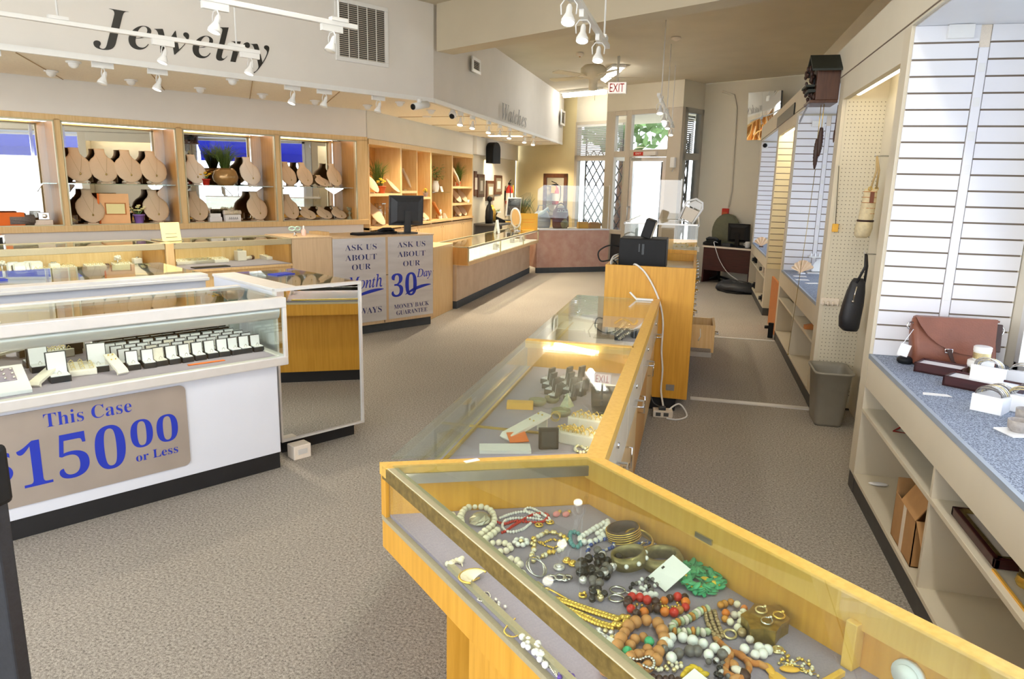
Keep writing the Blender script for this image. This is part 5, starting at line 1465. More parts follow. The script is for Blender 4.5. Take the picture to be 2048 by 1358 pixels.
for k, q in enumerate([(1.131, 1.492, 0.7), (1.154, 1.478, 0.7)]):
    t = Thing('enamel_earring', 'pink enamel earring with gold top at the far wall, %s of the pair' % ('left', 'right')[k], 'earring', (q[0], q[1], DB), BF)
    t.part('drop', MB().ball((0, 0, .008), (.012, .009, .008), 8, 6), M_pinke, loc=True)
    t.part('top', MB().ball((.014, .004, .010), .006, 7, 5), M_gold, loc=True)
for k, q in enumerate([(1.055, 1.469, 0.7), (1.091, 1.468, 0.7)]):
    solo('gold_charm', MB().tube(hoop((0, 0, .004), .010, 10), .003, 5, True).ball((0, 0, .005), .004, 6, 4), M_gold, 'small round gold charm by the red strand, %s of two' % ('left', 'right')[k], 'charm', (q[0], q[1], DB), BF, loc=True)
def flower(t, c, r, m, cm, n=7):
    b = MB()
    for i in range(n):
        a = 2*PI*i/n
        b.ball((c[0]+r*math.cos(a), c[1]+r*math.sin(a), DB+r*.55), (r*.48, r*.48, r*.4), 7, 5)
    t.part('flower', b, m)
    t.part('flower_center', MB().ball((c[0], c[1], DB+r*.7), r*.4, 7, 5), cm)
q = (0.955, 1.407, 0.7)
strand('bead_bracelet', 'mottled cream bead bracelet with a white flower end', BR, [(0.857, 1.437, 0.7), (0.889, 1.44, 0.7), (0.916, 1.423, 0.7), (0.916, 1.394, 0.7), (0.888, 1.389, 0.7), (0.868, 1.407, 0.7), (0.853, 1.422, 0.7)], .0085, [M_pearl, M_linenp], extra=lambda t: flower(t, q, .016, M_bonewhite, M_goldl))
strand('charm_bracelet', 'gold charm bracelet with pearls lying in a loop', BR, [(0.996, 1.408, 0.7), (1.031, 1.419, 0.7), (1.059, 1.412, 0.7), (1.069, 1.381, 0.7), (1.05, 1.345, 0.7), (1.013, 1.327, 0.7), (0.981, 1.326, 0.7), (0.938, 1.314, 0.7), (0.936, 1.332, 0.7), (0.968, 1.363, 0.7)], .0068, [M_gold, M_goldl, M_pearl], True, jit=.006, thread=M_gold, rnd_m=True)
strand('chain_necklace', 'gold link chain coiled inside the charm bracelet', N, [(1.002, 1.389, 0.7), (1.007, 1.361, 0.7), (1.02, 1.347, 0.7), (1.047, 1.362, 0.7), (1.04, 1.385, 0.7), (1.013, 1.382, 0.7)], .0035, [M_gold], True, jit=.003, thread=M_gold)
strand('bead_bracelet', 'teal bead bracelet with a glass drop', BR, [(1.102, 1.387, 0.7), (1.078, 1.36, 0.7), (1.063, 1.328, 0.7), (1.074, 1.316, 0.7), (1.101, 1.343, 0.7), (1.115, 1.373, 0.7)], .0065, [M_teal], True)
strand('bead_bracelet', 'white stone bead bracelet beside the brown bangle', BR, [(1.101, 1.346, 0.7), (1.146, 1.362, 0.7), (1.192, 1.375, 0.7), (1.225, 1.383, 0.7), (1.195, 1.353, 0.7), (1.157, 1.343, 0.7), (1.167, 1.324, 0.7), (1.117, 1.315, 0.7), (1.095, 1.328, 0.7)], .0085, [M_bonewhite], True)
def bangle(label, px, r, h, m, tube=.003, bands=0, tilt=0.0, m2=None, stones=0, yaw=0):
    c = px
    t = Thing('bangle', label, 'bangle', (c[0], c[1], DB), BF)
    M = xf((0, 0, h/2+abs(math.sin(tilt))*r*.9), yaw, tilt)
    prof = [(r-tube, -h/2), (r+tube*.6, -h/2), (r+tube*1.6, 0), (r+tube*.6, h/2), (r-tube, h/2), (r-tube*.4, 0)]
    n = 28; vs = []; fs = []
    for a_, (rr_, zz) in enumerate(prof): vs += [(rr_*math.cos(2*PI*j/n), rr_*math.sin(2*PI*j/n), zz) for j in range(n)]
    k = len(prof)
    for a_ in range(k):
        b_ = (a_+1) % k
        fs += [(a_*n+j, a_*n+(j+1) % n, b_*n+(j+1) % n, b_*n+j) for j in range(n)]
    t.part('hoop', MB().add(vs, fs, True, M), m, loc=True)
    if bands:
        b = MB()
        for i in range(bands): b.tube([tuple(M @ Vector(p)) for p in hoop((0, 0, -h/2+h*(i+.5)/bands), r+tube*1.5, 26)], .0016, 5, True)
        t.part('band', b, m2, loc=True)
    if stones:
        b = MB()
        for i in range(stones):
            a = 2*PI*i/stones
            b.ball(tuple(M @ Vector(((r+tube*1.6)*math.cos(a), (r+tube*1.6)*math.sin(a), 0))), .006, 7, 5)
        t.part('stone', b, m2, loc=True)
    return t
bangle('brown bangle banded with gold at the back wall of the case', (1.203, 1.293, 0.71), .040, .030, M_leatherd, bands=5, m2=M_gold, tilt=.2, yaw=-2.43)
bangle('slim plain gold bangle leaning behind the brown bangle', (1.226, 1.257, 0.7), .036, .010, M_gold, tilt=.25)
bangle('thin gold hoop bangle beside the bronze cuff', (1.231, 1.217, 0.7), .026, .004, M_goldl, .002, tilt=.1)
bangle('wide bronze cuff studded with white stones', (1.121, 1.18, 0.71), .040, .034, M_bronzec, stones=9, m2=M_bonewhite, tilt=.25, yaw=-2.43)
bangle('chunky antique brass bangle next to the green leaf necklace', (1.193, 1.142, 0.7), .043, .032, M_bronzec, .007, tilt=.12, yaw=-2.43)
strand('crystal_bracelet', 'blue crystal bracelet left of the bronze cuff', BR, [(1.096, 1.303, 0.7), (1.135, 1.317, 0.7), (1.169, 1.306, 0.7), (1.155, 1.274, 0.7), (1.109, 1.265, 0.7), (1.074, 1.242, 0.7), (1.067, 1.267, 0.7)], .0055, [M_blueb, M_blueb, M_clear], True, jit=.002)
strand('crystal_bracelet', 'blue crystal bracelet inside and behind the bronze cuff', BR, [(1.19, 1.242, 0.7), (1.23, 1.248, 0.7), (1.251, 1.227, 0.7), (1.235, 1.197, 0.7), (1.198, 1.195, 0.7), (1.176, 1.214, 0.7)], .0052, [M_blueb, M_clear, M_blueb], True)
strand('crystal_necklace', 'black and clear crystal necklace heaped in the middle', N, [(1.107, 1.195, 0.7), (1.08, 1.197, 0.7), (1.08, 1.23, 0.7), (1.077, 1.255, 0.7), (1.056, 1.211, 0.7), (1.025, 1.23, 0.7), (0.995, 1.221, 0.7), (1.001, 1.19, 0.7), (1.034, 1.184, 0.7), (1.065, 1.193, 0.7), (1.018, 1.155, 0.7), (0.986, 1.162, 0.7), (0.973, 1.187, 0.7), (1.013, 1.215, 0.7), (1.019, 1.175, 0.7), (1.039, 1.168, 0.7), (1.068, 1.177, 0.7), (0.99, 1.152, 0.7), (1.001, 1.135, 0.7)], .0108, [M_blackb, M_clear, M_blackb, M_greyb], jit=.005, lift=.014, rnd_m=True)
strand('crystal_earrings', 'cluster of small black crystals below the black necklace', 'earrings', [(0.973, 1.137, 0.7), (0.99, 1.122, 0.7), (0.962, 1.115, 0.7), (0.977, 1.101, 0.7), (0.948, 1.1, 0.7), (0.953, 1.086, 0.7)], .0092, [M_blackb, M_blackb, M_goldl], jit=.006, lift=.008)
q = (0.908, 1.269, 0.7)
solo('wire_bracelet', MB().tube(hoop((0, 0, .018), .026, 22, .5, .4), .0022, 6, True).tube(hoop((0, 0, .020), .026, 22, .9, .5), .0018, 6, True), M_silver, 'open silver wire bracelet beside the silver brooches', BR, (q[0], q[1], DB), BF, loc=True)
q = (0.969, 1.26, 0.7)
solo('flower_brooch', MB().ball((0, 0, .008), (.008, .008, .006), 8, 6).tube(hoop((0, 0, .005), .011, 14), .004, 6, True), M_clear, 'round sparkling silver flower brooch', 'brooch', (q[0], q[1], DB), BF, loc=True)
q = (0.943, 1.22, 0.7)
solo('scroll_brooch', MB().tube(hoop((-.018, .010, .005), .011, 12), .003, 5, True).tube(hoop((.016, -.008, .005), .010, 12), .003, 5, True).tube(hoop((0, 0, .006), .012, 12), .0035, 5, True).ball((.004, -.014, .006), (.009, .008, .005), 8, 5), M_silver, 'silver scrollwork brooch below the round flower brooch', 'brooch', (q[0], q[1], DB), BF, loc=True)
for k, q in enumerate([(1.004, 1.275, 0.7), (1.008, 1.256, 0.7)]):
    solo('clip_earring', MB().ball((0, 0, .007), (.010, .009, .008), 8, 6).tube(hoop((0, 0, .005), .010, 10), .002, 5, True), M_gold, 'domed gold clip earring, %s of the pair above the silver brooches' % ('left', 'right')[k], 'earring', (q[0], q[1], DB), BF, loc=True)
strand('pearl_cluster', 'mixed cluster of large cream pearls and shell pieces beside the brass rail', 'brooch', [(0.858, 1.389, 0.7), (0.864, 1.363, 0.7), (0.868, 1.336, 0.7), (0.893, 1.34, 0.7), (0.888, 1.31, 0.7), (0.857, 1.302, 0.7), (0.858, 1.275, 0.7), (0.88, 1.275, 0.7)], .0095, [M_pearl, M_bonewhite, M_linenp], jit=.006, rnd_m=True, lift=.004)
q = (0.878, 1.223, 0.7)
t = Thing('pendant', 'gold square pendant on a fine chain', 'pendant', (q[0], q[1], DB), BF)
t.part('plate', MB().box(-.012, .012, -.011, .011, 0, .006).ball((0, 0, .008), .006, 7, 5), M_goldl, loc=True)
t.part('chain', MB().tube([(-.01, .01, .003), (-.03, .045, .002), (-.045, .03, .002), (-.02, .0, .002)], .0012, 5), M_gold, loc=True)
q = (0.894, 1.17, 0.7)
solo('hair_clip', MB().tube([(.0, .035, .004), (.006, .030, .005), (.004, 0, .005), (.0, -.045, .003)], .0025, 6).tube(hoop((0, .028, .005), .009, 10, 0, 0, .6), .002, 5, True), M_gold, 'slender gold hair clip above the braided gold necklace', 'hair clip', (q[0], q[1], DB), BF, loc=True, rz=.3)
q = (0.943, 1.134, 0.7)
solo('gold_ring', MB().tube(hoop((0, 0, .005), .008, 10), .003, 5, True).ball((.006, .002, .008), .005, 6, 4).ball((-.004, .005, .008), .004, 6, 4), M_gold, 'small ornate gold piece at the end of the hair clip', 'charm', (q[0], q[1], DB), BF, loc=True)
t = Thing('braided_necklace', 'double gold braided necklace lying along the middle', N, (.95, .95, DB), BF)
b = MB()
for path in ([(0.871, 1.165, 0.7), (0.894, 1.137, 0.7), (0.913, 1.098, 0.7), (0.932, 1.061, 0.7), (0.95, 1.029, 0.7)], [(0.864, 1.155, 0.7), (0.875, 1.121, 0.7), (0.892, 1.08, 0.7), (0.906, 1.038, 0.7), (0.925, 1.006, 0.7)]):
    C = resample([Vector((p.x, p.y, 0)) for p in catmull(path, 8)], .0075, False)
    for i, p in enumerate(C):
        d = (C[min(i+1, len(C)-1)]-C[max(i-1, 0)]); a = math.atan2(d.y, d.x)
        for sgn in (-1, 1): b.ball((0, 0, 0), (.0088, .0045, .005), 7, 5, xf((p.x-sgn*.004*math.sin(a), p.y+sgn*.004*math.cos(a), DB+.004), a+sgn*.6))
for p in [(0.948, 1.021, 0.7), (0.962, 1.021, 0.7), (0.959, 1.006, 0.7), (0.938, 1.002, 0.7), (0.97, 1.014, 0.7), (0.931, 1.01, 0.7)]: b.ball((p[0], p[1], DB+.007), (.010, .008, .007), 8, 5)
t.part('braid', b, M_gold)
strand('fine_chain', 'fine gold chain running beneath the braided necklace', N, [(0.859, 1.149, 0.695), (0.862, 1.111, 0.695), (0.875, 1.075, 0.695), (0.897, 1.052, 0.695), (0.916, 1.024, 0.695), (0.936, 0.992, 0.695)], .0014, [M_gold], thread=M_gold)
for k, q in enumerate([(1.026, 1.111, 0.7), (1.002, 1.087, 0.7)]):
    solo('hoop_earring', MB().tube(hoop((0, 0, .004), .017, 18, .1, 0, .72), .0028, 6, True).tube([(.017, -.005, .004), (.028, -.012, .004)], .002, 5), M_silver, 'oval silver hoop earring, %s of the pair right of the black crystals' % ('upper', 'lower')[k], 'earring', (q[0], q[1], DB), BF, loc=True, rz=-.6)
q = (1.153, 1.075, 0.7)
t = Thing('price_card', 'white square card leaning on the green leaf necklace', 'card', (q[0], q[1], DB), BF, None, -.15)
Mx = xf((0, 0, .028), 0, .10, -.55)
t.part('card', MB().box(-.040, .040, -.032, .032, 0, .001, Mx), M_whitep, loc=True)
t.part('punch_hole', MB().box(-.004, .004, .020, .026, .001, .0014, Mx), M_blackp, loc=True)
def leafy(t):
    pass
C = [(1.218, 1.094, 0.7), (1.249, 1.092, 0.7), (1.262, 1.063, 0.7), (1.256, 1.027, 0.7), (1.244, 1.001, 0.7), (1.213, 0.995, 0.7), (1.181, 1.004, 0.7), (1.177, 1.031, 0.7), (1.192, 1.065, 0.7), (1.229, 1.056, 0.7), (1.229, 1.025, 0.7)]
t = Thing('leaf_necklace', 'bright green leaf bead necklace heaped against the back wall', N, (sum(p[0] for p in C)/11, sum(p[1] for p in C)/11, DB), BF)
b, y_ = MB(), MB()
for p in resample([Vector((p.x, p.y, 0)) for p in catmull(C, 8)], .0022, False):
    a = rnd.uniform(0, 2*PI)
    M = xf((p.x+rnd.uniform(-.008, .008), p.y+rnd.uniform(-.008, .008), DB+.006+rnd.uniform(0, .016)), a, rnd.uniform(-.5, .5), rnd.uniform(-.6, .6))
    (y_ if rnd.random() < .07 else b).ball((0, 0, 0), (.015, .0070, .0028), 6, 4, M)
t.part('leaf', b, M_green); t.part('leaf', y_, M_yel)
strand('bead_bunch', 'bunch of small black and white beads left of the white card', N, [(1.058, 1.101, 0.7), (1.094, 1.11, 0.7), (1.118, 1.101, 0.7), (1.125, 1.079, 0.7), (1.096, 1.079, 0.7), (1.077, 1.083, 0.7), (1.089, 1.063, 0.7)], .0055, [M_blackb, M_bonewhite, M_greyb], jit=.005, lift=.005, rnd_m=True)
strand('bead_bracelet', 'row of round white beads in front of the white card', BR, [(1.047, 1.079, 0.7), (1.055, 1.06, 0.7), (1.074, 1.058, 0.7), (1.078, 1.046, 0.7), (1.096, 1.054, 0.7)], .0078, [M_bonewhite])
strand('wood_bead_necklace', 'red, orange and brown wooden bead necklace with gold spacers', N, [(1.012, 1.062, 0.7), (1.036, 1.067, 0.7), (1.049, 1.045, 0.7), (1.058, 1.03, 0.7), (1.073, 1.014, 0.7), (1.102, 1.02, 0.7), (1.122, 1.009, 0.7), (1.132, 0.996, 0.7), (1.108, 0.978, 0.7), (1.081, 0.972, 0.7), (1.059, 0.977, 0.7), (1.05, 0.995, 0.7), (1.04, 1.012, 0.7), (1.016, 1.006, 0.7), (0.995, 1.015, 0.7), (0.996, 1.038, 0.7)], .0102, [M_orangeb, M_brownb, M_redb, M_amber, M_brownb], True, jit=.003, thread=M_gold, rnd_m=True)
strand('gold_spacer_beads', 'tiny gold spacer clusters strung on the red and orange necklace', 'beads', [(1.009, 1.046, 0.7), (1.031, 1.033, 0.7), (1.049, 1.013, 0.7), (1.073, 0.999, 0.7), (1.095, 0.995, 0.7), (1.115, 0.99, 0.7)], .0035, [M_gold], jit=.007, lift=.006)
strand('stone_bead_necklace', 'pale jade and brown stone disc necklace in a curve', N, [(1.141, 0.945, 0.7), (1.121, 0.948, 0.7), (1.093, 0.943, 0.7), (1.068, 0.941, 0.7), (1.049, 0.944, 0.7), (1.029, 0.94, 0.7), (1.018, 0.922, 0.7), (1.035, 0.91, 0.7), (1.057, 0.903, 0.7), (1.067, 0.891, 0.7), (1.082, 0.888, 0.7)], .0098, [M_jade, M_amber, M_jade, M_linenp], shape=.55)
strand('wood_bead_necklace', 'long necklace of big tan wooden beads coiled at the front', N, [(0.831, 0.93, 0.7), (0.86, 0.939, 0.7), (0.891, 0.948, 0.7), (0.92, 0.969, 0.7), (0.953, 0.985, 0.7), (0.983, 0.982, 0.7), (1.002, 0.964, 0.7), (0.998, 0.938, 0.7), (0.973, 0.908, 0.7), (0.942, 0.89, 0.7), (0.913, 0.884, 0.7), (0.9, 0.902, 0.7), (0.873, 0.901, 0.7), (0.845, 0.895, 0.7), (0.835, 0.91, 0.7), (0.811, 0.899, 0.7), (0.819, 0.876, 0.7), (0.843, 0.868, 0.7), (0.875, 0.869, 0.7), (0.9, 0.868, 0.7), (0.931, 0.873, 0.7)], .0130, [M_woodb], jit=.002, lift=.004)
strand('wood_bead_necklace', 'inner strand of tan wooden beads with green spacers', N, [(0.906, 0.934, 0.72), (0.932, 0.943, 0.72), (0.947, 0.934, 0.72), (0.939, 0.914, 0.72), (0.914, 0.902, 0.72), (0.892, 0.904, 0.72), (0.882, 0.917, 0.72)], .0108, [M_woodb, M_woodb, M_woodb, M_green], True, lift=.006)
strand('link_chain', 'silver link chain draped over the big wooden beads', N, [(0.857, 0.92, 0.735), (0.867, 0.901, 0.735), (0.88, 0.883, 0.735), (0.903, 0.88, 0.735), (0.902, 0.863, 0.735), (0.884, 0.851, 0.735), (0.875, 0.868, 0.735), (0.858, 0.882, 0.735), (0.848, 0.902, 0.735)], .0036, [M_silver], thread=M_silver, z=DB+.018)
strand('shell_bead_necklace', 'white and grey bead necklace in two rows right of the wooden beads', N, [(0.973, 0.902, 0.7), (1.001, 0.905, 0.7), (1.018, 0.891, 0.7), (1.032, 0.873, 0.7), (1.044, 0.856, 0.7), (1.053, 0.832, 0.7), (1.06, 0.819, 0.7), (1.034, 0.822, 0.7), (1.019, 0.838, 0.7), (1.007, 0.856, 0.7), (0.984, 0.863, 0.7), (0.955, 0.862, 0.7), (0.953, 0.878, 0.7)], .0115, [M_bonewhite, M_bonewhite, M_greyb], True, jit=.004, rnd_m=True)
strand('shell_flowers', 'white flower bead strand near the wooden link necklace', N, [(1.096, 0.806, 0.7), (1.097, 0.792, 0.7), (1.103, 0.781, 0.7), (1.123, 0.781, 0.7), (1.138, 0.785, 0.7), (1.13, 0.794, 0.7), (1.11, 0.791, 0.7)], .0108, [M_bonewhite], jit=.003)
for k, path in enumerate(([(1.13, 0.94, 0.71), (1.111, 0.919, 0.71), (1.095, 0.897, 0.71), (1.085, 0.877, 0.71), (1.072, 0.857, 0.71)], [(1.142, 0.94, 0.71), (1.122, 0.916, 0.71), (1.105, 0.893, 0.71), (1.092, 0.873, 0.71), (1.082, 0.859, 0.71)], [(1.151, 0.934, 0.71), (1.132, 0.911, 0.71), (1.117, 0.89, 0.71), (1.103, 0.872, 0.71), (1.09, 0.858, 0.71)])):
    strand('pearl_strand', 'bronze pearl strand hanging in a bundle, %s of three' % ('left', 'middle', 'right')[k], N, path, .0052, [M_bronzeb], lift=.004)
strand('chip_necklace', 'amber and cream chip necklace behind the brass trinket box', N, [(1.174, 0.939, 0.7), (1.202, 0.938, 0.7), (1.21, 0.917, 0.7), (1.206, 0.897, 0.7), (1.18, 0.891, 0.7), (1.167, 0.908, 0.7), (1.143, 0.901, 0.7), (1.155, 0.881, 0.7), (1.181, 0.874, 0.7), (1.207, 0.884, 0.7)], .0085, [M_amber, M_linenp, M_orangeb, M_pearl], jit=.004, rnd_m=True, lift=.004)
q = (1.195, 0.837, 0.69)
t = Thing('trinket_box', 'lidded brass trinket box with notched outline near the back wall', 'trinket box', (q[0], q[1], DB), BF, None, .2)
star = [(.062*(1 if i % 2 == 0 else .78)*math.cos(2*PI*i/12), .045*(1 if i % 2 == 0 else .78)*math.sin(2*PI*i/12)) for i in range(12)]
t.part('body', MB().prism(star, 0, .028), M_antique, bevel=.002, loc=True)
t.part('lid', MB().prism([(x*1.03, y*1.03) for x, y in star], .028, .034), M_antique, bevel=.002, loc=True)
for k, (a, b) in enumerate(((.01, .015), (-.018, -.012), (.02, -.02))):
    v = xf((q[0], q[1], DB+.0345), .2) @ Vector((a, b, 0))
    solo('finger_ring', MB().tube(hoop((0, 0, .004), .013, 16, .12, 0, .8), .0022, 6, True).ball((.012, 0, .008), .004, 6, 4), [M_goldl, M_silver, M_gold][k], ['pale gold ring lying on the brass trinket box lid', 'silver ring lying on the brass trinket box lid', 'gold ring at the corner of the brass trinket box lid'][k], 'ring', tuple(v), BF, loc=True)
q = (1.118, 0.862, 0.7)
solo('hoop_earring', MB().tube(hoop((0, 0, .005), .015, 18, .25, 0, .75), .0028, 6, True), M_goldl, 'pale gold hoop standing near the bronze pearl strands', 'earring', (q[0], q[1], DB), BF, loc=True)
strand('bead_cluster', 'grey and pearl drop beads in front of the brass trinket box', 'earrings', [(1.145, 0.862, 0.7), (1.135, 0.844, 0.7), (1.134, 0.831, 0.7), (1.136, 0.816, 0.7)], .0095, [M_pearl, M_bronzeb, M_linenp], jit=.004)
strand('link_necklace', 'tan wooden link necklace with carved pieces', N, [(1.077, 0.86, 0.7), (1.073, 0.839, 0.7), (1.066, 0.815, 0.7), (1.039, 0.801, 0.7), (1.015, 0.784, 0.7), (1.018, 0.763, 0.7), (1.039, 0.757, 0.7), (1.068, 0.773, 0.7), (1.079, 0.795, 0.7), (1.077, 0.814, 0.7), (1.081, 0.776, 0.7), (1.095, 0.757, 0.7)], .0068, [M_woodb, M_tan], shape=2.2)
strand('carved_pendants', 'striped brown and cream carved blocks inside the wooden links', 'pendant', [(1.041, 0.786, 0.7), (1.032, 0.774, 0.7), (1.041, 0.766, 0.7), (1.035, 0.756, 0.7)], .0095, [M_woodb, M_linenp, M_brownb], shape=1.6)
strand('chain_pile', 'tangle of fine gold chains and charms by the divider', N, [(1.164, 0.784, 0.7), (1.165, 0.769, 0.7), (1.157, 0.752, 0.7), (1.133, 0.751, 0.7), (1.152, 0.737, 0.7), (1.18, 0.734, 0.7), (1.175, 0.719, 0.7), (1.17, 0.699, 0.7), (1.15, 0.707, 0.7), (1.141, 0.723, 0.7), (1.129, 0.737, 0.7), (1.158, 0.724, 0.7), (1.155, 0.697, 0.7), (1.171, 0.691, 0.7)], .0034, [M_goldl, M_gold, M_pearl], jit=.006, thread=M_gold, rnd_m=True)
q = (1.163, 0.779, 0.7)
solo('locket', MB().tube(hoop((0, 0, .003), .012, 16, 0, 0, .8), .0028, 6, True).ball((0, 0, .003), (.011, .009, .003), 10, 5), M_goldl, 'oval gold locket at the top of the chain tangle', 'pendant', (q[0], q[1], DB), BF, loc=True)
for k, q in enumerate([(1.096, 0.746, 0.7), (1.13, 0.726, 0.7)]):
    solo('oval_pendant', MB().ball((0, 0, .005), (.009, .020, .004), 12, 6), M_yellowc, 'yellow oval pendant above the heart, %s of two' % ('left', 'right')[k], 'pendant', (q[0], q[1], DB), BF, loc=True, rz=(-.5, .9)[k])
q = (1.085, 0.719, 0.7)
hp = []
for i in range(24):
    a = 2*PI*i/24
    hp.append((.0013*16*math.sin(a)**3, .0013*(13*math.cos(a)-5*math.cos(2*a)-2*math.cos(3*a)-math.cos(4*a))))
solo('heart_pendant', MB().prism(hp[::-1], 0, .007), M_yellowc, 'pale yellow heart pendant at the front of the deck', 'pendant', (q[0], q[1], DB), BF, loc=True, bevel=.002, rz=.75)
strand('bead_bunch', 'grey and clear crystal bunch below the white bead necklace', N, [(1.004, 0.817, 0.7), (1.024, 0.817, 0.7), (1.024, 0.8, 0.7), (1.002, 0.789, 0.7), (1.012, 0.778, 0.7), (0.992, 0.778, 0.7), (0.987, 0.793, 0.7)], .0062, [M_greyb, M_clear, M_blackb], jit=.005, rnd_m=True, lift=.006)
strand('bead_bunch', 'bright yellow tube bead bunch beside a white card', N, [(0.94, 0.821, 0.7), (0.96, 0.827, 0.7), (0.973, 0.824, 0.7), (0.976, 0.808, 0.7), (0.971, 0.794, 0.7)], .0060, [M_yel], shape=2.0)
q = (0.937, 0.775, 0.7)
solo('price_card', MB().box(-.03, .02, -.035, .035, 0, .001, xf((0, 0, .012), 0, .05, -.3)), M_whitep, 'white card in front of the yellow bead bunch', 'card', (q[0], q[1], DB), BF, loc=True)
strand('bead_bunch', 'pale pearl and gold seed bead bunch right of the wooden beads', N, [(0.9, 0.857, 0.7), (0.923, 0.857, 0.7), (0.942, 0.853, 0.7), (0.957, 0.845, 0.7), (0.937, 0.842, 0.7), (0.916, 0.844, 0.7)], .0045, [M_pearl, M_goldl], jit=.005, rnd_m=True, lift=.005)
strand('bead_necklace', 'dark brown bead necklace at the front edge of the deck', N, [(0.862, 0.851, 0.7), (0.884, 0.847, 0.7), (0.896, 0.833, 0.7), (0.914, 0.825, 0.7), (0.922, 0.811, 0.7)], .0062, [M_brownb, M_leatherd])
strand('crystal_necklace', 'clear crystal necklace along the brass rail', N, [(0.835, 1.089, 0.7), (0.843, 1.072, 0.7), (0.85, 1.051, 0.7), (0.858, 1.036, 0.7), (0.864, 1.018, 0.7), (0.877, 1.01, 0.7), (0.895, 1.008, 0.7), (0.902, 0.995, 0.7), (0.902, 0.976, 0.7), (0.891, 0.986, 0.7), (0.871, 0.995, 0.7)], .0062, [M_clear, M_goldl, M_clear], jit=.004, lift=.003)
for k, q in enumerate([(0.844, 1.027, 0.695), (0.87, 0.973, 0.695)]):
    solo('price_card', MB().box(-.024, .024, -.03, .03, 0, .001, xf((0, 0, .006), .3, .05, -.1)), M_whitep, 'small white card under the clear crystal necklace, %s of two' % ('left', 'right')[k], 'card', (q[0], q[1], DB), BF, loc=True)
# seen through the front glass, left of the brass rail
for k, q in enumerate([(0.748, 1.401, 0.7), (0.775, 1.404, 0.7)]):
    solo('pearl_earring', MB().ball((0, 0, .009), .009, 8, 6).ball((.008, .006, .009), .007, 8, 6).ball((-.006, .008, .007), .007, 8, 6).tube([(0, -.006, .006), (-.004, -.018, .003)], .002, 5), M_pearl, 'cluster pearl earring by the front glass, %s of the pair' % ('left', 'right')[k], 'earring', (q[0], q[1], DB), BF, loc=True)
q = (0.759, 1.313, 0.7)
t = Thing('shell_brooch', 'gold edged shell brooch seen through the front glass', 'brooch', (q[0], q[1], DB), BF)
t.part('shell', MB().sheet(lambda u, v: (.034*v*math.cos(PI*u*1.3), .030*v*math.sin(PI*u*1.3), .006+.014*math.sin(PI*v*.6)), 16, 6), M_pearl, loc=True)
t.part('edge', MB().tube([(.034*math.cos(PI*u*1.3/12), .030*math.sin(PI*u*1.3/12), .018) for u in range(13)], .003, 5), M_gold, loc=True)
t.part('pin', MB().tube([(-.01, 0, .005), (.02, .005, .005)], .003, 5), M_gold, loc=True)
strand('ribbon_chain', 'silver ribbon chain near the front glass', N, [(0.741, 1.284, 0.695), (0.749, 1.263, 0.695), (0.766, 1.26, 0.695), (0.761, 1.239, 0.695), (0.738, 1.234, 0.695), (0.733, 1.247, 0.695), (0.755, 1.252, 0.695)], .0022, [M_silver], thread=M_silver)
strand('crystal_brooch', 'sparkling clear crystal spray near the front glass', 'brooch', [(0.757, 1.223, 0.695), (0.762, 1.202, 0.695), (0.756, 1.179, 0.695), (0.742, 1.177, 0.695), (0.751, 1.16, 0.695)], .0048, [M_clear], jit=.008, lift=.004)
strand('snake_chain', 'thin gold choker loop near the front glass', N, [(0.765, 1.142, 0.695), (0.744, 1.133, 0.695), (0.723, 1.119, 0.695), (0.72, 1.101, 0.695), (0.731, 1.09, 0.695), (0.752, 1.094, 0.695)], .0018, [M_gold], thread=M_gold)
strand('bead_necklace', 'clear and white bead necklace under the brass rail', N, [(0.743, 1.075, 0.7), (0.744, 1.055, 0.7), (0.728, 1.046, 0.7), (0.735, 1.027, 0.7), (0.736, 1.008, 0.7), (0.749, 1.043, 0.7), (0.732, 0.993, 0.7), (0.726, 0.976, 0.7)], .0068, [M_bonewhite, M_clear], jit=.005, lift=.004, rnd_m=True)
strand('chain_necklace', 'silver chain strands running to the front edge', N, [(0.733, 1.006, 0.695), (0.738, 0.985, 0.695), (0.734, 0.962, 0.695), (0.732, 0.943, 0.695), (0.74, 0.966, 0.695), (0.742, 0.949, 0.695)], .0026, [M_silver], thread=M_silver)
strand('bead_bracelet', 'purple bead bracelet at the front edge of the glass', BR, [(0.733, 0.938, 0.7), (0.748, 0.949, 0.7), (0.754, 0.934, 0.7), (0.754, 0.919, 0.7)], .0055, [M_purple])

# ------------------------------------------------------------------ things inside the aisle case
def zz(p, dz=0.0): return (p[0], p[1], DB+dz)
P_abox = Proto(ring_box(.055, .05, .028, .07))
for k, p in enumerate([(-0.6282, 3.2091, 0.7), (-0.6042, 3.1264, 0.7), (-0.5755, 3.0414, 0.7), (-0.5448, 2.9539, 0.7), (-0.5523, 3.2536, 0.7), (-0.5286, 3.1608, 0.7), (-0.5025, 3.0658, 0.7), (-0.4746, 2.9693, 0.7), (-0.4983, 3.291, 0.7), (-0.445, 3.06, 0.7)]):
    col, row = ('left column', 'middle column', 'right column')[0 if k < 4 else 1 if k < 8 else 2], k % 4 if k < 8 else k-8
    P_abox.put(at(I4, zz(p), PI-.35+rnd.uniform(-.1, .1), .82), 'black ring box in the aisle case, %s, %s from the far end' % (col, ORD[row]), 'ring boxes in the aisle case')
q = zz((-0.3862, 3.5311, 0.7))
t = Thing('spare_exit_sign', 'loose white EXIT sign panel with red letters inside the aisle case', 'sign', q, I4, None, .1)
Mx = xf((0, 0, .0), 0, -.30)
t.part('plate', MB().box(-.07, .07, -.004, .004, 0, .085, Mx), M_white, loc=True)
L = MB()
lettering(L, 'EXIT', 'n', Mx @ frame_M((-.045, -.0045, .02), (1, 0, 0), (0, 0, 1)), .095, .048, .001, 0)
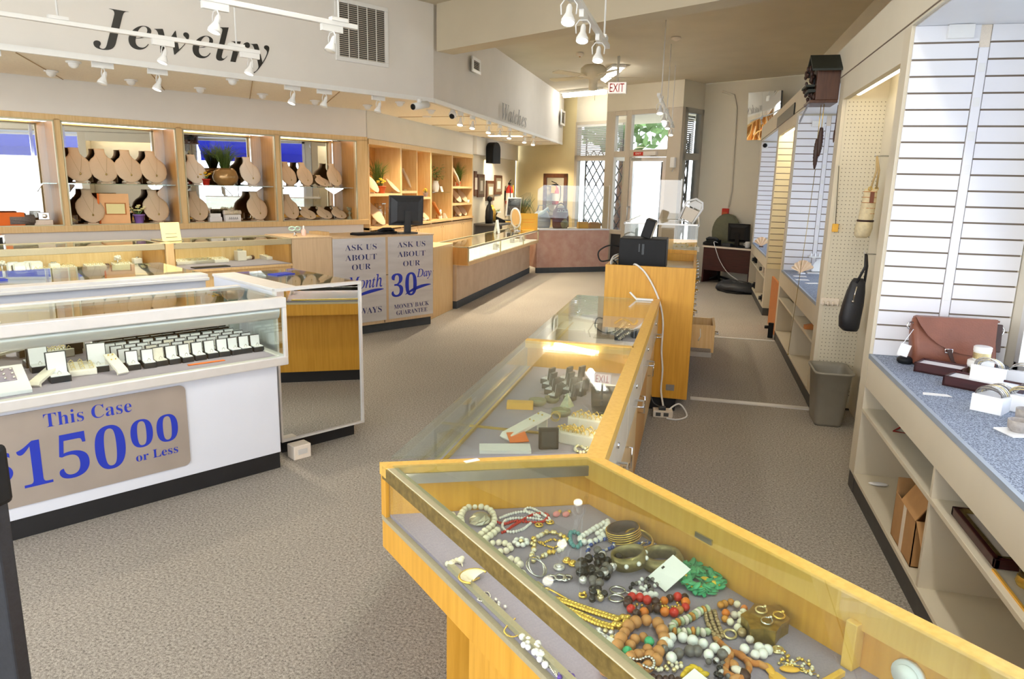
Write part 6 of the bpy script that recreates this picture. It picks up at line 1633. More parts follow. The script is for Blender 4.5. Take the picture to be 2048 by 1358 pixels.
t.part('lettering', L, M_red, loc=True)
q = zz((-0.3744, 3.1669, 0.71))
solo('paper_sheet', MB().box(-.06, .06, -.09, .09, 0, .003, xf((0, 0, .03), -.25, -.25)), M_whitep, 'white paper sheet lying tilted in the aisle case', 'paper', q, loc=True)
q = zz((-0.3011, 2.8332, 0.7))
t = Thing('watch_box', 'open black folding display box in the aisle case', 'box', q, I4, None, .4)
t.part('base', MB().box(-.05, .05, -.04, .04, 0, .02), M_blackp, loc=True, bevel=.002)
t.part('lid', MB().box(-.05, .06, -.006, .006, .0, .09, xf((0, .04, .01), 0, -.3)), M_blackp, loc=True, bevel=.002)
for k, (p, r_) in enumerate(zip([(-0.5957, 2.8599, 0.7), (-0.5438, 2.9152, 0.7), (-0.4738, 2.7489, 0.7)], (.038, .032, .04))):
    t = Thing('stone_dish', 'round grey-green stone dish in the aisle case, %s' % ('leftmost', 'behind the green pyramid', 'nearest the ring trays')[k], 'dish', zz(p), I4)
    t.part('rim', MB().lathe([(r_*.7, 0), (r_, .012), (r_, .024), (r_*.85, .024), (r_*.7, .012), (.001, .010)], 20), M_stone, loc=True)
    t.part('stone', MB().lathe([(r_*.78, .012), (.001, .016)], 16), M_jade, loc=True)
q = zz((-0.4718, 2.8783, 0.7))
solo('stone_pyramid', MB().rings([[(.032*(1-v)*math.cos(PI/2*j+.4), .032*(1-v)*math.sin(PI/2*j+.4), .06*v) for j in range(4)] for v in (0, .96)], False), M_jade, 'pale green stone pyramid in the aisle case', 'pyramid', q, loc=True)
q = zz((-0.5736, 2.4535, 0.7))
ramp_strip('earring_ramp', 'long white earring ramp in the aisle case', (q[0]+.02, q[1]+.02, DB), .19, .055, .07, -2.2, I4)
q = zz((-0.5672, 2.3886, 0.7))
solo('card_tag', MB().box(-.035, .035, -.03, .03, 0, .003, xf((0, 0, .02), .5, .3)), M_orange, 'orange card under the long white earring ramp', 'card', q, loc=True)
for k, (p, s_) in enumerate(zip([(-0.3459, 2.6533, 0.71), (-0.3431, 2.4699, 0.71), (-0.3896, 2.4718, 0.71)], (1.0, 1.0, .7))):
    ring_tray('cream tray of gold rings in the aisle case, %s' % ('far one', 'nearest the rail', 'plain one behind')[k], zz(p), .13*s_, .12*s_, I4, rz=PI/2-.2, nr=3, nc=4, rm=M_gold)
q = zz((-0.4476, 2.3626, 0.7))
t = Thing('watch_box', 'black hinged frame box standing in the aisle case', 'box', q, I4, None, 1.9)
t.part('body', MB().box(-.012, .012, -.035, .035, 0, .075, xf((0, 0, 0), 0, 0, .15)), M_blackp, loc=True, bevel=.003)
t.part('inset', MB().box(-.015, -.012, -.026, .026, .01, .062, xf((0, 0, 0), 0, 0, .15)), M_darkgp, loc=True)
strand('pearl_necklace', 'white pearl strand by the rail of the aisle case', N, [(-0.3549, 2.3764, 0.7), (-0.3469, 2.4156, 0.7), (-0.321, 2.3871, 0.7), (-0.3056, 2.4287, 0.7), (-0.3052, 2.3767, 0.7), (-0.3242, 2.3504, 0.7), (-0.3417, 2.3499, 0.7)], .006, [M_pearl, M_pearl, M_goldl], True, F=I4)
q = zz((-0.591, 2.3017, 0.7))
solo('white_pad', MB().box(-.09, .09, -.035, .035, 0, .012), M_whitep, 'white display pad at the near end of the aisle case', 'pad', q, loc=True, rz=.3)
q = zz((-0.655, 2.7885, 0.7))
solo('wood_block', MB().box(-.055, .055, -.022, .022, 0, .03), M_yellowc, 'pale yellow block left of the stone dishes', 'block', q, loc=True, bevel=.003, rz=.2)
q = zz((-0.4826, 2.6659, 0.7))
solo('ring_pair', MB().tube(hoop((0, 0, .018), .018, 14, PI/2), .002, 5, True).tube(hoop((0, .02, .018), .018, 14, PI/2, .3), .002, 5, True), M_gold, 'two thin gold hoops standing before the stone dishes', 'earrings', q, loc=True)
# far section
for k, (p, w, d) in enumerate(zip([(-0.7287, 4.6453, 0.7), (-0.7092, 4.8454, 0.7), (-0.6052, 4.6004, 0.7)], (.16, .14, .10), (.25, .2, .3))):
    solo('paper_pad', MB().box(-w/2, w/2, -d/2, d/2, 0, .008+.004*k), M_whitep, 'white display pad in the far section of the aisle case, %s' % ('left', 'middle', 'right')[k], 'pad', zz(p, .001), loc=True, rz=.1*k)
q = zz((-0.4809, 4.3587, 0.7))
t = Thing('bracelet_stand', 'black upright bracelet stand in the far section of the aisle case', 'stand', q, I4)
t.part('post', MB().box(-.06, -.035, -.03, .03, 0, .085).box(.0, .02, -.03, .03, 0, .05).box(-.08, .10, -.05, .05, 0, .008), M_blackp, bevel=.003, loc=True)
t.part('cord', MB().tube([(-.045, 0, .085), (-.09, .03, .08), (-.12, .02, .03), (-.10, -.03, .004)], .004, 6), M_blackp, loc=True)
for k, path in enumerate(([(-0.4516, 4.4841, 0.7), (-0.4322, 4.6652, 0.7), (-0.418, 4.8576, 0.7), (-0.3833, 4.7754, 0.7)], [(-0.4274, 4.3783, 0.7), (-0.4077, 4.5513, 0.7), (-0.3848, 4.683, 0.7), (-0.355, 4.6054, 0.7)], [(-0.4001, 4.2943, 0.7), (-0.3768, 4.4292, 0.7), (-0.3539, 4.5203, 0.7), (-0.3253, 4.4809, 0.7)])):
    strand('chain_bracelet', 'silver link bracelet in the far section, %s of three' % ORD[k], BR, path, .010, [M_silver, M_bonewhite], F=I4, shape=1.6)
strand('gold_bracelet', 'gold chain bracelet behind the silver links', BR, [(-0.4835, 4.8328, 0.7), (-0.4578, 4.9819, 0.7), (-0.4104, 4.9594, 0.7), (-0.3541, 4.8241, 0.7), (-0.3434, 4.985, 0.7)], .007, [M_gold], F=I4, jit=.004)
q = zz((-0.296, 4.4266, 0.7))
solo('watch_box', MB().box(-.04, .04, -.03, .03, 0, .055), M_blackp, 'black square box at the rail in the far section', 'box', q, loc=True, bevel=.003, rz=.3)
q = (-0.3071, 5.0905, 0.835)
t = Thing('shelf_clip', 'white plastic clip lying on the far end of the aisle case', 'clip', (q[0], q[1]-.03, .8295), I4, None, 0)
t.part('bar', MB().box(-.06, .06, -.012, .012, 0, .014), M_white, loc=True, bevel=.003)
t.part('arm', MB().prism([(-.06, .002), (-.045, .002), (-.10, .055), (-.11, .05)], -.01, .01, 'y'), M_white, loc=True)

# ------------------------------------------------------------------ till cabinet
t = Thing('till_cabinet', 'tall honey oak till cabinet at the end of the aisle case', 'cabinet', (-.29, 5.8, 0), I4)
X0, X1, Y0, Y1 = -.607, .03, 5.17, 6.32
t.part('front_panel', MB().box(X0, X1, Y0, Y0+.02, .10, 1.058), M_oak, bevel=.002)
t.part('side_panel', MB().box(X0, X0+.02, Y0+.02, Y1, .10, 1.058), M_oak)
t.part('back_panel', MB().box(X0+.02, X1-.02, Y1-.02, Y1, .10, 1.058), M_oak)
t.part('carcass', MB().box(X1-.022, X1-.002, Y0+.02, Y1, .10, .20).box(X1-.022, X1-.002, Y0+.02, Y1, .80, 1.058).box(X1-.022, X1-.002, Y0+.02, 5.86, .20, .80).box(X1-.022, X1-.002, 6.27, Y1, .20, .80), M_oak)
t.part('top', MB().box(X0+.02, X1-.02, Y0+.02, Y1-.02, .985, 1.0), M_alu)
t.part('kick_plate', MB().box(X0+.05, X1-.08, Y0+.03, Y1, 0, .10), M_black)
q = (-0.0933, 5.17, 0.1829)
t.part('cover_plate', MB().box(q[0]-.03, q[0]+.03, Y0-.003, Y0, q[2]-.022, q[2]+.022), M_alu)
dr = t.part('drawer', MB().box(-.30, .195, 5.885, 5.90, .34, .53).box(-.30, .195, 6.23, 6.245, .34, .53).box(-.30, .195, 5.90, 6.23, .34, .352).box(.195, .215, 5.875, 6.255, .31, .535), M_maple, label='open maple drawer')
t.part('handle', MB().tube([(.215, 6.02, .44), (.245, 6.02, .44), (.245, 6.11, .44), (.215, 6.11, .44)], .006, 6), M_chrome, parent=dr)
t.part('runner', MB().box(-.1, .20, 5.872, 5.884, .27, .31), M_alu, parent=dr)
t.part('cord_end', MB().tube([(.10, 5.884, .50), (.105, 5.88, .44), (.09, 5.88, .40)], .004, 5), M_white, parent=dr)
for k, z in enumerate((.70, .86, .93)):
    if z > .81 or True:
        t.part('handle', MB().tube([(X1, 5.45, z), (X1+.028, 5.45, z), (X1+.028, 5.55, z), (X1, 5.55, z)], .005, 6), M_chrome)
# glass case behind the till cabinet
t = Thing('display_case', 'oak case with tall glass top behind the till cabinet', 'display case', (-.29, 7.2, 0), I4)
t.part('body', MB().box(-.60, .03, 6.36, 8.3, .1, 1.05), M_oak)
t.part('front_panel', MB().box(-.60, .03, 6.34, 6.36, .1, 1.09), M_oak, bevel=.003)
t.part('kick_plate', MB().box(-.56, -.02, 6.38, 8.3, 0, .1), M_black)
gl = MB().box(-.597, -.591, 6.37, 8.3, 1.09, 1.30).box(.021, .027, 6.37, 8.3, 1.05, 1.30).box(-.597, .027, 6.37, 6.376, 1.09, 1.30)
t.part('glass_side', gl, M_acryl)
t.part('top_glass', MB().box(-.60, .03, 6.365, 8.3, 1.30, 1.306), M_glassg)
t.part('top_edge', MB().box(-.604, -.592, 6.362, 8.3, 1.292, 1.31).box(.022, .034, 6.362, 8.3, 1.292, 1.31).box(-.60, .03, 6.362, 6.37, 1.296, 1.309), M_aluw)
for k in range(6):
    for z in (.35, .60, .85):
        yy = 6.45+.31*k
        t.part('handle', MB().tube([(.03, yy, z), (.058, yy, z), (.058, yy+.09, z), (.03, yy+.09, z)], .005, 6), M_chrome)
for k, (x, yy) in enumerate(((-.1, 6.6), (-.02, 6.75), (-.12, 7.0), (-.4, 6.7))):
    ring_tray('white tray inside the tall glass case behind the till, %s' % ORD[k], (x, yy, 1.05), .14, .12, I4, rz=PI/2, group='trays in the tall glass case')
q = (-0.1516, 6.9, 1.274)
t = Thing('glass_guard', 'upright glass guard with white edge on the tall glass case', 'glass screen', (-.4, 6.85, 1.307), I4)
t.part('pane', MB().box(-.59, q[0], 6.85, 6.858, 1.307, 1.68), M_acryl)
t.part('edge_strip', MB().box(q[0]-.004, q[0]+.01, 6.845, 6.863, 1.307, 1.69), M_white)
q = (-0.0673, 6.6, 1.2909)
t = Thing('display_stand', 'white tilted easel frame standing on the tall glass case', 'display stand', (q[0], 6.6, 1.307), I4)
Mx = xf((-.01, 0, .01), .25, .22, .38)
t.part('frame', MB().tube([tuple(Mx @ Vector(p)) for p in ((-.075, 0, 0), (.055, 0, 0), (.07, 0, .16), (.045, 0, .205), (-.02, 0, .215), (-.085, 0, .165))], .010, 7, True), M_white, loc=True)
t.part('panel', MB().prism([(-.06, .012), (.042, .012), (.055, .125), (-.07, .125)], -.006, .006, 'y', Mx), M_linenp, loc=True)
t.part('top_plate', MB().prism([(-.075, .14), (.06, .14), (.045, .195), (-.02, .20)], -.006, .006, 'y', Mx), M_white, loc=True)
t.part('leg', MB().tube([(.04, .0, .15), (.02, .14, .0)], .007, 6).tube([(-.06, 0, .02), (-.06, .06, 0)], .006, 6), M_white, loc=True)
# black till equipment
q0, q1 = (-0.55, 5.5, 1.228), (-0.1954, 5.5, 1.0363)
t = Thing('till_unit', 'black boxy till unit with a vertical slot on the till cabinet', 'till', ((q0[0]+q1[0])/2, 5.55, 1.0), I4)
t.part('casing', MB().box(q0[0], q1[0], 5.50, 5.82, 1.0, q0[2]), M_blackp, bevel=.008)
t.part('slot', MB().box((q0[0]+q1[0])/2-.005, (q0[0]+q1[0])/2+.012, 5.497, 5.502, 1.11, 1.19).box((q0[0]+q1[0])/2-.03, (q0[0]+q1[0])/2-.02, 5.497, 5.502, 1.13, 1.19), M_screen)
t = Thing('customer_display', 'black tilted display standing on the boxy till unit', 'display', (-.35, 5.66, q0[2]), I4)
Mx = xf((-.345, 5.66, q0[2]), 0, -.0, .28)
t.part('panel', MB().box(-.055, .02, -.12, .12, 0, .14, Mx), M_blackp, bevel=.006)
t.part('screen', MB().box(.02, .024, -.105, .105, .01, .13, Mx), M_linenp)
def cord(name, label, pts, r, m, cat='cord'):
    C = catmull(pts, 8)
    b = C[-1]
    return solo(name, MB().tube([tuple(p) for p in C], r, 6), m, label, cat, (b.x, b.y, min(p.z for p in C)))
cord('white_cable', 'white power cord hanging down the till cabinet front', [(-.42, 5.35, 1.01), (-.40, 5.20, 1.066)]+[(a, 5.155, c) for a, b, c in [(-0.3224, 5.155, 1.0152), (-0.2448, 5.155, 0.8941), (-0.1949, 5.155, 0.7709), (-0.1727, 5.155, 0.6451), (-0.1714, 5.155, 0.4611), (-0.1548, 5.155, 0.3133), (-0.1558, 5.155, 0.1623)]]+[(-.13, 5.05, .075)], .007, M_white)
cord('black_cable', 'black cable looping out at the left of the till unit', [(-.52, 5.56, 1.15), (-.62, 5.5, 1.17), (-.70, 5.48, 1.12), (-.68, 5.48, 1.05), (-.585, 5.45, 1.063), (-.54, 5.45, 1.012)], .006, M_blackp)
for k in range(3):
    cord('white_cable', 'white cable bundled at the left of the till unit, %s strand' % ('upper', 'middle', 'lower')[k], [(-.56, 5.56, 1.10-.02*k), (-.585, 5.45, 1.09-.02*k), (-.585, 5.3, 1.06-.015*k), (-.57, 5.24, 1.012)], .006, M_white)
p = (-0.1314, 5.0467, 0.03)
t = Thing('power_strip', 'beige power strip on the floor before the till cabinet', 'power strip', (p[0], p[1], 0), I4, None, .1)
t.part('body', MB().box(-.07, .07, -.045, .045, 0, .05), M_linenp, bevel=.006, loc=True)
so = MB()
for k in range(2): so.box(-.05+.055*k, -.015+.055*k, -.047, -.045, .012, .038)
t.part('socket', so, M_grey, loc=True)
t.part('plug', MB().box(-.03, .02, -.03, .01, .05, .075), M_darkgp, loc=True, bevel=.004)
cord('grey_cable', 'grey cable trailing from the power strip', [(-.13, 5.08, .05), (-.2, 5.06, .09), (-.24, 5.10, .16), (-.26, 5.12, .03)], .005, M_grey)
cord('white_cable', 'white cable coil right of the power strip', [(-.10, 5.05, .04), (-.02, 5.12, .08), (.04, 5.05, .02), (-.02, 4.98, .006), (-.10, 4.97, .01)], .006, M_white)
# ------------------------------------------------------------------ right-hand show window platforms
def platform(label, y0, y1, divs, ztop=.78, zs=.485):
    t = Thing('window_platform', label, 'display platform', (1.2, (y0+y1)/2, 0), I4, 'show window platforms')
    t.part('countertop', MB().box(.945, 1.545, y0, y1, ztop-.018, ztop), M_bluec)
    t.part('edge_strip', MB().box(.928, .945, y0, y1, ztop-.022, ztop+.001), M_edge)
    t.part('front_rail', MB().box(.93, .95, y0, y1, .605, ztop-.022), M_cream, bevel=.002)
    t.part('shelf', MB().box(.93, 1.5, y0, y1, zs-.02, zs), M_cream, bevel=.002)
    t.part('bottom_shelf', MB().box(.93, 1.5, y0, y1, .095, .115), M_cream, bevel=.002)
    for d in divs: t.part('divider', MB().box(.932, 1.5, d-.011, d+.011, .11, .61), M_cream)
    t.part('back_panel', MB().box(1.5, 1.515, y0, y1, .1, ztop-.02), M_cream)
    t.part('plinth', MB().box(.937, 1.5, y0, y1, 0, .098), M_grey)
platform('cream platform with blue speckled top nearest the camera', -1.6, 3.992, (2.83, 1.72, .6, -.5))
platform('cream platform with blue top past the pegboard recess', 5.775, 8.128, (6.95,))
platform('cream platform with blue top farthest down the aisle', 9.955, 12.498, (11.2,), .765)

def slatwall(label, x0, x1, y, z0, z1, m, strip=None, pitch=.0757, first=2.302, cream=False, group='slatwall panels'):
    t = Thing('slatwall_panel', label, 'slatwall panel', ((x0+x1)/2, y, z0), I4, group)
    b = MB()
    zs = []
    z = first
    while z > z0+.02: zs.append(z); z -= pitch
    ed = [z1]+zs+[z0]
    for a, c in zip(ed, ed[1:]):
        if strip:
            b.box(x0, strip-.022, y-.012, y-.002, c+(.0045 if c > z0 else 0), a-(.0045 if a < z1 else 0))
            b.box(strip+.026, x1, y-.012, y-.002, c+(.0045 if c > z0 else 0), a-(.0045 if a < z1 else 0))
        else: b.box(x0, x1, y-.012, y-.002, c+(.0045 if c > z0 else 0), a-(.0045 if a < z1 else 0))
    t.part('slats', b, m)
    t.part('groove_backing', MB().box(x0+.004, x1-.004, y-.004, y-.0005, z0, z1), M_groove)
    if strip:
        st = t.part('outlet_strip', MB().box(strip-.018, strip+.022, y-.016, y-.003, z0, z1-.10), m, bevel=.002)
        k = 0; z = z1-.19
        while z > z0+.1:
            t.part('outlet', MB().box(strip-.012, strip+.016, y-.018, y-.016, z-.02, z+.02), M_white, parent=st, bevel=.001)
            z -= .155
        t.part('channel', MB().box(strip-.02, strip+.024, y-.006, y-.003, z1-.10, z1), M_linenp)
    return t
slatwall('white slatwall panel behind the brown messenger bag', .945, 1.545, 3.994, .782, 2.378, M_slat, 1.245)
q = (1.1349, 3.98, 2.3473)
solo('junction_box', MB().box(q[0]-.055, q[0]+.055, 3.955, 3.982, q[2]-.03, q[2]+.03).box(q[0]-.022, q[0]-.017, 3.953, 3.955, q[2]-.008, q[2]-.002).box(q[0]-.004, q[0]+.001, 3.953, 3.955, q[2]-.008, q[2]-.002), M_white, 'white cover box at the top of the nearest slatwall panel', 'cover box', (q[0], 3.98, q[2]-.03), bevel=.004)
slatwall('white slatwall panel of the second bay, past the pegboard', .945, 1.545, 8.124, .782, 2.36, M_slat, 1.235, .0757, 2.285)
q = (1.1359, 8.1, 2.3457)
solo('junction_box', MB().box(q[0]-.06, q[0]+.06, 8.085, 8.112, 2.25, 2.31), M_white, 'white cover box at the top of the second slatwall panel', 'cover box', (q[0], 8.1, 2.25), bevel=.004)
slatwall('cream slatwall panel beside the farthest bay', .935, 1.215, 9.796, .62, 2.285, M_slatc, None, .0757, 2.20)
slatwall('white slatwall panel of the farthest bay', .945, 1.545, 12.494, .768, 2.36, M_slat, None, .0757, 2.285)
t = Thing('window_camera', 'small dark dome on the farthest slatwall panel', 'camera', (1.03, 12.46, 2.2), I4)
q = (0.9867, 12.46, 2.3112)
t.part('dome', MB().ball((q[0], 12.46, q[2]), .035, 12, 8), M_blackp)
t.part('mount', MB().box(q[0]-.05, q[0]+.05, 12.465, 12.482, q[2]-.05, q[2]+.05), M_white)

# pegboard recess
def pegboard():
    t = Thing('pegboard', 'cream pegboard panel facing the aisle beside the trash can', 'pegboard', (1.07, 5.61, .1), I4)
    t.part('board', MB().box(.955, 1.218, 5.612, 5.619, .02, 2.24), M_peg)
    h = MB()
    z = .12
    while z < 2.22:
        x = .975
        while x < 1.21:
            h.lathe([(.0032, 0), (.0032, .001)], 6, frame_M((x, 5.6117, z), (1, 0, 0), (0, 0, 1)))
            x += .0254
        z += .0254*1.1
    t.part('holes', h, M_hole)
    t = Thing('pegboard', 'cream pegboard on the wall of the recess behind the hanging bags', 'pegboard', (1.21, 4.9, .1), I4)
    t.part('board', MB().box(1.212, 1.219, 4.13, 5.61, .02, 2.24), M_wallr)
pegboard()
solo('recess_light', MB().tube([(1.0, 4.22, 2.262), (1.0, 5.45, 2.262)], .022, 14), M_fluorw, 'fluorescent tube at the top of the pegboard recess', 'light', (1.0, 4.8, 2.24))
solo('recess_light', MB().tube([(1.0, 8.4, 2.30), (1.0, 9.7, 2.30)], .02, 12), M_fluor, 'fluorescent tube over the cream slatwall panel', 'light', (1.0, 9, 2.28))
def rod(p, q): return [p, q]
# cloth bag
p = (1.12, 5.3163, 1.4244)
by = 5.30
q0, q1, q2 = (1.0588, 5.3, 1.3062), (1.1569, 5.3, 1.6294), (1.1257, 5.3, 1.8413)
xc = (q0[0]+q1[0])/2
t = Thing('handbag', 'quilted cream handbag hanging in the pegboard recess', 'handbag', (xc, by, q0[2]), I4)
h = q1[2]-q0[2]; w = q1[0]-q0[0]
rg = []
for v, k, sx, dp in ((0, .65, -.16, .03), (.05, 1.0, -.14, .05), (.2, 1.12, -.10, .065), (.33, 1.0, -.06, .06), (.36, .86, -.05, .05), (.42, .96, -.03, .05), (.7, .90, .03, .045), (1, .82, .08, .03)):
    rg.append([(xc+w*(sx+.5*k*math.cos(2*PI*j/20)), by+dp*math.sin(2*PI*j/20), q0[2]+h*v) for j in range(20)])
t.part('body', MB().rings(rg), M_canvas)
t.part('belt', MB().tube([(xc+w*(-.05+.47*math.cos(2*PI*j/20)), by+.055*math.sin(2*PI*j/20), q0[2]+h*.35) for j in range(20)], .008, 6, True), M_leatherd)
lines = MB()
for k in range(5): lines.tube([(xc+w*(.02+.45*math.cos(a)), by+.048*math.sin(a), q0[2]+h*(.5+.11*k)) for a in (PI, PI*1.2, PI*1.4, PI*1.6, PI*1.8, 2*PI)], .0018, 4)
t.part('stitching', lines, M_tan)
M_strap = mat('beige_strap', '#c0a878', .5, var=.1)
for k, (dx, dy) in enumerate(((-.20, -.03), (.30, .03))):
    t.part('strap', MB().tube([(xc+w*(.16+dx), by+dy, q1[2]-.01), (xc+w*(.33+.3*dx), by, q1[2]+.12), (q2[0], by, q2[2]+.0)], .007, 6), M_strap)
    t.part('ring', MB().tube(hoop((xc+w*(.16+dx), by+dy, q1[2]), .012, 10, PI/2), .003, 5, True), M_gold)
t.part('key_fob', MB().box(xc-.005, xc+.02, by-.058, by-.05, q1[2]-.09, q1[2]-.02), M_leather)
# black tote
q0, q1, q2 = (1.0055, 5.28, 0.668), (1.1524, 5.28, 0.9734), (1.1293, 5.28, 1.1997)
t = Thing('handbag', 'black leather tote bag hanging low in the pegboard recess', 'handbag', ((q0[0]+q1[0])/2, 5.28, q0[2]), I4)
z0, z1 = q0[2]+.005, q1[2]+.06
xl = q0[0]; w = q1[0]-q0[0]
rg = []
for v, a, b, dp in ((0, .22, .86, .055), (.06, .06, .92, .07), (.25, .02, .95, .075), (.5, .10, 1.0, .065), (.75, .22, 1.0, .05), (.92, .34, .97, .03), (1.0, .45, .85, .02)):
    cx, hw = xl+w*(a+b)/2, w*(b-a)/2
    rg.append([(cx+hw*math.copysign(abs(math.cos(2*PI*j/24))**.7, math.cos(2*PI*j/24)), 5.28+dp*math.copysign(abs(math.sin(2*PI*j/24))**.8, math.sin(2*PI*j/24)), z0+(z1-z0)*v) for j in range(24)])
t.part('body', MB().rings(rg), M_blackl)
t.part('strap', MB().tube([(xl+w*.55, 5.25, z1-.03), (xl+w*.85, 5.26, (z1+q2[2])/2), (q2[0], 5.28, q2[2])], .009, 6), M_blackl)
t.part('strap', MB().tube([(xl+w*.95, 5.30, z1-.06), (xl+w*.98, 5.30, (z1+q2[2])/2), (q2[0]+.004, 5.285, q2[2])], .009, 6), M_blackl)
t.part('tassel', MB().tube([(xl+w*.55, 5.225, z1-.05), (xl+w*.45, 5.21, z1-.14)], .004, 6).ball((xl+w*.44, 5.208, z1-.15), .009, 7, 5), M_silver)
solo('wall_hook', MB().tube([(1.211, 5.282, q2[2]), (q2[0]-.01, 5.282, q2[2]+.0), (q2[0]-.012, 5.282, q2[2]+.02)], .005, 6), M_alu, 'metal hook carrying the black tote bag', 'hook', (1.2, 5.28, q2[2]))
q2 = (1.1257, 5.3, 1.8413)
solo('wall_hook', MB().tube([(1.211, 5.302, q2[2]), (q2[0]-.01, 5.302, q2[2]), (q2[0]-.012, 5.302, q2[2]+.02)], .005, 6), M_alu, 'metal hook carrying the quilted cream handbag', 'hook', (1.2, 5.3, q2[2]))
# hook rail and cord pull on the pegboard
q = (0.9996, 5.6, 0.8198)
t = Thing('hook_rail', 'cream plastic hook rail on the pegboard above the trash can', 'hook rail', (q[0], 5.61, q[2]), I4)
t.part('rail', MB().box(q[0]-.068, q[0]+.062, 5.596, 5.612, q[2]-.025, q[2]+.025), M_linenp, bevel=.006)
for k in range(4): t.part('hook', MB().tube([(q[0]-.05+.033*k, 5.596, q[2]), (q[0]-.05+.033*k, 5.58, q[2]-.01), (q[0]-.05+.033*k, 5.582, q[2]-.03)], .006, 6), M_linenp)
q, q1 = (0.9725, 5.6, 1.3516), (0.9714, 5.6, 1.7842)
t = Thing('cord_pull', 'cord with a small yellow weight hanging on the pegboard', 'cord', (q[0], 5.6, q[2]), I4)
t.part('cord', MB().tube([(q1[0]-.02, 5.60, q1[2]), (q[0], 5.60, q[2]+.03)], .0025, 5), M_hole)
t.part('weight', MB().box(q[0]-.02, q[0]+.02, 5.585, 5.61, q[2]-.028, q[2]+.03), M_yellowc, bevel=.005)
t.part('peg', MB().tube([(q1[0]-.02, 5.612, q1[2]), (q1[0]-.02, 5.59, q1[2])], .004, 6), M_alu)

# waste bin
def rr3(w, d, r_, z, n=5): return [(x, y, z) for x, y in rrect(-w/2, w/2, -d/2, d/2, r_, n)]
t = Thing('waste_bin', 'grey plastic waste bin on the floor below the pegboard', 'waste bin', (1.0, 5.30, 0), I4, None, .0)
rg = [rr3(.17, .26, .03, 0), rr3(.185, .275, .035, .02), rr3(.235, .34, .045, .375), rr3(.262, .37, .05, .380), rr3(.262, .37, .05, .394), rr3(.238, .345, .045, .394), rr3(.225, .33, .04, .36), rr3(.175, .26, .03, .02)]
t.part('body', MB().rings(rg), M_bin, loc=True)

# cuckoo clock on the fascia
q = (0.93, 5.639, 2.3982)
cy, cz = 5.90, 2.43
q0, q1 = (0.8265, 5.8, 2.4568), (0.9906, 5.8, 2.2335)
XL, XRt = (0.7393, 5.8, 2.4241)[0], .93
zt, zb = (0.8452, 5.8, 2.5308)[2], (0.8774, 5.8, 2.2307)[2]
t = Thing('cuckoo_clock', 'dark carved cuckoo clock with pine cone weights on the right fascia', 'clock', (.93, 5.9, zb), I4)
ya, yb = 5.80, 6.06
xb = XL+.035
t.part('case', MB().box(xb, XRt, ya, yb, zb+.02, zt-.05), M_walnut, bevel=.004)
rf = MB()
for s_ in (-1, 1):
    yc = (ya+yb)/2
    ye = yc+s_*.19
    rf.prism([(yc, zt+.03), (ye, zt-.085), (ye, zt-.07), (yc, zt+.05)], XL-.01, XRt, 'x')
t.part('roof', rf, M_dkgreen)
t.part('shelf', MB().box(XL-.005, XRt-.005, ya-.02, yb+.02, zb, zb+.02), M_walnut, bevel=.003)
t.part('balcony', MB().box(xb-.05, xb, ya+.03, yb-.03, zb+.08, zb+.10).box(xb-.07, xb-.01, ya+.01, yb-.01, zb+.115, zb+.13), M_dkgreen)
cv = MB()
for i in range(26): cv.ball((xb-.02+rnd.uniform(-.035, .015), rnd.uniform(ya+.02, yb-.02), zb+.02+rnd.uniform(-.01, .24)), (.012, .018, rnd.uniform(.012, .028)), 6, 4)
t.part('carving', cv, M_leatherd)
t.part('dial', MB().tube([(xb-.012, (ya+yb)/2, zb+.16), (xb, (ya+yb)/2, zb+.16)], .055, 18), M_blackp)
for k in range(8):
    a = k/8*2*PI
t.part('feather_bunch', MB().sheet(lambda u, v: (xb-.03-.06*v+.02*u, ya+.02+.12*u, zb+.03-.16*v+.015*math.sin(9*u)), 9, 5), mat('grey_carved_feather', '#8d8c90', .6, var=.25, scale=50))
zc = (0.8393, 5.88, 2.067)[2]; zd = (0.8496, 5.88, 1.7691)[2]; xw = (0.8457, 5.88, 1.9063)[0]
def cone(y, x, z1, z0, lab):
    n = 18; rg = []
    for i in range(n+1):
        v = i/n
        r_ = .021*(math.sin(PI*min(1, .12+.85*v))**.6)*(1 if i % 2 else .88)
        rg.append([(x+r_*math.cos(2*PI*j/12+.26*(i % 2)), y+r_*math.sin(2*PI*j/12+.26*(i % 2)), z1+(z0-z1)*v) for j in range(12)])
    t.part('pine_cone_weight', MB().rings(rg), M_leatherd)
    t.part('chain', MB().tube([(x, y, z1), (x, y, zb)], .0028, 5), M_gold)
cone(5.88, xw+.005, zc, zd+.09, '')
cone(5.90, xw-.012, zc-.08, zd, '')
t.part('pendulum', MB().tube([(xw+.11, 5.93, zb), (xw+.105, 5.93, zb-.20)], .004, 5).ball((xw+.105, 5.93, zb-.22), (.008, .015, .05), 8, 6), M_walnut)
t.part('pull_chain', MB().tube([(xw-.005, 5.90, zd), (xw-.02, 5.90, 1.3), (xw-.06, 5.90, .35)], .0022, 5).ball((xw-.06, 5.90, .34), .007, 6, 4), M_antique)
q0, q1 = (0.925, 10.0697, 2.4417), (0.925, 8.3516, 2.4699)
t = Thing('sign_plate', 'narrow dark glass sign plate on the right fascia', 'sign', (.926, (q0[1]+q1[1])/2, q0[2]-.05), I4)
t.part('plate', MB().box(.916, .926, min(q0[1], q1[1]), max(q0[1], q1[1]), (q0[2]+q1[2])/2-.06, (q0[2]+q1[2])/2+.06), M_screen, bevel=.003)

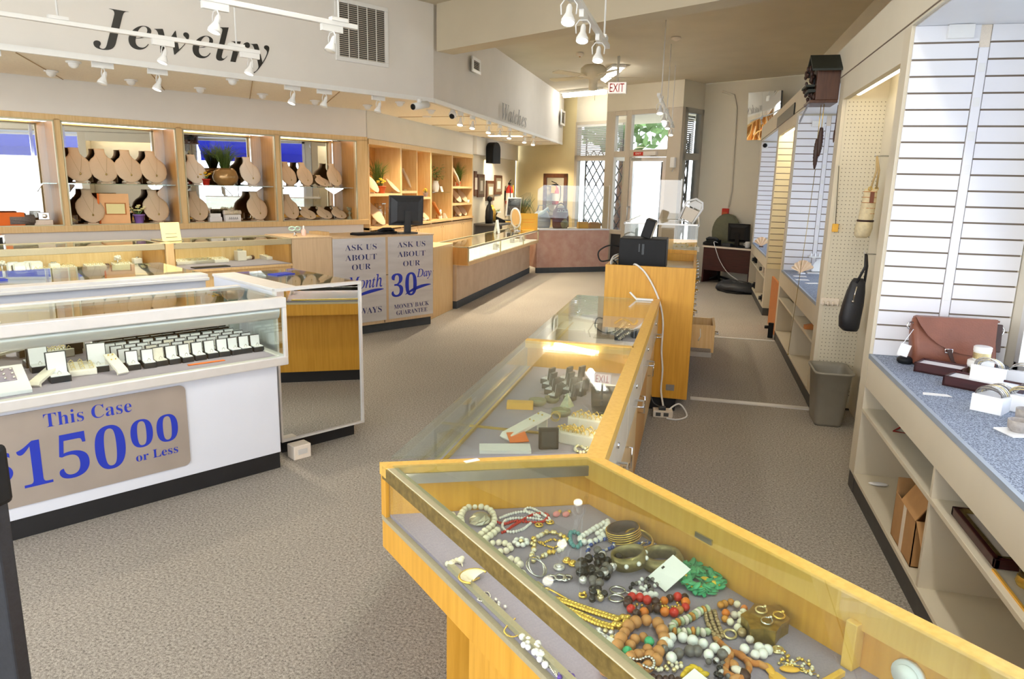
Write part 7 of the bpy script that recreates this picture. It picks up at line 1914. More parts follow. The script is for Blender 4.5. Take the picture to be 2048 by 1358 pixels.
# things on the nearest platform
CZ = .7805
q0, q1 = (1.0987, 3.86, 0.8121), (1.4193, 3.86, 1.0991)
t = Thing('messenger_bag', 'brown leather messenger bag leaning on the nearest slatwall', 'bag', ((q0[0]+q1[0])/2, 3.85, CZ), I4)
x0, x1, ht = q0[0]-.012, q1[0]+.025, .232
LM = xf((0, 3.845, CZ), 0, -.13)
rg = []
for v, a, b, d in ((0, .0, 1.0, .055), (.04, -.012, 1.01, .062), (.35, -.02, 1.0, .06), (.7, -.045, .985, .045), (.96, -.03, .97, .02), (1.0, .0, .955, .012)):
    L0, L1 = x0+(x1-x0)*a, x0+(x1-x0)*b
    rg.append([(p_[0], p_[1], ht*v) for p_ in rrect(L0, L1, -d, d, min(d*.9, .03), 4)])
t.part('body', MB().rings(rg, M=LM), M_leather)
fl = [(0, ht*1.0), (1, ht*1.03), (1.0, ht*.27), (.8, ht*.25), (.6, ht*.28), (.45, ht*.34), (.3, ht*.46), (.17, ht*.62), (.07, ht*.82)]
P = [(x0+(x1-x0)*(-.04+.985*u), z) for u, z in fl]
t.part('flap', MB().prism(P, -.071, -.063, 'y', LM), M_leather, bevel=.003)
t.part('flap_top', MB().prism([(-.069, ht*1.0), (-.02, ht*1.03), (.03, ht*1.0), (.03, ht*.97), (-.064, ht*.97)], x0, x1-.01, 'x', LM), M_leather, bevel=.004)
bx = x0+(x1-x0)*.39
t.part('buckle', MB().tube([tuple(LM @ Vector(p)) for p in ((bx-.014, -.075, ht*.36), (bx+.018, -.075, ht*.36), (bx+.018, -.075, ht*.29), (bx-.014, -.075, ht*.29))], .0035, 6, True), M_chrome)
t.part('closure_strap', MB().prism([(bx-.010, ht*.36), (bx+.012, ht*.36), (bx+.030, ht*.12), (bx+.05, ht*.05), (bx+.015, ht*.12)], -.079, -.073, 'y', LM), M_leatherd)
t.part('side_ring', MB().tube([tuple(LM @ Vector(p)) for p in hoop((x0-.02, -.02, ht*.80), .018, 12, PI/2, .3)], .004, 6, True), M_chrome)
t.part('side_ring', MB().tube([tuple(LM @ Vector(p)) for p in hoop((x1+.012, -.02, ht*.80), .020, 12, PI/2, .3)], .004, 6, True), M_chrome)
t.part('side_strap', MB().box(x1-.02, x1+.02, -.03, .0, ht*.35, ht*.93, LM), M_leatherd, bevel=.004)
q = (1.0217, 3.74, 0.8631)
t.part('price_tag', MB().box(-.024, .024, -.002, 0, -.03, .03, xf((q[0], 3.74, q[2]), 0, 0, .25)), M_whitep)
t.part('tag_string', MB().tube([(x0-.02, 3.80, CZ+ht*.76), (q[0]-.008, 3.742, q[2]+.03)], .002, 5), M_satin)
q = (1.0578, 3.8307, 0.79)
solo('jewelry_puck', MB().lathe([(.03, 0), (.038, .01), (.038, .022), (.03, .030), (.02, .032)], 18), M_blackp, 'round black puck left of the messenger bag', 'puck', (q[0], q[1], CZ), loc=True)
def tray(label, p0, w, d, rz, h=.045):
    t = Thing('display_tray', label, 'tray', (p0[0], p0[1], CZ), I4, None, rz)
    t.part('box', MB().box(-w/2, w/2, -d/2, d/2, 0, .008).box(-w/2, w/2, -d/2, -d/2+.008, 0, h).box(-w/2, w/2, d/2-.008, d/2, 0, h).box(-w/2, -w/2+.008, -d/2, d/2, 0, h).box(w/2-.008, w/2, -d/2, d/2, 0, h), M_mahog, loc=True)
    t.part('insert', MB().box(-w/2+.008, w/2-.008, -d/2+.008, d/2-.008, .008, h-.008), M_satin, loc=True)
tray('dark wooden tray with white insert in front of the messenger bag', (1.17, 3.66), .20, .13, -.55)
tray('dark wooden tray with white insert under the bracelet blocks', (1.255, 3.40), .27, .14, -.62)
def jar(label, p, r_, h, z=CZ):
    t = Thing('cream_jar', label, 'jar', (p[0], p[1], z), I4)
    t.part('jar', MB().lathe([(r_*.92, 0), (r_, .006), (r_, h*.66), (r_*.96, h*.68)], 24), M_white, loc=True)
    t.part('lid', MB().lathe([(r_*1.04, h*.68), (r_*1.04, h*.95), (r_*.9, h)], 24), M_white, loc=True)
    t.part('label_band', MB().lathe([(r_*1.004, h*.14), (r_*1.004, h*.56)], 24, cap=False), M_goldl, loc=True)
q = (1.3279, 3.66, 0.8521)
jar('wide white cosmetic jar below the smaller one by the bag', (q[0], 3.66), .052, .075)
jar('smaller white cosmetic jar stacked on the wide jar', (q[0], 3.66), .036, .066, CZ+.0755)
def bracelet_block(label, p, w, d, n, rz, silver, z=None):
    t = Thing('bracelet_block', label, 'bracelet display', (p[0], p[1], z or CZ), I4, 'white blocks of bracelets', rz)
    h = .055
    t.part('block', MB().prism([(-d/2, 0), (d/2, 0), (d/2, h*.9), (-d/2, h*1.25)], -w/2, w/2, 'x'), M_satin, loc=True, bevel=.004)
    for i in range(n):
        y = -d/2+d*(i+.5)/n
        zc = h*(1.07-.35*y/d)
        mm = (M_greyb, M_silver, M_silver, M_goldl, M_silver)[(i+silver) % 5]
        t.part('bracelet', MB().tube([tuple(xf((0, y, zc+.002), 0, .35) @ Vector((w*.42*math.cos(a), 0, .040*math.sin(a)))) for a in [PI*k/10 for k in range(11)]]+[tuple(xf((0, y+.004, zc+.002), 0, .35) @ Vector((-w*.42*math.cos(a), .0, .028*math.sin(a)))) for a in [PI*k/8 for k in range(9)]], .0024, 6), mm, loc=True)
bracelet_block('white block of bracelets standing on the dark tray before the jars', (1.28, 3.43), .11, .10, 4, -.62, 1, CZ+.037)
bracelet_block('long white block with two rows of bracelets, middle of the platform', (1.19, 3.09), .105, .19, 8, -.62, 0)
bracelet_block('white block of bracelets at the frame edge behind the longest block', (1.46, 3.55), .12, .12, 5, -.4, 2)
bracelet_block('white block of bracelets at the frame edge beside the longest block', (1.30, 3.10), .11, .12, 5, -.62, 3)
p = (1.1583, 2.7768, 0.79)
t = Thing('ceramic_cup', 'grey ceramic cup on a square saucer at the frame edge', 'cup', (p[0], p[1], CZ), I4, None, .3)
t.part('saucer', MB().box(-.055, .055, -.05, .05, 0, .008), M_satin, bevel=.003, loc=True)
M_cer = mat('grey_speckled_ceramic', '#a39c96', .5, var=.15, scale=90)
t.part('cup', MB().lathe([(.022, .008), (.034, .02), (.036, .05), (.033, .05), (.030, .02), (.001, .016)], 20), M_cer, loc=True)
t.part('handle', MB().tube([(.034, 0, .045), (.055, 0, .045), (.055, 0, .022), (.034, 0, .022)], .006, 7), M_cer, loc=True)
p = (1.2248, 2.9051, 0.785)
solo('ceramic_cup', MB().lathe([(.022, 0), (.036, .012), (.038, .05), (.034, .05), (.030, .015), (.001, .01)], 18), M_cer, 'second grey ceramic cup just behind the saucer cup', 'cup', (p[0]+.02, p[1]+.03, CZ), loc=True)
p = (1.0301, 3.2409, 0.781)
solo('paper_slip', MB().prism([(-.055, -.018), (.055, -.022), (.045, .012), (-.045, .018)], 0, .002), M_whitep, 'white paper slip lying on the blue speckled top', 'paper', (p[0], p[1], CZ), loc=True)
p = (1.5424, 4.0243, 0.8)
t = Thing('glass_vase', 'clear glass bowl right of the jars', 'vase', (p[0]+.01, p[1]+.02, CZ), I4)
t.part('bowl', MB().lathe([(.02, 0), (.04, .03), (.036, .07), (.034, .07), (.036, .03), (.018, .006)], 18), M_acryl, loc=True)
# cubby contents, nearest platform
p = (0.9472, 3.0359, 0.117)
t = Thing('cardboard_box', 'open cardboard box with raised flap in the lower cubby', 'box', (1.08, 3.13, .1155), I4, None, .0)
x0, x1, y0, y1, h = -.135, .135, -.15, .15, .20
t.part('wall', MB().box(x0, x0+.004, y0, y1, 0, h).box(x1-.004, x1, y0, y1, 0, h).box(x0, x1, y1-.004, y1, 0, h*1.35).box(x0, x1, y0, y0+.004, 0, h).box(x0, x1, y0, y1, 0, .004), M_card, loc=True)
t.part('flap', MB().box(-.004, 0, y0, y1*.4, 0, .13, xf((x0, 0, h), ry=.55)), M_card, loc=True)
t.part('flap', MB().box(x0, x1, -.12, 0, 0, .004, xf((0, y0, h), 0, .6)), M_card, loc=True)
t.part('tape', MB().box(x0-.001, x0, -.02, .02, 0, h), M_linenp, loc=True)
q = (0.9946, 2.5151, 0.487)
t = Thing('shadow_box', 'black framed shadow box with stones lying on the middle shelf', 'shadow box', (1.08, 2.495, .4855), I4, None, 0)
t.part('frame', MB().box(-.12, .12, -.195, -.178, 0, .032).box(-.12, .12, .178, .195, 0, .032).box(-.12, -.103, -.195, .195, 0, .032).box(.103, .12, -.195, .195, 0, .032), M_mahog, loc=True, bevel=.003)
t.part('gilt_edge', MB().box(-.105, .105, -.18, -.168, .02, .033).box(-.105, .105, .168, .18, .02, .033).box(-.105, -.093, -.18, .18, .02, .033).box(.093, .105, -.18, .18, .02, .033), M_antique, loc=True)
t.part('backing', MB().box(-.10, .10, -.175, .175, .004, .019), M_linenp, loc=True)
for k, (a, b, r_) in enumerate(((-.02, .10, .022), (.0, .04, .03), (.01, -.03, .034), (.02, -.10, .026))):
    t.part('stone', MB().ball((a, b, .024), (r_, r_*.8, .012), 10, 6), M_greyb, loc=True)
q = (1.15, 4.1265, 0.4459)
solo('bead_chain', MB().tube([(1.05, 3.70, .490), (1.10, 3.62, .490), (1.16, 3.58, .490), (1.2, 3.50, .490)], .004, 5), M_walnut, 'thin dark chain lying on the middle shelf', 'chain', (1.1, 3.6, .486))
q = (1.0603, 3.645, 0.487)
t = Thing('wire_square', 'thin red-brown square outline lying on the middle shelf', 'wire square', (q[0], q[1], .4855), I4)
t.part('wire', MB().tube([(-.07, -.03, .004), (.02, -.06, .004), (.08, .03, .004), (-.01, .06, .004)], .0035, 5, True), M_red, loc=True)
q = (0.9353, 2.1281, 0.487)
solo('yellow_folder', MB().box(-.004, .004, -.12, .12, 0, .006).box(-.004, .09, -.124, -.116, 0, .006), M_yellowc, 'yellow edged sheet at the right of the middle shelf', 'sheet', (.955, 2.17, .4855), loc=True)
q = (1.0062, 2.2166, 0.487)
t = Thing('glass_cloche', 'small glass jar with gold base at the frame edge of the shelf', 'jar', (q[0]+.02, q[1], .4855), I4)
t.part('base', MB().lathe([(.035, 0), (.04, .01), (.035, .03)], 16), M_gold, loc=True)
t.part('dome', MB().lathe([(.033, .03), (.036, .07), (.02, .10), (.001, .105)], 16), M_acryl, loc=True)
q = (0.9321, 3.8724, 0.117)
solo('white_pebble', MB().ball((0, 0, .008), (.05, .02, .008), 12, 6), M_satin, 'flat white piece lying in the lower cubby corner', 'piece', (1.02, 3.85, .1155), loc=True)

# second platform
Z2 = .7805
def seashell(label, p, r_, F=I4):
    t = Thing('seashell', label, 'shell', (p[0], p[1], Z2), F, None, .4)
    t.part('fan', MB().sheet(lambda u, v: (r_*v*math.sin((u-.5)*2.4), .012*math.sin(u*38)*v+.03*(1-v), r_*v*math.cos((u-.5)*2.4)+.01), 34, 6), mat('peach_shell', '#f0cfa8', .5, var=.08), loc=True)
    t.part('foot', MB().box(-.03, .03, -.015, .03, 0, .012), M_satin, loc=True)
seashell('large peach seashell standing on the second platform', (1.0909, 7.7961, 0.79), .13)
q = (1.2311, 7.9066, 0.79)
t = Thing('necklace_rack', 'white curved necklace rack beside the peach seashell', 'display rack', (q[0]+.02, q[1], Z2), I4)
t.part('panel', MB().sheet(lambda u, v: (.10*(u-.5)+.12*v*v, .03*u, .02+.16*v**.6), 6, 10), M_white, loc=True)
t.part('shelf', MB().box(-.10, .16, -.06, .06, .165, .178).box(-.1, .14, -.06, .06, 0, .01), M_white, loc=True)
b = MB()
for i in range(6): b.ball((-.08+.04*i, -.02, .19), (.012, .012, .022), 7, 5)
t.part('ornament', b, M_satin, loc=True)
for k, (px, lab) in enumerate(zip([(1.0409, 7.5498, 0.785), (1.0207, 7.2502, 0.785), (1.0797, 7.007, 0.785)], ('nearest the seashell', 'middle one', 'at the front edge'))):
    solo('paper_slip', MB().box(-.06, .06, -.03, .03, 0, .003), M_whitep, 'white card slip on the second platform, '+lab, 'paper', (px[0], px[1], Z2), loc=True, rz=.2*k)
q = (1.05, 8.1318, 0.4209)
t = Thing('wire_bundle', 'tangle of dark wire on the shelf of the second platform', 'wire', (1.08, 7.35, .486), I4)
b = MB()
for i in range(5): b.tube(hoop((.02*i-.04, .03*i-.06, .02+.008*i), .06+.008*i, 14, .5*(i-2), i), .003, 4, True)
t.part('wire', b, M_blackp, loc=True)
t.part('plug', MB().box(-.03, .03, -.16, -.10, 0, .03), M_blackp, loc=True)
t = Thing('wood_bracket', 'wooden carved bracket on the shelf of the second platform', 'bracket', (1.10, 6.28, .486), I4)
t.part('arm', MB().prism([(-.16, 0), (.10, 0), (.10, .05), (-.06, .05), (-.16, .03)], -.03, .03, 'y'), M_tan, loc=True, bevel=.003)
t.part('top_arm', MB().prism([(-.14, .10), (-.08, .14), (.12, .14), (.12, .115), (-.06, .11), (-.12, .07)], -.03, .03, 'y'), M_walnut, loc=True)
t = Thing('gold_figurine', 'small gold figurine in the lower cubby of the second platform', 'figurine', (1.02, 5.92, .1155), I4)
t.part('figure', MB().lathe([(.03, 0), (.02, .02), (.022, .06), (.030, .10), (.018, .14), (.02, .16), (.008, .185)], 12), M_goldl, loc=True)
t.part('head', MB().ball((0, 0, .20), .02, 10, 7), M_antique, loc=True)
# recess with the wooden frame, far platform contents
q = (0.9376, 8.6, 0.354)
t = Thing('wood_frame_panel', 'wooden framed panel leaning in the recess before the cream slatwall', 'framed panel', (1.02, 8.75, 0), I4)
t.part('frame', MB().box(.94, .965, 8.3, 9.1, .02, .60), M_tan, bevel=.004)
t.part('face', MB().box(.966, .972, 8.34, 9.06, .06, .56), M_card)
q = (0.9024, 8.35, 0.1347)
t = Thing('door_stop', 'black clamp on the floor beside the wooden framed panel', 'clamp', (.91, 8.35, 0), I4)
t.part('body', MB().box(.87, .925, 8.28, 8.31, 0, .17), M_blackp, bevel=.004)
t.part('knob', MB().tube([(.87, 8.29, .12), (.83, 8.29, .12)], .018, 10), M_blackp)
for k, (y, z, lab) in enumerate(((12.0, .487, 'upper shelf, far end'), (11.7, .117, 'lower shelf, far end'), (10.6, .487, 'upper shelf, near end'), (10.3, .117, 'lower shelf, near end'))):
    t = Thing('camera_part', 'small dark gadget on the farthest platform, '+lab, 'gadget', (1.0, y, z), I4)
    t.part('body', MB().box(-.05, .05, -.10, .10, 0, .08), M_blackp if k != 2 else M_linenp, bevel=.006, loc=True)
    t.part('lens', MB().tube([(-.05, 0, .045), (-.085, 0, .045)], .028, 12), M_darkgp, loc=True)
t = Thing('shell_card', 'small peach shell on the farthest platform top', 'shell', (0.9927, 11.5446, 0.766), I4)
t.part('fan', MB().sheet(lambda u, v: (.12*v*math.sin((u-.5)*2.2), .012*math.sin(u*30)*v, .14*v*math.cos((u-.5)*2.2)+.012), 24, 5), bpy.data.materials['peach_shell'], loc=True)
t.part('foot', MB().box(-.03, .03, -.03, .03, 0, .015), M_walnut, loc=True)

# ------------------------------------------------------------------ back desk
DM = WF
sd_ = 11.33
a0, a1 = (-6.608, 11.33, 0.56)[0], (-5.709, 11.33, 0.63)[0]
zt = .65
t = Thing('office_desk', 'dark mahogany desk with black top in the back corner', 'desk', ((a0+a1)/2, 10.7, 0), WF)
t.part('top', MB().box(a0-.02, a1+.02, sd_-.02, 11.94, zt-.03, zt), M_blackp, bevel=.003)
t.part('edge_strip', MB().box(a0-.02, a1+.02, sd_-.026, sd_-.02, zt-.034, zt-.004), M_linenp)
t.part('modesty_panel', MB().box(a0+.02, a1, sd_, sd_+.02, .22, zt-.03), M_mahog)
t.part('side_panel', MB().box(a0, a0+.03, sd_, 11.93, 0, zt-.03), M_mahog)
t.part('side_panel', MB().box(a1-.03, a1, sd_, 11.93, 0, zt-.03), M_mahog)
q = (-6.1, 11.6, 0.846)
t = monitor('computer_monitor', 'black monitor on the dark mahogany desk', (q[0], 11.60, zt), WF, -PI/2, .40, .32, .07, M_blackp)
q = (-6.551, 11.48, 0.716)
t = Thing('telephone', 'black desk telephone at the left of the mahogany desk', 'telephone', (q[0], 11.5, zt), WF)
t.part('body', MB().prism([(-.10, 0), (.10, 0), (.10, .09), (-.10, .04)], -.12, .12, 'x'), M_blackp, bevel=.005, loc=True)
t.part('handset', MB().tube([(-.11, 0, .09), (-.06, 0, .115), (.06, 0, .115), (.11, 0, .09)], .025, 8), M_darkgp, loc=True)
q = (-6.24, 11.48, 0.712)
solo('label_device', MB().box(-.08, .08, -.05, .05, 0, .045).box(-.06, .06, -.04, .04, .045, .05), M_darkgp, 'small grey desktop device between telephone and monitor', 'device', (q[0], 11.48, zt), WF, loc=True, bevel=.004)
q = (-5.862, 11.48, 0.755)
t = Thing('mug', 'white mug at the right end of the mahogany desk', 'mug', (q[0], 11.48, zt), WF)
t.part('cup', MB().lathe([(.038, 0), (.042, .01), (.042, .10), (.038, .10), (.036, .012), (.001, .01)], 18), M_white, loc=True)
t.part('handle', MB().tube([(-.04, 0, .08), (-.068, 0, .07), (-.068, 0, .035), (-.04, 0, .025)], .007, 7), M_white, loc=True)
q = (-6.483, 11.85, 0.814)
t = Thing('office_chair', 'rounded grey-green chair back behind the mahogany desk', 'chair', (q[0], 11.8, 0), WF)
M_olive = mat('grey_green_fabric', '#6e6e58', .85, var=.08)
t.part('backrest', MB().rings([[(q[0]+.27*sc_*math.cos(2*PI*j/24), 11.85+d, .86+.33*sc_*math.sin(2*PI*j/24)) for j in range(24)] for d, sc_ in ((-.05, .9), (-.03, 1.0), (.03, 1.0), (.05, .9))]), M_olive)
t.part('seat', MB().box(q[0]-.24, q[0]+.24, 11.62, 11.82, .42, .50), M_olive, bevel=.03)
t.part('stem', MB().tube([(q[0], 11.7, .43), (q[0], 11.7, .06)], .03, 10), M_blackp)
for k in range(5):
    a = 2*PI*k/5+.3
    t.part('leg', MB().tube([(q[0], 11.7, .08), (q[0]+.2*math.cos(a), 11.7+.2*math.sin(a), .03)], [.025, .018], 7), M_blackp)
q = (0.4528, 11.8434, 0.1)
t = Thing('equipment_bag', 'black equipment bag slumped on the floor under the desk', 'bag', (-6.05, 10.3, 0), WF)
qa, qb = (-5.868, 10.479, 0.05), (-5.087, 10.179, 0.05)
rg = []
cx, hw = (qa[0]+qb[0])/2-.06, abs(qb[0]-qa[0])/2
cs = (qa[1]+qb[1])/2+.35
for v, k, d in ((0, .98, .20), (.04, 1.08, .24), (.10, 1.0, .20), (.14, .8, .12), (.16, .5, .06)):
    rg.append([(cx+hw*k*math.cos(2*PI*j/20)*(1+.06*math.sin(5*j)), cs+d*math.sin(2*PI*j/20), v*(1+.15*math.sin(3*j))) for j in range(20)])
t.part('body', MB().rings(rg), M_blackl)
t.part('strap', MB().tube([(cx-.2, cs-.2, .02), (cx-.05, cs-.28, .012), (cx+.12, cs-.26, .012), (cx+.2, cs-.2, .03)], .012, 6), M_blackp)
cq = [tuple(v) for v in [(-6.393, 11.29, 0.717), (-6.342, 11.29, 0.583), (-6.249, 11.29, 0.4), (-6.089, 11.29, 0.217), (-5.892, 11.29, 0.108), (-5.786, 11.29, 0.052)]]
t_pts = [(WF @ Vector(p))[:] for p in cq]
cord('white_cable', 'white cable hanging down the front of the mahogany desk', [tuple(WF @ Vector((cq[0][0], 11.42, .70)))]+[tuple(p) for p in t_pts], .006, M_white)
# on the rear wall
q = (-6.601, 11.98, 1.197)
t = Thing('alarm_box', 'red alarm box on the back wall above the desk', 'alarm box', (q[0], BK, q[2]-.1), WF)
t.part('box', MB().box(q[0]-.06, q[0]+.06, BK-.05, BK-.001, q[2]-.08, q[2]+.08), M_red, bevel=.005)
t.part('label_plate', MB().box(q[0]-.045, q[0]+.045, BK-.053, BK-.05, q[2]-.03, q[2]+.02), M_terra)
cd_ = [tuple(v) for v in [(-6.55, 11.98, 1.296), (-6.521, 11.98, 1.605), (-6.532, 11.98, 2.039), (-6.543, 11.98, 2.553), (-6.558, 11.98, 3.017), (-6.626, 11.98, 3.23), (-6.855, 11.98, 3.305)]]
b = MB().tube(cd_, .016, 7)
solo('conduit', b, M_wallr, 'thin painted conduit running up the back wall from the alarm box', 'conduit', cd_[0], WF)
p0, p1 = (-6.128, 11.55, 3.194), (-5.572, 11.55, 2.433)
t = Thing('security_mirror', 'tilted security mirror high on the back wall', 'mirror', ((p0[0]+p1[0])/2, 11.6, p1[2]), WF)
cx, cz = (p0[0]+p1[0])/2, (p0[2]+p1[2])/2
w, h = abs(p1[0]-p0[0]), abs(p0[2]-p1[2])
MM = Matrix.Translation((cx, 11.62, cz)) @ Matrix.Rotation(.03, 4, 'Z') @ Matrix.Rotation(.11, 4, 'X')
t.part('mirror_glass', MB().sheet(lambda u, v: (w*(u-.5), -.022*(1-(2*u-1)**2)*(1-.5*(2*v-1)**2)-.021, h*(v-.5)), 14, 14, True, MM), M_mirror)
t.part('casing', MB().box(-w/2, w/2, -.02, .06, -h/2, h/2, MM), M_darkgp, bevel=.01)
t.part('bracket', MB().tube([(cx, 11.66, cz), (cx+.05, BK, cz+.1)], .02, 8), M_darkgp)
# black post at the left edge of the picture
q0, q1 = (-1.7635, 1.45, 0.7055), (-1.6364, 1.45, 0.1833)
# ------------------------------------------------------------------ ceiling and signs
t = Thing('wall_sign', 'large dark Jewelry lettering on the left soffit face', 'sign', (-6.43, 2.5, 2.55), WF)
L = MB()
q = [(-6.428, 1.819, 2.519), (-6.428, 3.284, 2.784), (-6.428, 2.062, 2.869), (-6.428, 3.081, 2.525)]
wtext(L, 'Jewelry', 'bi', -6.4295, 1.815, 3.25, 2.515, 2.878, -.012, .006)
t.part('lettering', L, M_inkb)
t = Thing('wall_sign', 'grey Watches lettering on the far soffit face', 'sign', (-2.82, 11.2, 2.53), I4)
L = MB()
lettering(L, 'Watches', 'bi', frame_M((-2.8205, 10.40, 2.53), (0, 1, 0), (0, 0, 1)), 1.55, .24, .005, -.018)
t.part('lettering', L, M_inkg)
def vent(label, F, x, y0, y1, z0, z1, cols):
    t = Thing('air_vent', label, 'vent', (x, (y0+y1)/2, z0), F, 'wall vents')
    t.part('frame', MB().box(x, x+.02, y0-.04, y1+.04, z1, z1+.04).box(x, x+.02, y0-.04, y1+.04, z0-.04, z0).box(x, x+.02, y0-.04, y0, z0, z1).box(x, x+.02, y1, y1+.04, z0, z1), M_white, bevel=.004)
    t.part('backing', MB().box(x, x+.003, y0, y1, z0, z1), M_grey)
    b = MB(); n = int((z1-z0)/.018)
    for i in range(n):
        z = z0+(z1-z0)*(i+.5)/n
        b.prism([(x+.004, z-.002), (x+.016, z-.006), (x+.016, z-.003), (x+.004, z+.002)], y0, y1, 'y')
    t.part('louvre', b, M_linenp)
    b = MB()
    for k in range(1, cols): b.box(x+.015, x+.019, y0+(y1-y0)*k/cols-.004, y0+(y1-y0)*k/cols+.004, z0, z1)
    if cols > 1: t.part('bar', b, M_white)
q0, q1 = (-6.43, 3.975, 3.278), (-6.43, 4.493, 2.792)
vent('large louvred vent right of the Jewelry lettering', WF, -6.43, 3.97, 4.50, 2.79, 3.28, 5)
q0, q1 = (-2.82, 8.9657, 3.1297), (-2.82, 9.2701, 2.9985)
vent('small vent on the far soffit face before the beam', I4, -2.82, q0[1], q1[1]-.05, q1[2]+.01, q0[2]-.02, 1)
q0, q1 = (-2.82, 15.1131, 3.0953), (-2.82, 15.5688, 2.8763)
vent('small vent at the far end of the soffit face', I4, -2.82, q0[1]-.1, q1[1]-.2, q1[2], q0[2], 1)
# fluorescent ceiling fixtures: two at the back, plus two unseen ones added as fill
def fixture(label, a, b, z, F=I4):
    a, b = Vector((a[0], a[1], z)), Vector((b[0], b[1], z))
    d = (b-a).normalized(); n_ = d.cross(Vector((0, 0, 1)))
    M = frame_M(a, d, n_)
    L = (b-a).length
    t = Thing('ceiling_light', label, 'ceiling light', tuple(a), F, 'fluorescent ceiling lights')
    t.part('housing', MB().box(0, L, -.11, .11, -.04, 0, M if M.to_3x3().col[2].z > 0 else M @ Matrix.Scale(-1, 4, (0, 0, 1))), M_white)
    dd = MB().tube([tuple(a+d*.03+Vector((0, 0, -.06))), tuple(b-d*.03+Vector((0, 0, -.06)))], .055, 10)
    t.part('diffuser', dd, M_fillc if max(a.y, b.y) < 2.5 else M_fluor)
fixture('fluorescent ceiling light above the window left of the entrance', (-8.95, 11.35), (-10.05, 11.35), 3.46, WF)
fixture('fluorescent ceiling light behind the ceiling fan', (-1.7052, 12.9035, 3.4), (-1.3169, 11.7167, 3.4), 3.46)
fixture('added unseen fill light over the aisle, above the top edge of the picture', (.42, .2), (.42, 2.3), 3.46)  # added out of view to brighten the dark right aisle
fixture('added unseen fill light over the open floor, above the top edge of the picture', (-2.3, 2.9), (-2.3, 5.0), 3.46)  # added out of view to lift the middle of the floor
# ceiling fan
fx, fy = -1.40, 9.6
zf = (-1.3669, 9.6, 2.9889)[2]
t = Thing('ceiling_fan', 'cream five-blade ceiling fan before the entrance', 'ceiling fan', (fx, fy, HC), I4)
M_fan = mat('cream_fan_paint', '#ddd3b8', .45, var=.03)
t.part('downrod', MB().tube([(fx, fy, HC), (fx, fy, zf+.1)], .014, 8).lathe([(.07, HC-.06-zf), (.06, HC-zf)], 16, xf((fx, fy, zf))), M_fan)
t.part('motor', MB().lathe([(.05, -.11), (.06, -.06), (.12, -.04), (.165, .0), (.165, .07), (.12, .11), (.03, .12)], 24, xf((fx, fy, zf+.02))), M_fan)
t.part('switch_cup', MB().lathe([(.02, -.20), (.055, -.19), (.055, -.11)], 16, xf((fx, fy, zf+.02))), M_fan)
for k in range(5):
    a = 2*PI*k/5+.25
    M = xf((fx, fy, zf-.01), a) @ xf((0, 0, 0), 0, .16)
    bl = t.part('blade', MB().prism([(.20, -.05), (.62, -.068), (.65, -.03), (.65, .03), (.62, .068), (.20, .05)], -.004, .004, 'z', M), M_fan)
    t.part('blade_iron', MB().prism([(.10, -.02), (.24, -.03), (.24, .03), (.10, .02)], -.009, -.004, 'z', M), M_fan, parent=bl)
t.part('pull_chain', MB().tube([(fx+.03, fy, zf-.18), (fx+.03, fy, zf-.30)], .002, 4), M_gold)
# exit sign
q0, q1 = (-1.3865, 11, 3.1059), (-1.1166, 11, 2.9437)
t = Thing('exit_sign', 'white illuminated EXIT sign with red letters hanging from the ceiling', 'exit sign', ((q0[0]+q1[0])/2, 11, q0[2]), I4)
t.part('box', MB().box(q0[0], q1[0], 11.005, 11.07, q1[2], q0[2]), M_white, bevel=.004)
t.part('face', MB().box(q0[0]+.006, q1[0]-.006, 11.0, 11.005, q1[2]+.006, q0[2]-.006), M_exit)
L = MB()
lettering(L, 'EXIT', 'n', frame_M((q0[0]+.03, 10.997, q1[2]+.022), (1, 0, 0), (0, 0, 1)), (q1[0]-q0[0])-.06, (q0[2]-q1[2])-.044, .002)
t.part('lettering', L, M_red)
t.part('canopy', MB().tube([((q0[0]+q1[0])/2, 11.03, q0[2]), ((q0[0]+q1[0])/2, 11.03, HC)], .02, 8), M_white)
# small red sticker and camera-like box on the entrance frame
q0, q1 = (-8.209, 11.3, 2.258), (-7.99, 11.3, 2.192)
t = Thing('exit_sticker', 'small red EXIT sticker on the entrance transom bar', 'sticker', (q0[0], 11.30, q1[2]), WF)
t.part('plate', MB().box(q0[0], q1[0], 11.303, 11.309, q1[2], q0[2]), M_red)
L = MB()
lettering(L, 'EXIT', 'n', frame_M((q0[0]+.05, 11.303, q1[2]+.02), (1, 0, 0), (0, 0, 1)), (q1[0]-q0[0])-.10, (q0[2]-q1[2])-.035, .001)
t.part('lettering', L, M_whitep)
q0, q1 = (-8.271, 11.3, 2.178), (-8.041, 11.3, 2.121)
solo('door_notice', MB().box(q0[0], q1[0], 11.322, 11.328, q1[2]-.02, q0[2]-.02), M_doorg, 'small grey notice strip under the red EXIT sticker', 'notice', (q0[0], 11.325, q1[2]), WF)
q = (-7.314, 11.3, 2.062)
t = Thing('motion_sensor', 'white sensor box on the entrance corner post', 'sensor', (q[0], 11.3, q[2]), WF)
t.part('box', MB().box(q[0]-.05, q[0]+.045, 11.24, 11.308, q[2]-.09, q[2]+.09), M_white, bevel=.012)
t.part('wire', MB().tube([(q[0], 11.30, q[2]-.09), (q[0]-.02, 11.30, q[2]-.16), (q[0]-.06, 11.30, q[2]-.14)], .006, 6), M_white)

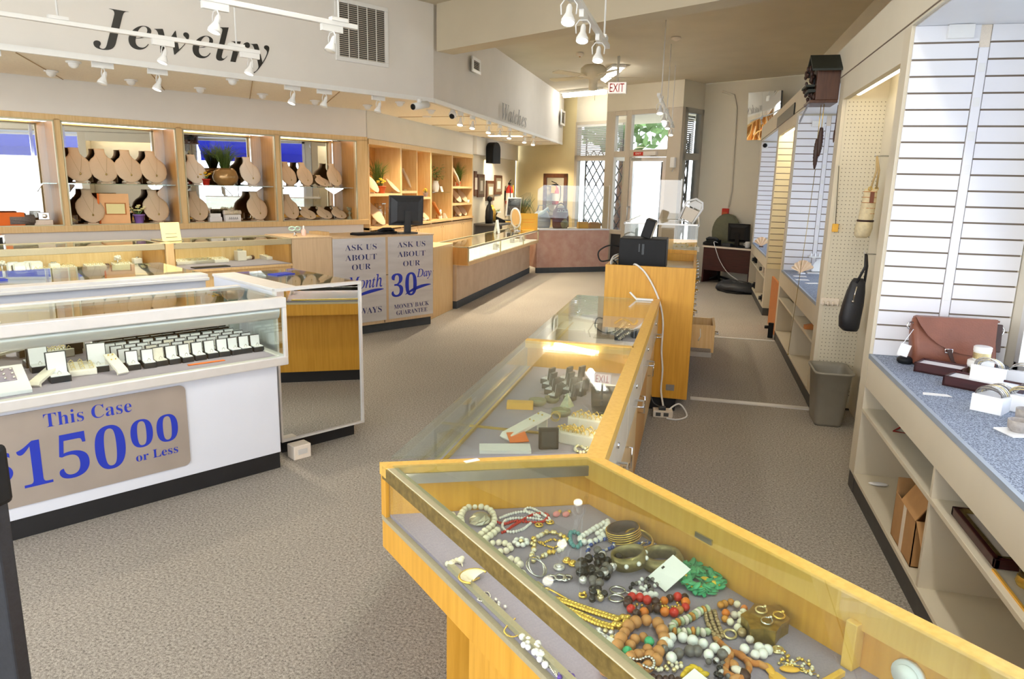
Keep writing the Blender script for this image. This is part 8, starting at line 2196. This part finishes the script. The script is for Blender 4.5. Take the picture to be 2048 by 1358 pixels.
# ------------------------------------------------------------------ track lights
def head_proto(lit, spot=True):
    t = Thing('track_lamp', 'x', 'track light')
    t.part('adapter', MB().box(-.10, .10, -.018, .018, -.055, .0), M_white, bevel=.003, loc=True)
    t.part('yoke', MB().tube([(0, -.05, -.15), (0, -.055, -.09), (0, -.03, -.057), (0, .03, -.057), (0, .055, -.09), (0, .05, -.15)], .005, 6), M_white, loc=True)
    M = xf((0, 0, -.15), 0, 0, .35)
    sh = t.part('shade', MB().lathe([(.012, .07), (.02, .05), (.022, .01), (.046, -.04), (.048, -.062), (.044, -.062), (.02, 0), (.001, .04)], 16, M, cap=False), M_white, loc=True)
    t.part('lens', MB().lathe([(.044, -.060), (.03, -.066), (.001, -.068)], 16, M, cap=False), M_lampw if lit else M_lampo, parent=sh, loc=True)
    if lit and spot:
        lamp('spot', 'SPOT', tuple(M @ Vector((0, 0, -.08))), 26, (1, .86, .66), sh, .03, 100, .8, (0, .35, 0))
    del LABELS['x']
    return t.root
P_lit, P_off, P_dim = Proto(head_proto(True)), Proto(head_proto(False)), Proto(head_proto(True, False))
def track(label, p0, p1, rods, F=I4, top=None):
    t = Thing('light_track', label, 'light track', p0, F, 'white lighting tracks')
    d = (Vector(p1)-Vector(p0)); L = d.length
    M = frame_M(p0, d, Vector((0, 0, 1)).cross(d))
    t.part('rail', MB().box(0, L, -.018, .018, -.012, .018, M), M_white, bevel=.003)
    for r_ in rods:
        q = Vector(p0)+d*r_
        t.part('stem', MB().tube([tuple(q), (q.x, q.y, top or HC)], .007, 6), M_white)
        t.part('stem_foot', MB().box(L*r_-.06, L*r_+.06, -.022, .022, .018, .04, M), M_white)
zt_ = 2.6
tk = [(-5.859, 0.965, 2.6), (-5.702, 2.847, 2.6), (-4.4, 1.762, 2.6), (-4.328, 2.83, 2.6)]
track('upper left lighting track crossing the Jewelry lettering', (-5.80, tk[0][1], zt_), (-5.80, tk[1][1], zt_), (.25, .9), WF)
track('white lighting track hanging nearest the large vent', (-4.36, .6, zt_), (-4.36, tk[3][1], zt_), (.15, .94), WF)
hd = [(-5.80, (-6.102, 2.103, 2.57)[1], WF, 1, 'left of two on the track crossing the Jewelry lettering'), (-5.80, (-6.071, 2.765, 2.57)[1], WF, 1, 'right of two on the track crossing the Jewelry lettering'),
      (-4.36, (-4.502, 1.885, 2.57)[1], WF, 1, 'left of two on the track nearest the large vent'), (-4.36, (-4.443, 2.643, 2.57)[1], WF, 0, 'right of two on the track nearest the large vent')]
for a, s, F, lit, lab in hd:
    (P_lit if lit else P_off).put(F @ xf((a, s, zt_-.01), PI/2, s=.78), 'white track lamp, '+lab, 'white track lamps')
track('white lighting track running under the beam, top centre', (-.715, 2.6, zt_), (-.715, 5.55, zt_), (.5, .93), I4)
for y, lab in zip([(-0.715, 3.9264, 2.5063)[1], (-0.715, 4.4021, 2.5051)[1], (-0.715, 5.0805, 2.516)[1]], ('first from the camera', 'second from the camera', 'third from the camera')):
    P_dim.put(xf((-.715, y, zt_-.01), PI/2, s=.78), 'white track lamp under the beam, '+lab, 'white track lamps')
track('far lighting track hanging in front of the entrance', (-.49, 8.3, zt_), (-.47, 12.6, zt_), (.12, .45, .85), I4)
for y, lab in zip((8.6, 9.6, 10.7, 12.0), ('nearest', 'second', 'third', 'farthest')):
    P_lit.put(xf((-.48, y, zt_-.01), PI/2, s=.78), 'white track lamp on the far track before the entrance, %s of four' % lab, 'white track lamps')
zs_ = HS-.022
for k, (q, lit) in enumerate(zip([(-6.47, 1.143, 2.359), (-6.47, 1.885, 2.422), (-6.47, 2.295, 2.425), (-6.47, 3.501, 2.44), (-6.47, 3.839, 2.438), (-6.47, 4.465, 2.432)], (0, 0, 1, 1, 0, 0))):
    (P_lit if lit else P_off).put(WF @ xf((-6.50, q[1], HS-.013), PI/2, s=.78), 'white track lamp under the left soffit edge, %s from the left' % ORD[k], 'white soffit lamps')
for k, (q, lit) in enumerate(zip([(-2.86, 8.7465, 2.4451), (-2.86, 9.2465, 2.4497), (-2.86, 10.0042, 2.4387), (-2.86, 10.5958, 2.4531), (-2.86, 11.1631, 2.4618), (-2.86, 12.1874, 2.4686), (-2.86, 12.8526, 2.4654)], (1, 1, 1, 1, 1, 1, 1))):
    (P_lit if lit else P_off).put(xf((-2.90, q[1], HS-.013), PI/2, s=.78), 'white track lamp under the Watches soffit edge, %s from the corner' % ORD[k], 'white soffit lamps')
# dome cameras and downlights on the soffit
for k, q in enumerate([(-7.358, 1.728, 2.46), (-6.626, 1.716, 2.46), (-7.383, 2.368, 2.46), (-7.426, 3.011, 2.46), (-6.541, 2.945, 2.46), (-7.364, 3.626, 2.46), (-7.438, 4.272, 2.46), (-7.328, 4.883, 2.46), (-6.741, 4.914, 2.46), (-7.14, 5.663, 2.46)]):
    if q[0] < -7.9: q = (-7.8, q[1], q[2])
    t = Thing('recessed_downlight', 'small white domed downlight in the left soffit, %s from the left' % ORD[k], 'downlight', (q[0], q[1], HS-.013), WF, 'soffit downlights')
    t.part('trim_ring', MB().lathe([(.055, -.001), (.055, -.012), (.04, -.014)], 16), M_white, loc=True)
    t.part('dome', MB().lathe([(.04, -.012), (.034, -.035), (.018, -.05), (.001, -.053)], 14), M_white, loc=True)
for k, (q, y) in enumerate(zip([(-2.8136, 7.4344, 2.4), (-2.9166, 8.5151, 2.4)], (0, 1))):
    t = Thing('security_camera', ('white bullet security camera at the soffit corner', 'white dome security camera just past the soffit corner')[k], 'camera', (min(q[0], -2.92), q[1], HS-.013), I4)
    t.part('mount', MB().tube([(0, 0, 0), (0, 0, -.04)], .028, 12), M_white, loc=True)
    if k == 0: t.part('body', MB().tube([(.05, .10, -.045), (-.03, -.10, -.09)], .036, 14), M_white, loc=True); t.part('lens', MB().tube([(-.03, -.10, -.09), (-.034, -.11, -.092)], .030, 14), M_blackp, loc=True)
    else: t.part('body', MB().ball((0, 0, -.06), .05, 14, 8), M_white, loc=True); t.part('lens', MB().ball((.0, -.025, -.075), .034, 12, 8), M_blackp, loc=True)
# lamps for the soffit wall-wash near the bookcases and the yellow wall
def downlight(x, y, pw, lab):
    t = Thing('recessed_downlight', lab, 'downlight', (x, y, HS-.013), I4, 'soffit downlights over the shelves')
    t.part('trim_ring', MB().lathe([(.06, -.001), (.06, -.012), (.045, -.010)], 16), M_white, loc=True)
    t.part('lens', MB().lathe([(.045, -.006), (.001, -.008)], 14, cap=False), M_lampw, loc=True)
    lamp('spot', 'SPOT', (0, 0, -.03), pw, (1, .82, .55), t.root, .05, 120, .7, (0, 0, 0))
for k, (x, y) in enumerate(((-3.55, 9.3), (-3.55, 10.8), (-3.55, 12.4), (-3.75, 14.1), (-3.3, 15.2))):
    downlight(x, y, 58, 'lit round downlight in the soffit before the shelf units, %s from reception' % ORD[k])
solo('soffit_light', MB().box(-3.75, -3.15, 12.9, 13.1, HS-.02, HS-.013), M_fluorw, 'flat lit panel in the soffit near the wall speaker', 'light', (-3.45, 13.0, HS-.02))
t = Thing('smoke_detector', 'small cream detector on the ceiling before the entrance', 'detector', (-1.765, 10.6914, 3.46), I4)
t.part('body', MB().lathe([(.05, .0), (.055, -.02), (.035, -.045), (.001, -.048)], 16), M_linenp, loc=True)
t.part('lens', MB().ball((0, 0, -.045), .014, 8, 6), M_amber, loc=True)
t = Thing('fire_sprinkler', 'small round detector on the ceiling right of the fan', 'detector', (-0.4058, 9.7837, 3.46), I4)
t.part('body', MB().lathe([(.06, 0), (.06, -.02), (.02, -.04)], 16), M_linenp, loc=True)
# black post at the lower left edge
q0, q1, q2 = (-1.1067, 0.9, 0.7015), (-1.1187, 0.9, 1.0415), (-1.1797, 0.9, 0.6861)
px_ = (q0[0]+q1[0])/2
t = Thing('stanchion', 'black square floor post at the lower left edge beside the price sign', 'post', (px_-.03, .9, 0), I4)
t.part('post', MB().box(px_-.085, px_-.03, .895, .925, 0, q1[2]+.0), M_blackl, bevel=.004)
t.part('foot', MB().box(px_-.16, px_+.04, .80, 1.02, 0, .015), M_blackp, bevel=.004)
t.part('clamp', MB().box(px_-.092, px_-.022, .888, .932, q1[2]-.01, q1[2]+.10), M_blackp, bevel=.01)
t.part('bolt', MB().tube([(px_-.04, .888, q1[2]+.03), (px_-.04, .882, q1[2]+.03)], .007, 10), M_alu)
